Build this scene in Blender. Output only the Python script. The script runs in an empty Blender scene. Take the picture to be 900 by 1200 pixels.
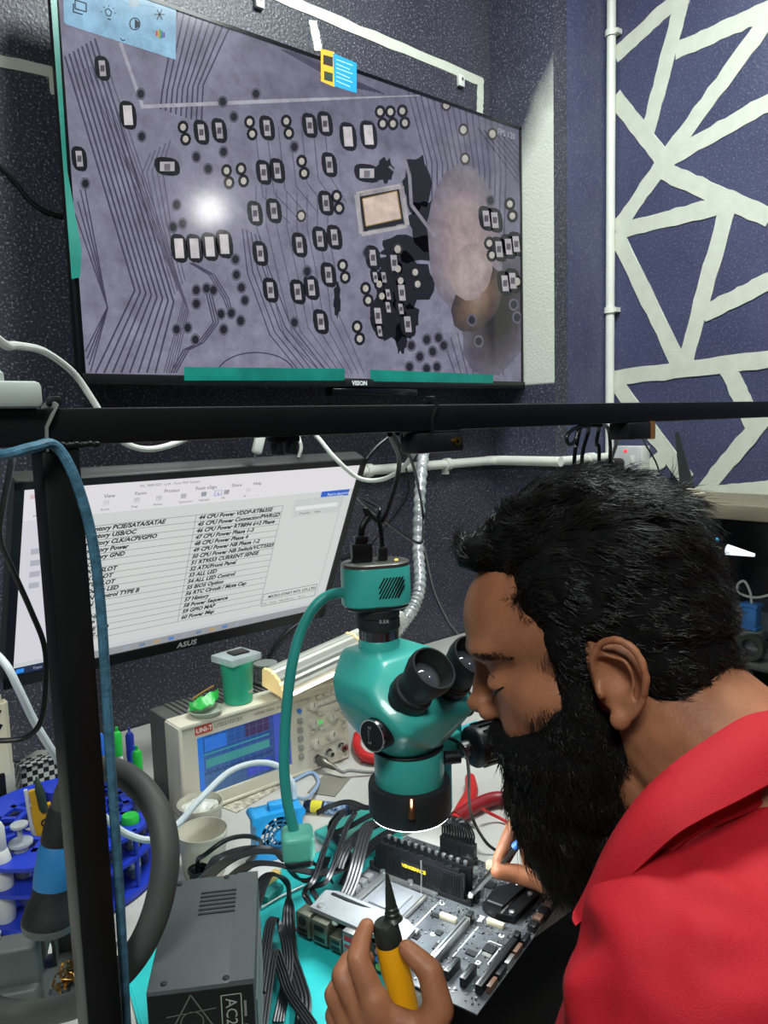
import bpy, bmesh, math, random
import numpy as np
from mathutils import Vector, Matrix, Euler, noise as mnoise

random.seed(7); np.random.seed(7)
scene = bpy.context.scene
COL = scene.collection
R = math.radians

# ------------------------------------------------------------------ camera
# world: X runs along the television wall (away to the right), Y into that wall, Z up
EYE = Vector((0.0, 0.0, 1.36))
FPX = 900.0
YAW, PITCH, ROLL = R(49.5), R(6.6), R(1.7)
_fh = Vector((math.cos(YAW), math.sin(YAW), 0)); _rt = Vector((math.sin(YAW), -math.cos(YAW), 0)); _up = Vector((0, 0, 1))
CF = _fh*math.cos(PITCH) - _up*math.sin(PITCH)
_u = _up*math.cos(PITCH) + _fh*math.sin(PITCH)
CR = _rt*math.cos(ROLL) - _u*math.sin(ROLL)
CU = _u*math.cos(ROLL) + _rt*math.sin(ROLL)
cam_d = bpy.data.cameras.new('camera'); cam_d.sensor_fit = 'HORIZONTAL'; cam_d.sensor_width = 36.0
cam_d.lens = 36.0*FPX/900.0; cam_d.clip_start = 0.02; cam_d.clip_end = 50
cam = bpy.data.objects.new('camera', cam_d); COL.objects.link(cam)
cam.matrix_world = Matrix(((CR.x, CU.x, -CF.x, EYE.x), (CR.y, CU.y, -CF.y, EYE.y), (CR.z, CU.z, -CF.z, EYE.z), (0, 0, 0, 1)))
scene.camera = cam

# ------------------------------------------------------------------ world, exposure
w = bpy.data.worlds.new('room_ambient'); scene.world = w; w.use_nodes = True
w.node_tree.nodes['Background'].inputs[0].default_value = (0.75, 0.85, 1.0, 1)
w.node_tree.nodes['Background'].inputs[1].default_value = 0.15
vs = scene.view_settings
vs.view_transform = 'Standard'; vs.look = 'None'; vs.gamma = 1.0; vs.use_curve_mapping = False
vs.exposure = 0.0

def area_light(name, loc, target, sx, sy, power, col=(1, 1, 1)):
    d = bpy.data.lights.new(name, 'AREA'); d.shape = 'RECTANGLE'; d.size = sx; d.size_y = sy; d.energy = power; d.color = col
    o = bpy.data.objects.new(name, d); COL.objects.link(o); o.location = loc
    o.rotation_euler = (Vector(target)-Vector(loc)).to_track_quat('-Z', 'Y').to_euler()
    return o
CEIL = 2.80
area_light('ceiling_panel_light', (1.10, 0.64, CEIL-0.07), (1.10, 0.64, 0), 0.58, 0.58, 35, (0.93, 1.0, 0.97))
area_light('ceiling_panel_light', (-0.7, -0.6, CEIL-0.07), (-0.7, -0.6, 0), 0.58, 0.58, 52, (0.93, 1.0, 0.97))  # out-of-view panel, placed as fill light

# ------------------------------------------------------------------ pixel helpers: a pixel gives a direction, a surface gives the distance
def _ray(x, y): return CF + CR*((x-450)/FPX) + CU*((600-y)/FPX)
def PZ(x, y, z): d = _ray(x, y); return EYE + d*((z-EYE.z)/d.z)
def PY(x, y, Y): d = _ray(x, y); return EYE + d*(Y/d.y)
def PX(x, y, X): d = _ray(x, y); return EYE + d*(X/d.x)
def PD(x, y, s): return EYE + _ray(x, y)*s

# ------------------------------------------------------------------ materials (all node based)
def srgb(c):
    out = []
    for v in c[:3]:
        v = v/255.0
        out.append(v/12.92 if v <= 0.04045 else ((v+0.055)/1.055)**2.4)
    return (out[0], out[1], out[2], 1.0)
MATS = {}
def mat(name, rgb=(128, 128, 128), rough=0.5, metal=0.0, var=0.12, scale=18.0, bump=0.0, bscale=None, spec=0.5, emit=0.0,
        rgb2=None, trans=0.0, alpha=1.0, coat=0.0, ior=1.45, sss=0.0, stretch=None):
    if name in MATS: return MATS[name]
    m = bpy.data.materials.new(name); m.use_nodes = True; nt = m.node_tree; N = nt.nodes; L = nt.links
    b = N['Principled BSDF']
    c = srgb(rgb); c2 = srgb(rgb2) if rgb2 else tuple([max(0, v*(1-var)) for v in c[:3]]+[1])
    tc = N.new('ShaderNodeTexCoord'); n = N.new('ShaderNodeTexNoise'); n.inputs['Scale'].default_value = scale; n.inputs['Detail'].default_value = 4
    if stretch:
        mp = N.new('ShaderNodeMapping'); mp.inputs['Scale'].default_value = stretch; L.new(tc.outputs['Object'], mp.inputs['Vector']); L.new(mp.outputs[0], n.inputs['Vector'])
    else: L.new(tc.outputs['Object'], n.inputs['Vector'])
    r = N.new('ShaderNodeValToRGB'); r.color_ramp.elements[0].position = 0.35; r.color_ramp.elements[1].position = 0.65
    r.color_ramp.elements[0].color = c2; r.color_ramp.elements[1].color = c
    L.new(n.outputs['Fac'], r.inputs['Fac']); L.new(r.outputs[0], b.inputs['Base Color'])
    b.inputs['Roughness'].default_value = rough; b.inputs['Metallic'].default_value = metal
    b.inputs['Specular IOR Level'].default_value = spec; b.inputs['IOR'].default_value = ior
    b.inputs['Coat Weight'].default_value = coat
    if trans: b.inputs['Transmission Weight'].default_value = trans
    if alpha < 1: b.inputs['Alpha'].default_value = alpha
    if sss:
        b.inputs['Subsurface Weight'].default_value = sss; b.inputs['Subsurface Radius'].default_value = (0.012, 0.004, 0.002); b.inputs['Subsurface Scale'].default_value = 1.0
    if emit:
        b.inputs['Emission Strength'].default_value = emit; L.new(r.outputs[0], b.inputs['Emission Color'])
    if bump:
        n2 = N.new('ShaderNodeTexNoise'); n2.inputs['Scale'].default_value = bscale or scale*4; n2.inputs['Detail'].default_value = 5
        L.new(tc.outputs['Object'], n2.inputs['Vector'])
        bp = N.new('ShaderNodeBump'); bp.inputs['Strength'].default_value = bump; bp.inputs['Distance'].default_value = 0.002
        L.new(n2.outputs['Fac'], bp.inputs['Height']); L.new(bp.outputs[0], b.inputs['Normal'])
    MATS[name] = m; return m

def mat_print(name, emit=0.0, rough=0.4, coat=0.0, mottling=0.0, mscale=30.0):
    """flat print or a screen picture: colour comes from the mesh colour attribute"""
    if name in MATS: return MATS[name]
    m = bpy.data.materials.new(name); m.use_nodes = True; nt = m.node_tree; N = nt.nodes; L = nt.links; b = N['Principled BSDF']
    a = N.new('ShaderNodeAttribute'); a.attribute_name = 'Col'; out = a.outputs['Color']
    if mottling:
        tc = N.new('ShaderNodeTexCoord'); n = N.new('ShaderNodeTexNoise'); n.inputs['Scale'].default_value = mscale; n.inputs['Detail'].default_value = 6
        n.inputs['Roughness'].default_value = 0.7
        L.new(tc.outputs['Object'], n.inputs['Vector'])
        mr = N.new('ShaderNodeMapRange'); mr.inputs['From Min'].default_value = 0.3; mr.inputs['From Max'].default_value = 0.7
        mr.inputs['To Min'].default_value = 1-mottling; mr.inputs['To Max'].default_value = 1+mottling; L.new(n.outputs['Fac'], mr.inputs['Value'])
        mx = N.new('ShaderNodeVectorMath'); mx.operation = 'SCALE'; L.new(out, mx.inputs[0]); L.new(mr.outputs[0], mx.inputs['Scale']); out = mx.outputs[0]
    if emit:
        b.inputs['Base Color'].default_value = (0.01, 0.01, 0.012, 1); L.new(out, b.inputs['Emission Color']); b.inputs['Emission Strength'].default_value = emit
    else: L.new(out, b.inputs['Base Color'])
    b.inputs['Roughness'].default_value = rough; b.inputs['Coat Weight'].default_value = coat
    MATS[name] = m; return m

# ------------------------------------------------------------------ mesh builder
def frame_of(d):
    d = Vector(d).normalized(); a = Vector((0, 0, 1)) if abs(d.z) < 0.9 else Vector((1, 0, 0))
    s = d.cross(a).normalized(); return s, s.cross(d).normalized()
def smooth_path(pts, n=6):
    pts = [Vector(p) for p in pts]
    if len(pts) < 3: return pts
    out = []
    for i in range(len(pts)-1):
        p0 = pts[i-1] if i else pts[0]*2-pts[1]; p1 = pts[i]; p2 = pts[i+1]; p3 = pts[i+2] if i+2 < len(pts) else p2*2-p1
        for k in range(n):
            t = k/n
            out.append(0.5*((2*p1)+(p2-p0)*t+(2*p0-5*p1+4*p2-p3)*t*t+(3*p1-p0-3*p2+p3)*t**3))
    out.append(pts[-1]); return out
class MB:
    def __init__(s): s.v = []; s.f = []; s.c = None
    def add(s, verts, faces, M=None):
        o = len(s.v)
        s.v += [tuple(M @ Vector(v)) if M else tuple(v) for v in verts]; s.f += [tuple(i+o for i in f) for f in faces]; return s
    def box(s, c, d, M=None):
        x, y, z = c; a, b, e = d[0]/2, d[1]/2, d[2]/2
        v = [(x-a, y-b, z-e), (x+a, y-b, z-e), (x+a, y+b, z-e), (x-a, y+b, z-e), (x-a, y-b, z+e), (x+a, y-b, z+e), (x+a, y+b, z+e), (x-a, y+b, z+e)]
        return s.add(v, [(0, 3, 2, 1), (4, 5, 6, 7), (0, 1, 5, 4), (1, 2, 6, 5), (2, 3, 7, 6), (3, 0, 4, 7)], M)
    def rbox(s, c, d, r=0.003, seg=2, M=None):
        bm = bmesh.new(); bmesh.ops.create_cube(bm, size=1.0)
        for v in bm.verts: v.co = Vector((v.co.x*d[0]+c[0], v.co.y*d[1]+c[1], v.co.z*d[2]+c[2]))
        bmesh.ops.bevel(bm, geom=bm.edges[:], offset=min(r, min(d)*0.49), segments=seg, profile=0.5, affect='EDGES')
        bm.verts.index_update(); s.add([v.co[:] for v in bm.verts], [[v.index for v in f.verts] for f in bm.faces], M); bm.free(); return s
    def cyl(s, p0, p1, r0, r1=None, n=24, M=None, cap=True):
        r1 = r0 if r1 is None else r1; p0 = Vector(p0); p1 = Vector(p1); a, b = frame_of(p1-p0); v = []
        for p, r in ((p0, r0), (p1, r1)):
            for i in range(n): t = 2*math.pi*i/n; v.append(p+(a*math.cos(t)+b*math.sin(t))*r)
        f = [(i, (i+1) % n, n+(i+1) % n, n+i) for i in range(n)]
        if cap: f += [tuple(reversed(range(n))), tuple(range(n, 2*n))]
        return s.add(v, f, M)
    def lathe(s, prof, p0=(0, 0, 0), axis=(0, 0, 1), n=32, M=None, close=False):
        """prof: list of (radius, distance along the axis)"""
        p0 = Vector(p0); ax = Vector(axis).normalized(); a, b = frame_of(ax); v = []; f = []; m = len(prof)
        for r, h in prof:
            for i in range(n): t = 2*math.pi*i/n; v.append(p0+ax*h+(a*math.cos(t)+b*math.sin(t))*max(r, 1e-5))
        for j in range(m-1 if not close else m):
            k = (j+1) % m
            for i in range(n): f.append((j*n+i, j*n+(i+1) % n, k*n+(i+1) % n, k*n+i))
        if not close: f += [tuple(reversed(range(n))), tuple(range((m-1)*n, m*n))]
        return s.add(v, f, M)
    def tube(s, pts, r, n=10, smooth=6, M=None, cap=True, flat=None):
        pts = smooth_path(pts, smooth) if smooth else [Vector(p) for p in pts]
        m = len(pts); v = []; f = []; rad = r if callable(r) else (lambda t: r)
        t0 = (pts[1]-pts[0]).normalized(); a, b = frame_of(t0)
        for j, p in enumerate(pts):
            t = ((pts[min(j+1, m-1)]-pts[max(j-1, 0)])).normalized()
            a = (a-t*a.dot(t)); a = a.normalized() if a.length > 1e-6 else frame_of(t)[0]; b = t.cross(a)
            rr = rad(j/(m-1))
            for i in range(n):
                q = 2*math.pi*i/n; v.append(p+(a*math.cos(q)+b*math.sin(q))*rr)
        for j in range(m-1):
            for i in range(n): f.append((j*n+i, j*n+(i+1) % n, (j+1)*n+(i+1) % n, (j+1)*n+i))
        if cap: f += [tuple(reversed(range(n))), tuple(range((m-1)*n, m*n))]
        return s.add(v, f, M)
    def ribbon(s, pts, wid, th, up=(0, 0, 1), smooth=6, M=None, ridges=0):
        """flat strap with thickness; its width lies across the path"""
        pts = smooth_path(pts, smooth); m = len(pts); v = []; f = []; side = None
        for j, p in enumerate(pts):
            t = (pts[min(j+1, m-1)]-pts[max(j-1, 0)]).normalized(); u = Vector(up) if not callable(up) else Vector(up(j/(m-1)))
            sd = t.cross(u); sd = sd.normalized() if sd.length > 0.15 else (side or frame_of(t)[0])
            if side is not None:
                if sd.dot(side) < 0: sd = -sd
                sd = (sd*0.4+side*0.6); sd = (sd-t*sd.dot(t)).normalized()
            side = sd; nn = sd.cross(t)
            k = max(1, ridges)
            top = []; bot = []
            for q in range(2*k+1):
                h = th/2*(1.0 if (q % 2 == 1 or ridges == 0) else 0.35)
                top.append(p+sd*wid*(q/(2*k)-0.5)+nn*h); bot.append(p+sd*wid*(q/(2*k)-0.5)-nn*h)
            v += top+bot[::-1]
        n = 2*(2*max(1, ridges)+1)
        for j in range(m-1):
            for i in range(n): f.append((j*n+i, j*n+(i+1) % n, (j+1)*n+(i+1) % n, (j+1)*n+i))
        f += [tuple(reversed(range(n))), tuple(range((m-1)*n, m*n))]
        return s.add(v, f, M)
    def prism(s, poly, z0, z1, M=None):
        n = len(poly); v = [(x, y, z0) for x, y in poly]+[(x, y, z1) for x, y in poly]
        f = [(i, (i+1) % n, n+(i+1) % n, n+i) for i in range(n)]+[tuple(reversed(range(n))), tuple(range(n, 2*n))]
        return s.add(v, f, M)
    def ell(s, c, r, n=20, m=12, M=None):
        v = []; f = []; c = Vector(c)
        for j in range(m+1):
            ph = math.pi*j/m
            for i in range(n):
                t = 2*math.pi*i/n; v.append((c.x+r[0]*math.sin(ph)*math.cos(t), c.y+r[1]*math.sin(ph)*math.sin(t), c.z-r[2]*math.cos(ph)))
        for j in range(m):
            for i in range(n): f.append((j*n+i, j*n+(i+1) % n, (j+1)*n+(i+1) % n, (j+1)*n+i))
        return s.add(v, f, M)
    def mesh(s, name, angle=35):
        me = bpy.data.meshes.new(name); me.from_pydata(s.v, [], s.f); me.validate(); me.update()
        me.polygons.foreach_set('use_smooth', [True]*len(me.polygons)); me.set_sharp_from_angle(angle=R(angle))
        return me
def obj(name, mb, m, parent=None, angle=35):
    me = mb.mesh(name, angle) if isinstance(mb, MB) else mb
    if m is not None and not me.materials: me.materials.append(m)
    o = bpy.data.objects.new(name, me); COL.objects.link(o)
    if parent is not None: o.parent = parent
    return o
def thing(name, label, cat, loc=(0, 0, 0), rotz=0.0, group=None, rot=None):
    o = bpy.data.objects.new(name, None); COL.objects.link(o); o.empty_display_size = 0.05
    o.location = loc; o.rotation_euler = rot if rot else (0, 0, rotz); o['label'] = label; o['category'] = cat
    if group: o['group'] = group
    return o
def tag(o, label, cat, group=None):
    o['label'] = label; o['category'] = cat
    if group: o['group'] = group
    return o
def struct(name, mb, m, parent=None):
    o = obj(name, mb, m, parent)
    if parent is None: o['kind'] = 'structure'
    return o
def copy_tree(o, parent=None):
    c = o.copy(); COL.objects.link(c); c.parent = parent
    for ch in list(o.children): copy_tree(ch, c)
    return c
def text_mesh(body, size, bold=0.0, shear=0.0, extrude=0.0, align='LEFT', space=1.0):
    cu = bpy.data.curves.new('lettering', 'FONT'); cu.body = body; cu.size = size; cu.offset = bold; cu.shear = shear; cu.extrude = extrude
    cu.align_x = align; cu.resolution_u = 2; cu.space_character = space; cu.fill_mode = 'FRONT' if extrude == 0 else 'BOTH'
    o = bpy.data.objects.new('lettering', cu); COL.objects.link(o); dg = bpy.context.evaluated_depsgraph_get(); dg.update()
    me = bpy.data.meshes.new_from_object(o.evaluated_get(dg)); v = [tuple(q.co) for q in me.vertices]; f = [tuple(p.vertices) for p in me.polygons]
    bpy.data.objects.remove(o); bpy.data.curves.remove(cu); bpy.data.meshes.remove(me); return v, f
class Print:
    """coloured flat shapes collected into one mesh with a colour attribute"""
    def __init__(s, M): s.v = []; s.f = []; s.c = []; s.M = M; s.z = 0.0
    def poly(s, pts, col, z=None, cols=None):
        o = len(s.v); z = s.z if z is None else z
        s.v += [tuple(s.M @ Vector((x, y, z))) for x, y in pts]; s.f.append(tuple(range(o, o+len(pts))))
        s.c += [srgb(k) for k in cols] if cols else [srgb(col)]*len(pts)
    def fan(s, cx, cy, ring, c0, c1, z=None):
        o = len(s.v); z = s.z if z is None else z; n = len(ring)
        s.v += [tuple(s.M @ Vector((x, y, z))) for x, y in [(cx, cy)]+ring]; s.c += [srgb(c0)]+[srgb(c1)]*n
        s.f += [(o, o+1+i, o+1+(i+1) % n) for i in range(n)]
    def line(s, pts, wid, col, z=None):
        for (x0, y0), (x1, y1) in zip(pts[:-1], pts[1:]):
            l = math.hypot(x1-x0, y1-y0) or 1; a, b = -(y1-y0)/l*wid/2, (x1-x0)/l*wid/2
            s.poly([(x0+a, y0+b), (x1+a, y1+b), (x1-a, y1-b), (x0-a, y0-b)], col, z)
    def disc(s, x, y, rx, ry, col, z=None, n=10, rot=0):
        c_, s_ = math.cos(rot), math.sin(rot)
        s.poly([(x+rx*math.cos(2*math.pi*i/n)*c_-ry*math.sin(2*math.pi*i/n)*s_, y+rx*math.cos(2*math.pi*i/n)*s_+ry*math.sin(2*math.pi*i/n)*c_) for i in range(n)], col, z)
    def rect(s, x, y, w_, h_, col, z=None): s.poly([(x-w_/2, y-h_/2), (x+w_/2, y-h_/2), (x+w_/2, y+h_/2), (x-w_/2, y+h_/2)], col, z)
    def text(s, body, x, y, size, col, z=None, rot=0.0, **k):
        v, f = text_mesh(body, size, **k); o = len(s.v); z = s.z if z is None else z; c_, s_ = math.cos(rot), math.sin(rot)
        s.v += [tuple(s.M @ Vector((x+p[0]*c_-p[1]*s_, y+p[0]*s_+p[1]*c_, z))) for p in v]; s.f += [tuple(i+o for i in q) for q in f]; s.c += [srgb(col)]*len(v)
    def obj(s, name, m, parent=None):
        me = bpy.data.meshes.new(name); me.from_pydata(s.v, [], s.f)
        at = me.color_attributes.new('Col', 'FLOAT_COLOR', 'POINT'); at.data.foreach_set('color', np.array(s.c, dtype=np.float32).ravel())
        me.materials.append(m); o = bpy.data.objects.new(name, me); COL.objects.link(o)
        if parent is not None: o.parent = parent
        return o

# ------------------------------------------------------------------ palette
BLACK = mat('black_plastic', (22, 23, 25), 0.42, var=0.3)
BLACK_SOFT = mat('black_rubber', (30, 31, 32), 0.62, var=0.3, bump=0.15, bscale=300)
BLACK_GLOSS = mat('black_gloss', (12, 13, 15), 0.16, var=0.2, coat=0.3)
CABLE_BLACK = mat('black_cable', (26, 27, 28), 0.38, var=0.25)
WHITE_PL = mat('white_plastic', (214, 216, 210), 0.4, var=0.06)
STEEL = mat('steel', (176, 178, 178), 0.28, 1.0, var=0.15)
CHROME = mat('chrome', (205, 206, 208), 0.14, 1.0, var=0.08)
TEAL = mat('teal_paint', (58, 166, 156), 0.34, var=0.08, coat=0.25)
TEAL_D = mat('teal_dark_paint', (44, 144, 136), 0.38, var=0.1)
RED_GRIP = mat('red_grip', (200, 44, 44), 0.4, var=0.12)
# ------------------------------------------------------------------ the room
WY, WX = 1.50, 1.97            # television wall, patterned wall
COLX, COLY = 1.714, 1.285       # the column in the corner
def wall_paint(name, a, b, speck, bump=0.5):
    m = bpy.data.materials.new(name); m.use_nodes = True; nt = m.node_tree; N = nt.nodes; L = nt.links; p = N['Principled BSDF']
    tc = N.new('ShaderNodeTexCoord')
    n1 = N.new('ShaderNodeTexNoise'); n1.inputs['Scale'].default_value = 5; n1.inputs['Detail'].default_value = 6; L.new(tc.outputs['Object'], n1.inputs['Vector'])
    r1 = N.new('ShaderNodeValToRGB'); r1.color_ramp.elements[0].color = srgb(a); r1.color_ramp.elements[1].color = srgb(b)
    r1.color_ramp.elements[0].position = 0.3; r1.color_ramp.elements[1].position = 0.7; L.new(n1.outputs['Fac'], r1.inputs['Fac'])
    n2 = N.new('ShaderNodeTexNoise'); n2.inputs['Scale'].default_value = 230; n2.inputs['Detail'].default_value = 3; L.new(tc.outputs['Object'], n2.inputs['Vector'])
    r2 = N.new('ShaderNodeValToRGB'); r2.color_ramp.elements[0].position = 0.575; r2.color_ramp.elements[1].position = 0.66
    r2.color_ramp.elements[0].color = (0, 0, 0, 1); r2.color_ramp.elements[1].color = (speck, speck, speck, 1); L.new(n2.outputs['Fac'], r2.inputs['Fac'])
    mx = N.new('ShaderNodeMixRGB'); mx.inputs[2].default_value = srgb((165, 165, 172)); L.new(r2.outputs[0], mx.inputs[0]); L.new(r1.outputs[0], mx.inputs[1])  # pale specks in the colour stand in for glints off the bumpy paint
    L.new(mx.outputs[0], p.inputs['Base Color']); p.inputs['Roughness'].default_value = 0.42
    bp = N.new('ShaderNodeBump'); bp.inputs['Strength'].default_value = bump; bp.inputs['Distance'].default_value = 0.003
    n3 = N.new('ShaderNodeTexNoise'); n3.inputs['Scale'].default_value = 150; n3.inputs['Detail'].default_value = 4; L.new(tc.outputs['Object'], n3.inputs['Vector'])
    L.new(n3.outputs['Fac'], bp.inputs['Height']); L.new(bp.outputs[0], p.inputs['Normal'])
    return m
NAVY = wall_paint('navy_wall_paint', (46, 46, 57), (58, 58, 70), 0.6)
BLUE = wall_paint('blue_wall_paint', (58, 61, 90), (69, 72, 102), 0.24, 0.35)
PAINT_W = mat('white_wall_paint', (200, 204, 190), 0.55, var=0.08, scale=30, bump=0.25, bscale=120)
FLOORM = mat('floor_tile', (120, 118, 114), 0.4, var=0.2, scale=6)
CEILM = mat('ceiling_paint', (208, 210, 208), 0.8, var=0.04)
X0, Y0 = -1.9, -2.0
struct('floor', MB().box(((X0+WX)/2, (Y0+WY)/2, -0.05), (WX-X0+0.2, WY-Y0+0.2, 0.1)), FLOORM)
struct('ceiling', MB().box(((X0+WX)/2, (Y0+WY)/2, CEIL+0.05), (WX-X0+0.2, WY-Y0+0.2, 0.1)), CEILM)
wb = struct('wall_back', MB().box(((X0+WX)/2, WY+0.05, CEIL/2), (WX-X0, 0.1, CEIL)), NAVY)
wr = struct('wall_right', MB().box((WX+0.05, (Y0+WY)/2, CEIL/2), (0.1, WY-Y0, CEIL)), BLUE)
struct('wall_left', MB().box((X0-0.05, (Y0+WY)/2, CEIL/2), (0.1, WY-Y0, CEIL)), NAVY)
struct('wall_front', MB().box(((X0+WX)/2, Y0-0.05, CEIL/2), (WX-X0, 0.1, CEIL)), NAVY)
# corner column: blue front, side white in a middle band, navy above and below
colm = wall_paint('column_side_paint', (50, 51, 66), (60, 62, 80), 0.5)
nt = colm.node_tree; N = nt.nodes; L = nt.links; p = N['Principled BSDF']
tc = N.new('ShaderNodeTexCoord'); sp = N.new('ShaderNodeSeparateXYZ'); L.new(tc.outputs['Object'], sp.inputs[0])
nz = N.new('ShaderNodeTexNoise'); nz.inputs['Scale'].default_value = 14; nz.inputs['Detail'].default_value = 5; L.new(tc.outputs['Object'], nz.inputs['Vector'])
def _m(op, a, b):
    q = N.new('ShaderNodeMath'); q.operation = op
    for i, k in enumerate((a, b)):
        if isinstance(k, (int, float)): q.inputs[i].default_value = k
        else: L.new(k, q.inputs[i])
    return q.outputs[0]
# white below a slanting, soft noisy edge and above a straight lower edge; stops short of the front arris
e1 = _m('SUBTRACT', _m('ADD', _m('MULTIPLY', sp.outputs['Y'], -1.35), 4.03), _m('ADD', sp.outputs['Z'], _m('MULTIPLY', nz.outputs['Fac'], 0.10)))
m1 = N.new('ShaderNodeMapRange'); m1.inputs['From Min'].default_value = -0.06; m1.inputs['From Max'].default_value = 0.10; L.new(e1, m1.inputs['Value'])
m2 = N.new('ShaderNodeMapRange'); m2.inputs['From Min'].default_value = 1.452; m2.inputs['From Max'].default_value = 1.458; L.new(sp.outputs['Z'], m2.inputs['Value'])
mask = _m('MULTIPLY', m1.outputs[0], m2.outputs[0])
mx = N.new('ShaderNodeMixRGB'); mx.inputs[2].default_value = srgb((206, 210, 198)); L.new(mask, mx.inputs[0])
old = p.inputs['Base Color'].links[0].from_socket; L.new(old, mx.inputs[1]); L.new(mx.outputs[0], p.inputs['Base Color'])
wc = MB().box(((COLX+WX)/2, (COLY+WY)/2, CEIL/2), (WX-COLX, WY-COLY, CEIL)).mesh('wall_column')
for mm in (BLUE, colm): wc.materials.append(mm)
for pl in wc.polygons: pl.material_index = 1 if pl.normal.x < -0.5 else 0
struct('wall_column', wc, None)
# dark arris strip along the column's front edge
struct('column_edge_strip', MB().box((COLX+0.028, COLY-0.0008, CEIL/2), (0.056, 0.0016, CEIL-0.02)), NAVY, bpy.data.objects['wall_column'])

# painted tape lines on the patterned wall, each its own strip of paint
def wall_strip(seg, plane, wid, name, parent, m, th=0.002):
    (ax, ay), (bx, by) = seg
    fn = (lambda x, y: PX(x, y, WX)) if plane == 'X' else (lambda x, y: PY(x, y, WY))
    a, b = fn(ax, ay), fn(bx, by); nrm = Vector((-1, 0, 0)) if plane == 'X' else Vector((0, -1, 0))
    d = (b-a).normalized(); s_ = d.cross(nrm).normalized()*wid/2; nseg = 14; mb = MB(); v = []; f = []
    rg = random.Random(int(ax*7+ay*13))
    for k in range(nseg+1):
        p_ = a.lerp(b, k/nseg); j1, j2 = rg.uniform(-.0025, .0025), rg.uniform(-.0025, .0025)
        v += [p_+s_+s_.normalized()*j1+nrm*th, p_-s_+s_.normalized()*j2+nrm*th, p_+s_-nrm*0.001, p_-s_-nrm*0.001]
    for k in range(nseg):
        i = 4*k; f += [(i, i+4, i+5, i+1), (i, i+2, i+6, i+4), (i+1, i+5, i+7, i+3)]
    f += [(0, 1, 3, 2), (4*nseg, 4*nseg+2, 4*nseg+3, 4*nseg+1)]
    mb.add(v, f); o = obj(name, mb, m, parent, angle=20); return o
segs = [((721, 65), (797, -4)), ((801, -4), (759, 156)), ((792, 60), (903, 11)), ((903, 20), (779, 187)), ((903, 119), (774, 192)), ((720, 114), (781, 191)),
        ((777, 192), (722, 270)), ((775, 199), (903, 256)), ((722, 272), (852, 239)), ((722, 273), (800, 435)), ((854, 240), (801, 432)), ((824, 368), (903, 329)),
        ((720, 443), (903, 421)), ((854, 433), (886, 502)), ((722, 449), (806, 562)), ((903, 482), (819, 582)), ((806, 582), (903, 573)), ((755, 558), (784, 529))]
for i, sg in enumerate(segs): wall_strip(sg, 'X', 0.043, 'paint_stripe', wr, PAINT_W, 0.0015+0.00012*i)
# painted outline behind the television
for i, sg in enumerate([((318, -8), (566, 97)), ((563, 92), (562, 135)), ((366, 24), (373, 60)), ((-260, 6), (62, 86)), ((62, 82), (66, 112))]):
    wall_strip(sg, 'Y', 0.024 if i < 3 else 0.02, 'paint_stripe', wb, PAINT_W, 0.0015+0.00012*i)
# small white cable clips on the wall above the television
for i, (x, y, l) in enumerate([(302, 3, 'small white wall clip beside the top of the painted line'), (538, 96, 'small white wall clip under the sloping painted line near the column')]):
    c = PY(x, y, WY); t = thing('wall_clip', l, 'clip', c)
    obj('saddle', MB().rbox((0, -0.006, 0), (0.022, 0.012, 0.03), 0.003), WHITE_PL, t)
    obj('screw', MB().lathe([(0.004, 0), (0.004, 0.002), (0.002, 0.003)], (0, -0.012, 0.004), (0, -1, 0), 12), STEEL, t)

# ceiling lamps (the second an unseen fill panel) and the square floodlight high on the patterned wall (it mirrors in the television)
LED = mat('led_panel_diffuser', (236, 250, 246), 0.6, var=0.02, emit=6.0)
for i, (x, y, l) in enumerate([(1.10, 0.64, 'square white ceiling light panel above the bench'), (-0.7, -0.6, 'unseen square white ceiling panel for fill light over the empty floor')]):
    t = thing('ceiling_light', l, 'ceiling light', (x, y, CEIL))
    obj('frame', MB().box((0, 0.295, -0.02), (0.62, 0.03, 0.04)).box((0, -0.295, -0.02), (0.62, 0.03, 0.04)).box((0.295, 0, -0.02), (0.03, 0.56, 0.04)).box((-0.295, 0, -0.02), (0.03, 0.56, 0.04)), WHITE_PL, t)
    obj('diffuser', MB().box((0, 0, -0.03), (0.56, 0.56, 0.01)), LED, t)
FLC = Vector((1.86, -0.602, 1.36+1.0284))
t = thing('floodlight', 'square wall floodlight high on the patterned wall', 'floodlight', FLC)
d = (Vector((0.76, 1.385, 1.78))-FLC).normalized(); MR = d.to_track_quat('Z', 'Y').to_matrix().to_4x4()
obj('body', MB().rbox((0, 0, -0.02), (0.17, 0.17, 0.035), 0.008, M=MR), BLACK, t)
obj('lens', MB().rbox((0, 0, 0.002), (0.115, 0.115, 0.012), 0.004, M=MR), mat('flood_lens', (255, 255, 250), 0.4, var=0.01, emit=40.0), t)
obj('bracket', MB().tube([MR @ Vector((0, 0, -0.03)), Vector((WX-1.86+0.002, 0, -0.01))], 0.01, 8, 0), BLACK, t)

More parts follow.
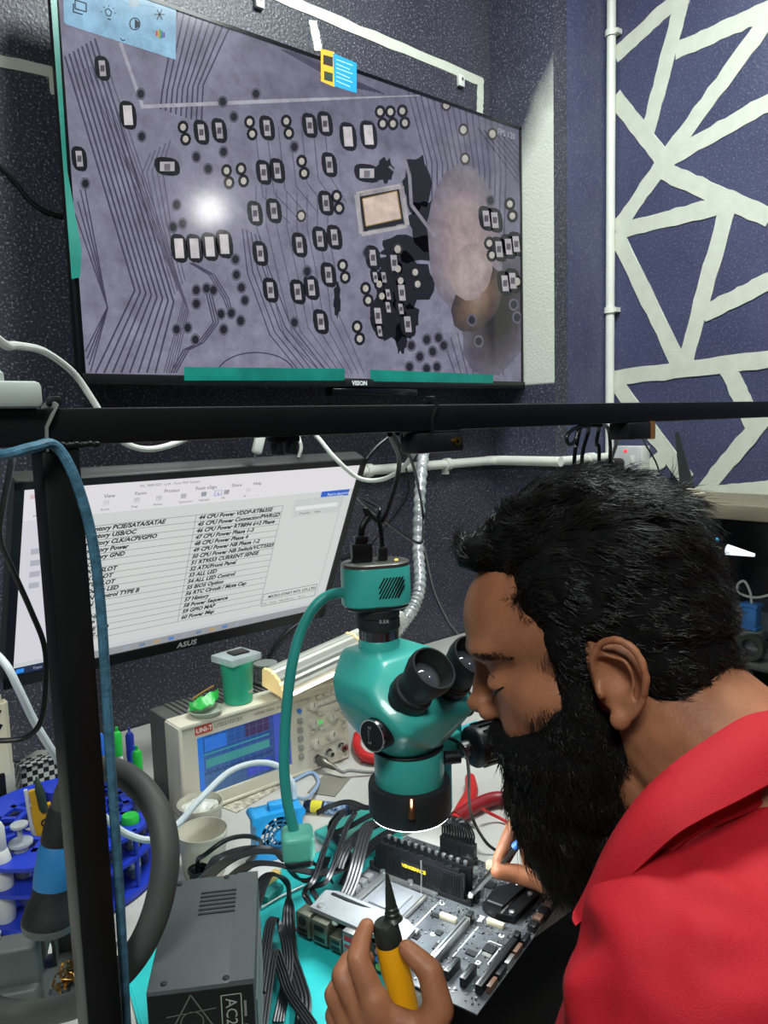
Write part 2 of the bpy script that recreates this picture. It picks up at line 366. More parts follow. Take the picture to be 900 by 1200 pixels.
# white surface conduits
PIPE = mat('white_pvc', (222, 224, 214), 0.35, var=0.05)
t = thing('conduit_pipe', 'white upright plastic conduit in the corner beside the column', 'pipe', (WX-0.016, COLY-0.014, 0))
obj('pipe', MB().cyl((0, 0, 0.9), (0, 0, CEIL), 0.0125, n=20), PIPE, t)
for z in (PX(714, 365, WX).z, 2.4): obj('clip', MB().cyl((0, 0, z-0.008), (0, 0, z+0.008), 0.017, n=20).box((0.004, -0.018, z), (0.022, 0.012, 0.012)), PIPE, t)
a = PY(330, 556, WY-0.018); b = PY(700, 533, WY-0.018)
zc = PY(560, 541, WY-0.018).z
t = thing('conduit_pipe', 'white level plastic conduit clipped low across the navy wall', 'pipe', (0, WY-0.016, zc))
obj('pipe', MB().cyl((0.75, 0, 0), (1.69, 0, 0), 0.0125, n=20), PIPE, t)
obj('elbow', MB().tube([(1.66, 0, 0), (1.69, -0.006, 0), (1.698, -0.05, 0), (1.698, -0.231, 0)], 0.0135, 16, 8), PIPE, t)
for x in (1.22, 1.50): obj('clip', MB().cyl((x-0.009, 0, 0), (x+0.009, 0, 0), 0.0165, n=20).box((x, 0.008, -0.018), (0.012, 0.018, 0.02)), PIPE, t)
t = thing('conduit_pipe', 'white level plastic conduit across the front of the column', 'pipe', (0, COLY-0.016, zc))
obj('pipe', MB().cyl((1.69, 0, 0), (1.944, 0, 0), 0.0125, n=20), PIPE, t)
obj('coupling', MB().cyl((1.84, 0, 0), (1.87, 0, 0), 0.0165, n=20), PIPE, t)

# ------------------------------------------------------------------ workbench
TZ = 0.755
BENCH = mat('bench_laminate', (196, 194, 188), 0.45, var=0.16, scale=9)
t = thing('workbench', 'long pale laminate workbench along the navy wall', 'workbench', (0.6, 1.0, 0))
obj('top', MB().rbox((0, 0.0265, TZ-0.0155), (2.1, 0.939, 0.031), 0.004), BENCH, t)
LEGM = mat('black_steel_paint', (17, 18, 18), 0.4, 0.0, var=0.25, coat=0.05, bump=0.05, spec=0.3)
for sx in (-1.0, 1.0):
    for sy in (-0.41, 0.44): obj('leg', MB().rbox((sx, sy, (TZ-0.031)/2), (0.04, 0.04, TZ-0.031), 0.003), LEGM, t)
obj('back_rail', MB().rbox((0, 0.44, TZ-0.06), (1.96, 0.03, 0.05), 0.003), LEGM, t)
# turquoise repair mat
MATM = mat('turquoise_silicone', (36, 178, 178), 0.5, var=0.08, scale=25, bump=0.1)
def rrect(w_, h_, r, n=6):
    out = []
    for cx, cy, a0 in ((w_/2-r, h_/2-r, 0), (-w_/2+r, h_/2-r, 90), (-w_/2+r, -h_/2+r, 180), (w_/2-r, -h_/2+r, 270)):
        for k in range(n+1): q = R(a0+90*k/n); out.append((cx+r*math.cos(q), cy+r*math.sin(q)))
    return out
# ------------------------------------------------------------------ television
TVY = 1.39
tx0, tx1, tz0, tz1 = 0.494, 1.711, 1.36+0.083, 1.36+0.778
tvc = (tx0+tx1)/2
tv = thing('television', 'wide flat television on the navy wall showing a magnified circuit board', 'television', (tvc, WY, tz0))
def tl(x, y, z): return (x-tvc, y-WY, z-tz0)
W_, H_ = tx1-tx0, tz1-tz0
obj('housing', MB().rbox((0, TVY+0.012-WY+0.012, H_/2), (W_, 0.022, H_), 0.004).rbox((0, -0.055, H_*0.40), (W_*0.80, 0.075, H_*0.66), 0.02, 3), BLACK, tv)
b = 0.007
obj('bezel', MB().box((0, TVY-WY-0.0005, H_-b/2), (W_, 0.004, b)).box((-W_/2+b/2, TVY-WY-0.0005, H_/2), (b, 0.004, H_)).box((W_/2-b/2, TVY-WY-0.0005, H_/2), (b, 0.004, H_)), BLACK_GLOSS, tv)
obj('chin', MB().rbox((0, TVY-WY-0.002, 0.010), (W_, 0.012, 0.020), 0.002), mat('tv_chin', (44, 48, 48), 0.22, 0.6, var=0.1), tv)
obj('sensor_bar', MB().rbox((0.07, TVY-WY+0.01, -0.010), (0.26, 0.03, 0.018), 0.003), BLACK_GLOSS, tv)
obj('wall_bracket', MB().box((0, -0.012, H_*0.5), (0.5, 0.02, 0.3)), LEGM, tv)
# picture: laid out in photo pixels, projected once onto the screen plane
SC = mat_print('tv_picture', emit=0.82, rough=0.12, mottling=0.28, mscale=26)
def on_screen(q): return tl(min(max(q.x, tx0+b), tx1-b), q.y, min(max(q.z, tz0+.018), tz1-b))
class ScreenPrint(Print):
    def __init__(s, Y): super().__init__(Matrix.Identity(4)); s.Y = Y; s.lift = 0.0
    def poly(s, pts, col, z=None, cols=None):
        o = len(s.v)
        s.v += [on_screen(PY(x, y, s.Y-s.lift)) for x, y in pts]; s.f.append(tuple(range(o, o+len(pts)))); s.c += [srgb(k) for k in cols] if cols else [srgb(col)]*len(pts)
    def fan(s, cx, cy, ring, c0, c1, z=None):
        o = len(s.v); n = len(ring); s.v += [on_screen(PY(x, y, s.Y-s.lift)) for x, y in [(cx, cy)]+ring]; s.c += [srgb(c0)]+[srgb(c1)]*n
        s.f += [(o, o+1+i, o+1+(i+1) % n) for i in range(n)]
SY = TVY+0.0005
sp_ = ScreenPrint(SY)
o_ = len(sp_.v)
GX, GZ = 24, 16
rg = random.Random(3)
for j in range(GZ+1):
    for i in range(GX+1):
        x = tx0+b+(W_-2*b)*i/GX; z = tz0+0.018+(H_-b-0.018)*j/GZ
        sp_.v.append(tl(x, SY, z)); k = rg.uniform(-7, 7); dark = max(0, (i/GX-0.72))*70+(16 if (j > 12 and i > 7) else 0)
        sp_.c.append(srgb((134+k-dark, 131+k-dark, 152+k-dark)))
for j in range(GZ):
    for i in range(GX): a = o_+j*(GX+1)+i; sp_.f.append((a, a+1, a+GX+2, a+GX+1))
sp_.lift = 0.0002
TR = (72, 68, 90)
TR2 = (92, 88, 108)
def fam(n, *ctrl, wid=1.6, col=TR):
    """n neighbouring traces; each control is (x, y, dx, dy)"""
    for i in range(n): sp_.line([(x+dx*i, y+dy*i) for x, y, dx, dy in ctrl], wid, col)
fam(8, (76, 66, 5, -3), (158, 340, 6.5, 2), (112, 437, 10, 0), wid=2.2)
fam(5, (100, 80, 6, -2), (215, 352, 1.5, 3), (192, 437, 3, 0), wid=1.3, col=TR2)
fam(4, (88, 250, 3, -14), (126, 360, 0, 0.5), (100, 412, 2, 8), wid=1.6)
fam(9, (208, 13, 7.5, 2.65), (190, 108, 6, -1), (188, 128, 6, 2), wid=2, col=TR)
fam(5, (176, 180, 6, -4), (166, 205, 6, -2), (180, 260, 5, 0), (205, 345, 3, -4), wid=1.2, col=TR2)
fam(5, (284, 268, 5, 2), (290, 320, 6, -2), (316, 392, 6, -3), (350, 434, 8, 0), wid=1.3, col=TR)
fam(8, (300, 218, 12, 2), (300, 262, 12, 1), (316, 330, 11, -2), (334, 396, 9, -4), (378, 438, 7, 0), wid=1.1, col=TR2)
fam(7, (330, 58, 5, 1), (372, 82, 5, 1), (420, 104, 5, 1), wid=1.4, col=TR)
fam(7, (300, 160, 13, -6), (308, 230, 13, -4), (340, 262, 11, -4), wid=1.1, col=TR2)
fam(16, (478, 100, 7.5, 2.8), (500, 190, 6.2, 1), (500, 270, 6, 2), wid=1.8, col=(84, 80, 100))
fam(9, (520, 400, 8, -5), (534, 440, 7, 0), wid=1.2, col=(80, 76, 92))
fam(6, (560, 150, 7, 2), (608, 214, 0, -8), wid=1.5, col=TR)
for k in range(3): sp_.line([(200+k*3, 437), (215+k*3, 410), (232+k*3, 402), (250+k*3, 378), (242+k*3, 345)], 1.6, TR)
for k in range(3): sp_.line([(222+k*2, 308), (245+k*3, 322), (262+k*3, 350), (268+k*2, 366)], 1.3, TR)
sp_.line([(300+46*math.cos(q), 440+27*math.sin(q)) for q in [math.pi+math.pi*k/14 for k in range(15)]], 1.6, TR)
sp_.lift = 0.0004
# lettered black stain around the shield and the blurred gloved finger
def blob(x, y, rx, ry, c0, c1, seed, n=22, rot=0.0, jit=0.2):
    g = random.Random(seed); ring = []
    for i in range(n):
        a = 2*math.pi*i/n; k = 1+g.uniform(-jit, jit); px_, py_ = rx*math.cos(a)*k, ry*math.sin(a)*k
        ring.append((x+px_*math.cos(rot)-py_*math.sin(rot), y+px_*math.sin(rot)+py_*math.cos(rot)))
    if isinstance(c0, list):
        o = len(sp_.v); m_ = len(c0); sp_.v.append(tl(*PY(x, y, sp_.Y-sp_.lift))); sp_.c.append(srgb(c0[0]))
        for j in range(1, m_):
            k = j/(m_-1)
            for rx_, ry_ in ring: sp_.v.append(on_screen(PY(x+(rx_-x)*k, y+(ry_-y)*k, sp_.Y-sp_.lift))); sp_.c.append(srgb(c0[j]))
        sp_.f += [(o, o+1+i, o+1+(i+1) % n) for i in range(n)]
        for j in range(m_-2):
            for i in range(n): a = o+1+j*n; sp_.f.append((a+i, a+(i+1) % n, a+n+(i+1) % n, a+n+i))
        return
    sp_.fan(x, y, ring, c0, c1)
K = (13, 13, 18)
for i, (x, y, rx, ry) in enumerate([(488, 215, 16, 32), (500, 262, 22, 30), (482, 292, 34, 16), (470, 330, 34, 34), (462, 372, 26, 28), (470, 396, 7, 18), (452, 200, 10, 14), (395, 352, 4, 20)]): blob(x, y, rx, ry, K, K, 20+i)
sp_.lift = 0.0006
PK = (146, 132, 136)
BGc = (118, 114, 132)
blob(584, 370, 40, 74, [(30, 25, 26), (40, 34, 35), (70, 64, 72), (100, 96, 112)], None, 31, rot=0.25, jit=.03, n=40); sp_.lift += .0001
blob(545, 285, 44, 92, [(172, 154, 154), (166, 148, 148), (146, 132, 138), (116, 110, 124)], None, 32, rot=-0.08, jit=.03, n=44); sp_.lift += .0001
blob(560, 350, 26, 42, [(150, 128, 118), (126, 102, 84), (92, 74, 62), (62, 54, 56)], None, 33, rot=0.5, jit=.04, n=36); sp_.lift += .0001
blob(552, 318, 24, 34, [(176, 160, 158), (170, 154, 152), (156, 140, 138)], None, 35, rot=0.2, jit=.03, n=36)
sp_.lift = 0.0008
sp_.line([(166, 125), (330, 118), (492, 110)], 4.5, (176, 174, 186)); sp_.line([(141, 50), (168, 127)], 4, (172, 170, 184))
sp_.line([(418, 228), (470, 218), (477, 264), (424, 274), (418, 228)], 6, (178, 174, 176))
sp_.line([(474, 186), (480, 206), (482, 240), (510, 277)], 4, (140, 136, 148)); sp_.line([(456, 195), (468, 205), (474, 232)], 3, (130, 126, 138))
sp_.poly([(421, 226), (470, 217), (475, 263), (425, 272)], (20, 19, 22))
sp_.lift = 0.0010
sp_.poly([(425, 233), (465, 224), (470, 256), (429, 265)], (222, 200, 186)); sp_.line([(425, 233), (465, 224), (470, 256), (429, 265), (425, 233)], 1.5, (150, 124, 62))
def pad(x, y, kind='v', s=1.0):
    sl = sp_.lift
    asp = 1.0
    if kind == 'v': h, v_ = 10*s, 16*s
    elif kind == 'h': h, v_ = 15*s, 11*s
    elif kind == 'b': h, v_ = 12*s, 20*s
    if kind in 'vhb':
        n = 14; c_ = []
        for i in range(n):
            a = 2*math.pi*i/n; cx = abs(math.cos(a))**0.7*(1 if math.cos(a) >= 0 else -1); sy = abs(math.sin(a))**0.7*(1 if math.sin(a) >= 0 else -1)
            c_.append((x+h*cx+sy*1.5, y+v_*sy+cx*1.5))
        sp_.poly(c_, K); sp_.lift += 0.0002
        if kind == 'h':
            sp_.rect(x, y, 17*s, 11*s, (190, 186, 190)); sp_.lift += 0.0002; sp_.rect(x, y+1, 7*s, 8*s, (120, 116, 124))
        else:
            w2, h2 = (8*s, 20*s) if kind == 'v' else (12*s, 27*s)
            sp_.poly([(x-w2/2-1, y-h2/2), (x+w2/2-1, y-h2/2), (x+w2/2+1, y+h2/2), (x-w2/2+1, y+h2/2)], (208, 202, 204) if kind == 'b' else (176, 172, 178)); sp_.lift += 0.0002
            if kind == 'v' and s <= 1.0: sp_.rect(x, y, 5.5*s, 8*s, (84, 80, 90))
    elif kind == 'd':
        for q in (-1, 1): sp_.disc(x+q*1.5, y+q*7, 6.6, 8, K)
        sp_.lift += 0.0002
        for q in (-1, 1): sp_.disc(x+q*1.5, y+q*7, 3.4, 4.2, (190, 184, 174))
    elif kind == 'o':
        sp_.disc(x, y, 6, 7.5, (52, 46, 46)); sp_.lift += 0.0002; sp_.disc(x, y, 3.8, 4.8, (186, 180, 172))
    elif kind == 'w':
        sp_.disc(x, y, 6, 7.5, (96, 92, 110)); sp_.lift += 0.0002; sp_.disc(x, y, 4, 5, (28, 28, 36))
    sp_.lift = sl
pads = {'v': [(120, 80), (93, 186), (236, 155), (257, 153), (313, 150), (363, 147), (381, 145), (309, 202), (325, 200), (386, 193), (382, 238), (299, 250), (321, 247), (375, 280), (392, 278),
              (351, 287), (305, 297), (317, 340), (349, 342), (365, 337), (385, 322), (376, 377), (437, 302), (443, 370), (478, 380), (471, 343), (462, 308), (570, 256), (580, 258), (585, 292), (596, 289), (605, 286), (592, 332), (601, 329)],
        'h': [(196, 195), (430, 203)], 'b': [(150, 135), (408, 160), (432, 158), (210, 291), (228, 291), (246, 289), (263, 286)],
        'd': [(216, 156), (337, 149), (294, 150), (447, 138), (459, 138), (473, 137), (284, 205), (267, 207), (355, 196), (396, 237), (403, 318), (420, 390), (430, 345), (446, 340), (488, 326), (468, 322), (575, 292), (599, 246)],
        'o': [(353, 253), (523, 123), (543, 152), (545, 186), (577, 157), (466, 292), (606, 330)],
        'w': [(250, 340), (242, 338), (230, 340), (230, 356), (259, 368), (271, 367), (282, 376), (287, 352), (283, 337), (276, 304), (277, 322), (207, 386), (220, 384), (229, 398), (262, 386), (166, 160), (100, 215),
              (165, 110), (261, 119), (300, 110), (274, 137), (345, 172), (262, 178), (230, 184), (244, 198), (207, 240), (203, 266), (214, 262), (482, 405), (492, 418), (500, 398), (507, 412), (514, 396), (520, 405), (512, 430), (500, 432), (480, 430), (553, 375), (561, 400), (345, 378), (360, 318), (575, 235), (430, 296), (602, 357), (606, 372)]}
for k, l in pads.items():
    for x, y in l: pad(x, y, k, {'v': 0.92, 'b': 0.85}.get(k, 1.0))
for x, y in [(450, 325), (455, 345), (440, 325), (470, 362), (455, 360), (445, 388)]: pad(x, y, 'v', 0.6)
# settings panel and frame-rate read-out
sp_.lift = 0.0016
sp_.poly([(74, -8), (206, 34-28), (206, 70), (79, 29), (75, 26)], (150, 196, 226), cols=[(150, 196, 226)]*5); sp_.poly([(74, -40), (206, 0), (206, 8), (74, -6)], (150, 196, 226))
sp_.lift = 0.0018
sp_.line([(88, 0), (101, 4), (101, 14), (88, 10), (88, 0)], 1.5, (40, 52, 62)); sp_.line([(86, 4), (86, 14), (97, 17)], 1.5, (40, 52, 62))
sp_.line([(123, 12), (127, 10), (131, 14), (129, 19), (125, 18), (123, 12)], 1.3, (40, 52, 62)); sp_.line([(126, 22), (130, 23)], 1.6, (40, 52, 62))
for q in range(5): a = math.pi*(1.05+q*0.24); sp_.line([(127+7*math.cos(a), 15+7*math.sin(a)), (127+9*math.cos(a), 15+9*math.sin(a))], 1, (40, 52, 62))
sp_.line([(158+6*math.cos(q), 28+7*math.sin(q)) for q in [2*math.pi*k/16 for k in range(17)]], 1.4, (40, 52, 62)); sp_.poly([(158, 22), (163, 26), (163, 31), (158, 34)], (40, 52, 62))
for q in range(3): a = q*math.pi/3; sp_.line([(187-6*math.cos(a), 17-7*math.sin(a)), (187+6*math.cos(a), 17+7*math.sin(a))], 1.3, (40, 52, 62))
for q, c in enumerate([(210, 80, 80), (226, 170, 60), (90, 170, 80), (60, 120, 200), (130, 80, 180)]): sp_.rect(183.5+q*2.2, 39+q*.5, 2, 11-abs(q-2)*2.5, c)
sp_.line([(141, 45), (144, 48), (147, 46.5)], 1.2, (40, 52, 62))
sp_.disc(157, 4, 7, 5, (170, 190, 204))
pic = sp_.obj('screen', SC, tv)
fp = Print(Matrix.Translation(tl(*PY(583, 157, SY-0.002))) @ Matrix.Rotation(R(90), 4, 'X')); fp.text('FPS 120', 0, 0, 0.022, (170, 170, 180)); fp.obj('screen_readout', mat_print('tv_readout', emit=0.9, rough=0.2), tv)
# brand plate, protective film left on the edges, energy sticker
pl = MB().rbox((tl(*PY(418, 449, TVY))[0], TVY-WY-0.0085, 0.010), (0.085, 0.004, 0.017), 0.001); obj('brand_plate', pl, BLACK, tv)
fp = Print(Matrix.Translation((tl(*PY(418, 449, TVY))[0], TVY-WY-0.0109, 0.0045)) @ Matrix.Rotation(R(90), 4, 'X')); fp.text('VISION', 0, 0, 0.014, (225, 228, 228), align='CENTER', bold=0.0005); fp.obj('lettering', mat_print('print_ink', rough=0.4), tv)
FILM = mat('green_film', (26, 142, 128), 0.25, var=0.35, scale=12, alpha=0.86)
def film(pts, name='protective_film', th=0.0006):
    v = [Vector(tl(*PY(x, y, TVY-0.0045-l))) for x, y, l in pts]; n = len(v); mb = MB(); mb.add(v+[q+Vector((0, th, 0)) for q in v], [tuple(range(n)), tuple(reversed(range(n, 2*n)))]+[(i, n+i, n+(i+1) % n, (i+1) % n) for i in range(n)]); obj(name, mb, FILM, tv)
film([(57, -30, 0), (64, -40, 0), (79, 200, 0), (96, 295, 0), (94, 325, 0.004), (84, 327, 0.004)])
film([(216, 430, 0.004), (404, 432, 0.004), (404, 446, 0.004), (216, 446, 0.004)])
film([(434, 433, 0.004), (578, 439, 0.004), (578, 449, 0.004), (434, 447, 0.004)])
st = Print(Matrix.Identity(4)); 
def sq(pts, col, l): st.v += [tl(*PY(x, y, TVY-l)) for x, y in pts]; st.f.append(tuple(range(len(st.v)-len(pts), len(st.v)))); st.c += [srgb(col)]*len(pts)
sq([(376, 57), (392, 61), (392, 102), (376, 95)], (236, 160, 40), 0.005); sq([(390, 62), (418, 74), (418, 109), (392, 101)], (30, 138, 200), 0.0052)
sq([(379, 64), (390, 67), (390, 78), (379, 75)], (40, 34, 30), 0.0056); sq([(380, 83), (390, 86), (390, 96), (380, 93)], (40, 60, 40), 0.0056)
for k in range(6): sq([(394, 69+k*5), (413-k % 2*3, 76+k*5), (413-k % 2*3, 77.3+k*5), (394, 70.3+k*5)], (150, 205, 235), 0.0056)
st.obj('sticker', mat_print('sticker_print', rough=0.35), tv)

# ------------------------------------------------------------------ monitor, tilted down over the bench
MH, MW = 0.365, 0.614
TRc = Vector((0.909, 1.109, 1.36-0.064)); BRc = Vector((0.909, 1.268, 1.36-0.393))
upv = (TRc-BRc).normalized(); nrm = Vector((1, 0, 0)).cross(upv).normalized()     # faces the room, downwards
mo = thing('monitor', 'black framed computer monitor tilted over the bench showing a document list', 'monitor')
MM = Matrix(((1, upv.x, nrm.x, BRc.x-MW), (0, upv.y, nrm.y, BRc.y), (0, upv.z, nrm.z, BRc.z), (0, 0, 0, 1)))   # local x right, y up the face, z out
mo.matrix_world = MM
obj('housing', MB().rbox((MW/2, MH/2, -0.018), (MW, MH, 0.034), 0.006).rbox((MW/2, MH/2, -0.048), (0.30, 0.22, 0.04), 0.015), mat('monitor_shell', (58, 60, 58), 0.4, var=0.1), mo)
bz = 0.012; bb = 0.022
obj('bezel', MB().box((MW/2, MH-bz/2, 0.0005), (MW, bz, 0.004)).box((bz/2, MH/2, 0.0005), (bz, MH, 0.004)).box((MW-bz/2, MH/2, 0.0005), (bz, MH, 0.004)).box((MW/2, bb/2, 0.0005), (MW, bb, 0.004)), BLACK, mo)
SM = mat_print('monitor_picture', emit=0.95, rough=0.32)
sc = Print(Matrix.Identity(4)); sc.z = 0.0
sx0, sx1, sy0, sy1 = bz, MW-bz, bb, MH-bz; SWd, SHt = sx1-sx0, sy1-sy0
def su(u, v): return (sx0+SWd*u, sy1-SHt*v)
n0 = 0
GX, GZ = 12, 8
for j in range(GZ+1):
    for i in range(GX+1):
        x, y = su(i/GX, j/GZ); sc.v.append((x, y, -0.0008)); sc.c.append(srgb((206, 210, 208)))
for j in range(GZ):
    for i in range(GX): a = j*(GX+1)+i; sc.f.append((a, a+1, a+GX+2, a+GX+1))
def srect(u0, v0, u1, v1, col, z=-0.0005): (x0, y0), (x1, y1) = su(u0, v0), su(u1, v1); sc.poly([(x0, y0), (x1, y0), (x1, y1), (x0, y1)], col, z)
srect(0, 0, 1, .155, (224, 222, 226)); srect(0, .155, 0.085, .93, (214, 212, 220)); srect(0, .955, 1, 1, (150, 154, 158), -0.0004); srect(0, .955, .12, 1, (24, 40, 70), -0.0003); srect(0, .93, 1, .955, (200, 204, 206), -0.0004)
def stext(t, u, v, s, col=(28, 28, 32), **k): x, y = su(u, v); sc.text(t, x, y, s, col, -0.0002, **k)
stext('MS_7B89 REV 1.pdf - Foxit PDF Reader', .28, .035, .0062, (110, 110, 118))
for i, (t_, u) in enumerate([('File', .03), ('Home', .1), ('View', .19), ('Form', .27), ('Protect', .35), ('Foxit eSign', .44), ('Share', .55), ('Help', .62)]): stext(t_, u, .075, .0085, (150, 40, 50) if i == 1 else (54, 54, 60))
for i, u in enumerate([.03, .1, .19, .27, .33, .40, .46, .53, .6]):
    srect(u, .09, u+.016, .115, [(90, 96, 120), (120, 90, 100), (150, 150, 156)][i % 3]); stext(['Hand', 'Select', 'Zoom', 'Snap', 'Rotate', 'Typewriter', 'Highlight', 'Fill', 'AI'][i], u-.005, .14, .0055, (90, 90, 96))
srect(.015, .03, .028, .05, (200, 50, 60)); srect(.50, .087, .524, .12, (70, 90, 200)); srect(.503, .091, .521, .116, (224, 222, 226), -0.0003); stext('A', .507, .115, .008, (70, 90, 200))
srect(.875, .155, .985, .195, (30, 92, 196), -0.0003); stext('Find in document', .90, .185, .0075, (235, 240, 250)); srect(.78, .19, .965, .30, (196, 202, 200), -0.0003); srect(.79, .235, .95, .26, (226, 228, 228), -0.0002); stext('Previous      Next', .81, .288, .0065)
for i in range(4): srect(.025, .3+i*.06, .05, .33+i*.06, (176, 178, 190), -0.0003)
rows = ['44 CPU Power VDDP-RT8635E', '45 CPU Power Connector/PWRGD', '46 CPU Power RT8894 6+2 Phase', '47 CPU Power Phase 1-3', '48 CPU Power Phase 4', '49 CPU Power NB Phase 1-2', '50 CPU Power NB Switch/VCT3503', '51 RT9553 CURRENT SENSE', '52 ATX/Front Panel', '53 ALL LED', '54 ALL LED Control', '55 BIOS Option', '56 RTC Circuit / Mute Cap', '57 History', '58 Power Sequence', '59 GPIO MAP', '60 Power Map']
left = ['Promontory PCIE/SATA/SATAE', 'Promontory USB/OC', 'Promontory CLK/ACPI/GPIO', 'Promontory Power', 'Promontory GND', 'FCH CPU', 'PCIE X16 SLOT', 'PCIE X1 SLOT', 'M.2 CTO SLOT', 'COM/Debug LED', 'SYS FAN Control TYPE B', 'SYS FAN', 'MULTI', 'HDMI CHIP', 'USB CHIP', 'FPS2-TYPE LED', 'LAN-TYPE A']
ly0, lh = .245, .0385
for i in range(18):
    v = ly0-.028+lh*i; srect(.11, v, .74, v+.0022, (96, 98, 104), -0.0003)
for u in (.11, .455, .74): srect(u, ly0-.028, u+.0012, ly0-.028+lh*17, (96, 98, 104), -0.0003)
for i, (a, c) in enumerate(zip(left, rows)):
    stext(a, .125, ly0+lh*i, .0108, bold=0.00045, shear=0.25); stext(c, .465, ly0+lh*i, .0108, bold=0.00045, shear=0.25)
srect(.745, .80, .955, .803, (60, 60, 66)); srect(.745, .885, .955, .888, (60, 60, 66)); srect(.745, .80, .7465, .888, (60, 60, 66)); srect(.955, .80, .9565, .888, (60, 60, 66)); srect(.745, .845, .955, .847, (60, 60, 66))
stext('MICRO-START INTL CO.,LTD', .765, .835, .0085, bold=0.0002); stext('Size   Custom    Page Reference      Rev 1.1', .75, .875, .0055)
srect(.09, .20, .0915, .93, (170, 172, 176)); srect(.965, .2, .9665, .9, (160, 162, 166))
srect(.008, .965, .028, .99, (40, 140, 230), -0.0002); stext('Type here', .05, .985, .007, (170, 180, 200))
for i in range(9): srect(.3+i*.045, .967, .318+i*.045, .989, [(150, 160, 176), (110, 130, 160), (180, 150, 110), (90, 130, 190)][i % 4], -0.0002)
sc.obj('screen', SM, mo)
lg = Print(Matrix.Identity(4)); lg.text('ASUS', MW*0.5-0.02, 0.006, 0.016, (225, 228, 228), 0.0028, bold=0.0006, space=1.05); lg.obj('lettering', MATS['print_ink'], mo)
aw = Vector((0.6, WY, 1.16)); MMI = MM.inverted(); mbk = Vector((MW/2, MH/2, -0.062))
wpl = obj('arm_wall_plate', MB().rbox((0, -0.0062, 0), (0.1, 0.012, 0.16), 0.003, M=MMI @ Matrix.Translation(aw)), LEGM, mo)
wmid = aw.lerp(MM @ mbk, .6)+Vector((0, -.01, .02))
obj('arm_strut', MB().tube([MMI @ (aw+Vector((0, -.01, 0))), MMI @ wmid, mbk], 0.016, 12, 4), LEGM, mo)
# ------------------------------------------------------------------ black steel frame in front of the bench
FY, FZ, FS = 0.57, 1.364, 0.0262
fr = thing('steel_gantry', 'black square tube gantry with an upright post on the bench', 'gantry', (0.18, FY, TZ))
obj('rail', MB().rbox(((1.965-0.5)/2-0.18, 0, FZ-TZ), (2.465, FS, FS), 0.002), LEGM, fr)
obj('post', MB().rbox((0, 0, (FZ-FS/2-TZ)/2), (FS, FS, FZ-FS/2-TZ), 0.002), LEGM, fr)
obj('post', MB().rbox((-0.66, 0, (FZ-FS/2-TZ)/2), (FS, FS, FZ-FS/2-TZ), 0.002), LEGM, fr)
wl = MB()
for k in range(9): wl.ell((-0.014+k*0.0048, -FS/2, FZ-FS/2-TZ+0.0005*(k % 2)), (0.0042, 0.0026, 0.0026), 10, 6)
obj('weld_bead', wl, LEGM, fr)
# cable ties round the rail
def tie(x, lab, m):
    t = thing('cable_tie', lab, 'cable tie', (x, FY, FZ)); h = FS/2+0.0012; w_ = 0.0045
    pts = [(-0.004, -h, -h), (-0.004, -h, 0), (0.004, -h, h), (0.004, 0, h+0.0005), (0.004, h, h), (-0.004, h, -h), (-0.004, 0, -h), (-0.004, -h, -h)]
    obj('strap', MB().ribbon(pts, w_, 0.0014, up=(1, 0, 0), smooth=2), m, t); obj('head', MB().rbox((0.006, -0.002, h+0.004), (0.009, 0.008, 0.007), 0.0015), BLACK, t)
tie(PY(52, 480, FY).x, 'grey cable tie round the rail above the post', mat('grey_nylon', (120, 122, 118), 0.4)); 
tie(PY(498, 480, FY).x, 'black cable tie round the rail above the small adapter', BLACK)
# small adapter box hanging under the rail
c = PY(510, 517, FY-0.004); t = thing('adapter_box', 'small black adapter with a gold jack tied under the rail', 'adapter', (c.x, FY, FZ-FS/2))
obj('body', MB().rbox((0, 0.0, -0.012), (0.068, 0.026, 0.021), 0.003), BLACK, t)
obj('jack', MB().lathe([(0.0042, 0), (0.0042, 0.003), (0.0022, 0.003), (0.002, 0.001)], (0.022, -0.012, -0.012), (0, -1, 0), 16), mat('gold', (200, 150, 50), 0.25, 1.0), t)
# white socket box and plug resting on the rail at the left
c = PY(8, 468, FY); c0s = c.copy()
t = thing('extension_socket', 'pale grey extension socket resting on the left end of the rail', 'socket', (c.x, FY, FZ+FS/2))
obj('body', MB().rbox((-0.03, 0, 0.009), (0.095, 0.045, 0.018), 0.004), mat('pale_grey_plastic', (172, 180, 174), 0.45), t)
t2 = thing('power_plug', 'black ribbed power plug standing in the extension socket', 'plug', (c.x-0.013, FY, FZ+FS/2+0.018))
obj('collar', MB().lathe([(0.012, 0), (0.012, 0.006), (0.010, 0.008)], n=20), mat('pale_grey_plastic'), t2)
pr = []
for k in range(6): pr += [(0.0085-k*.0004, 0.008+k*0.005), (0.0085-k*.0004, 0.011+k*0.005), (0.0068-k*.0004, 0.0115+k*0.005), (0.0068-k*.0004, 0.0128+k*0.005)]
obj('strain_relief', MB().lathe(pr, n=16), BLACK, t2)

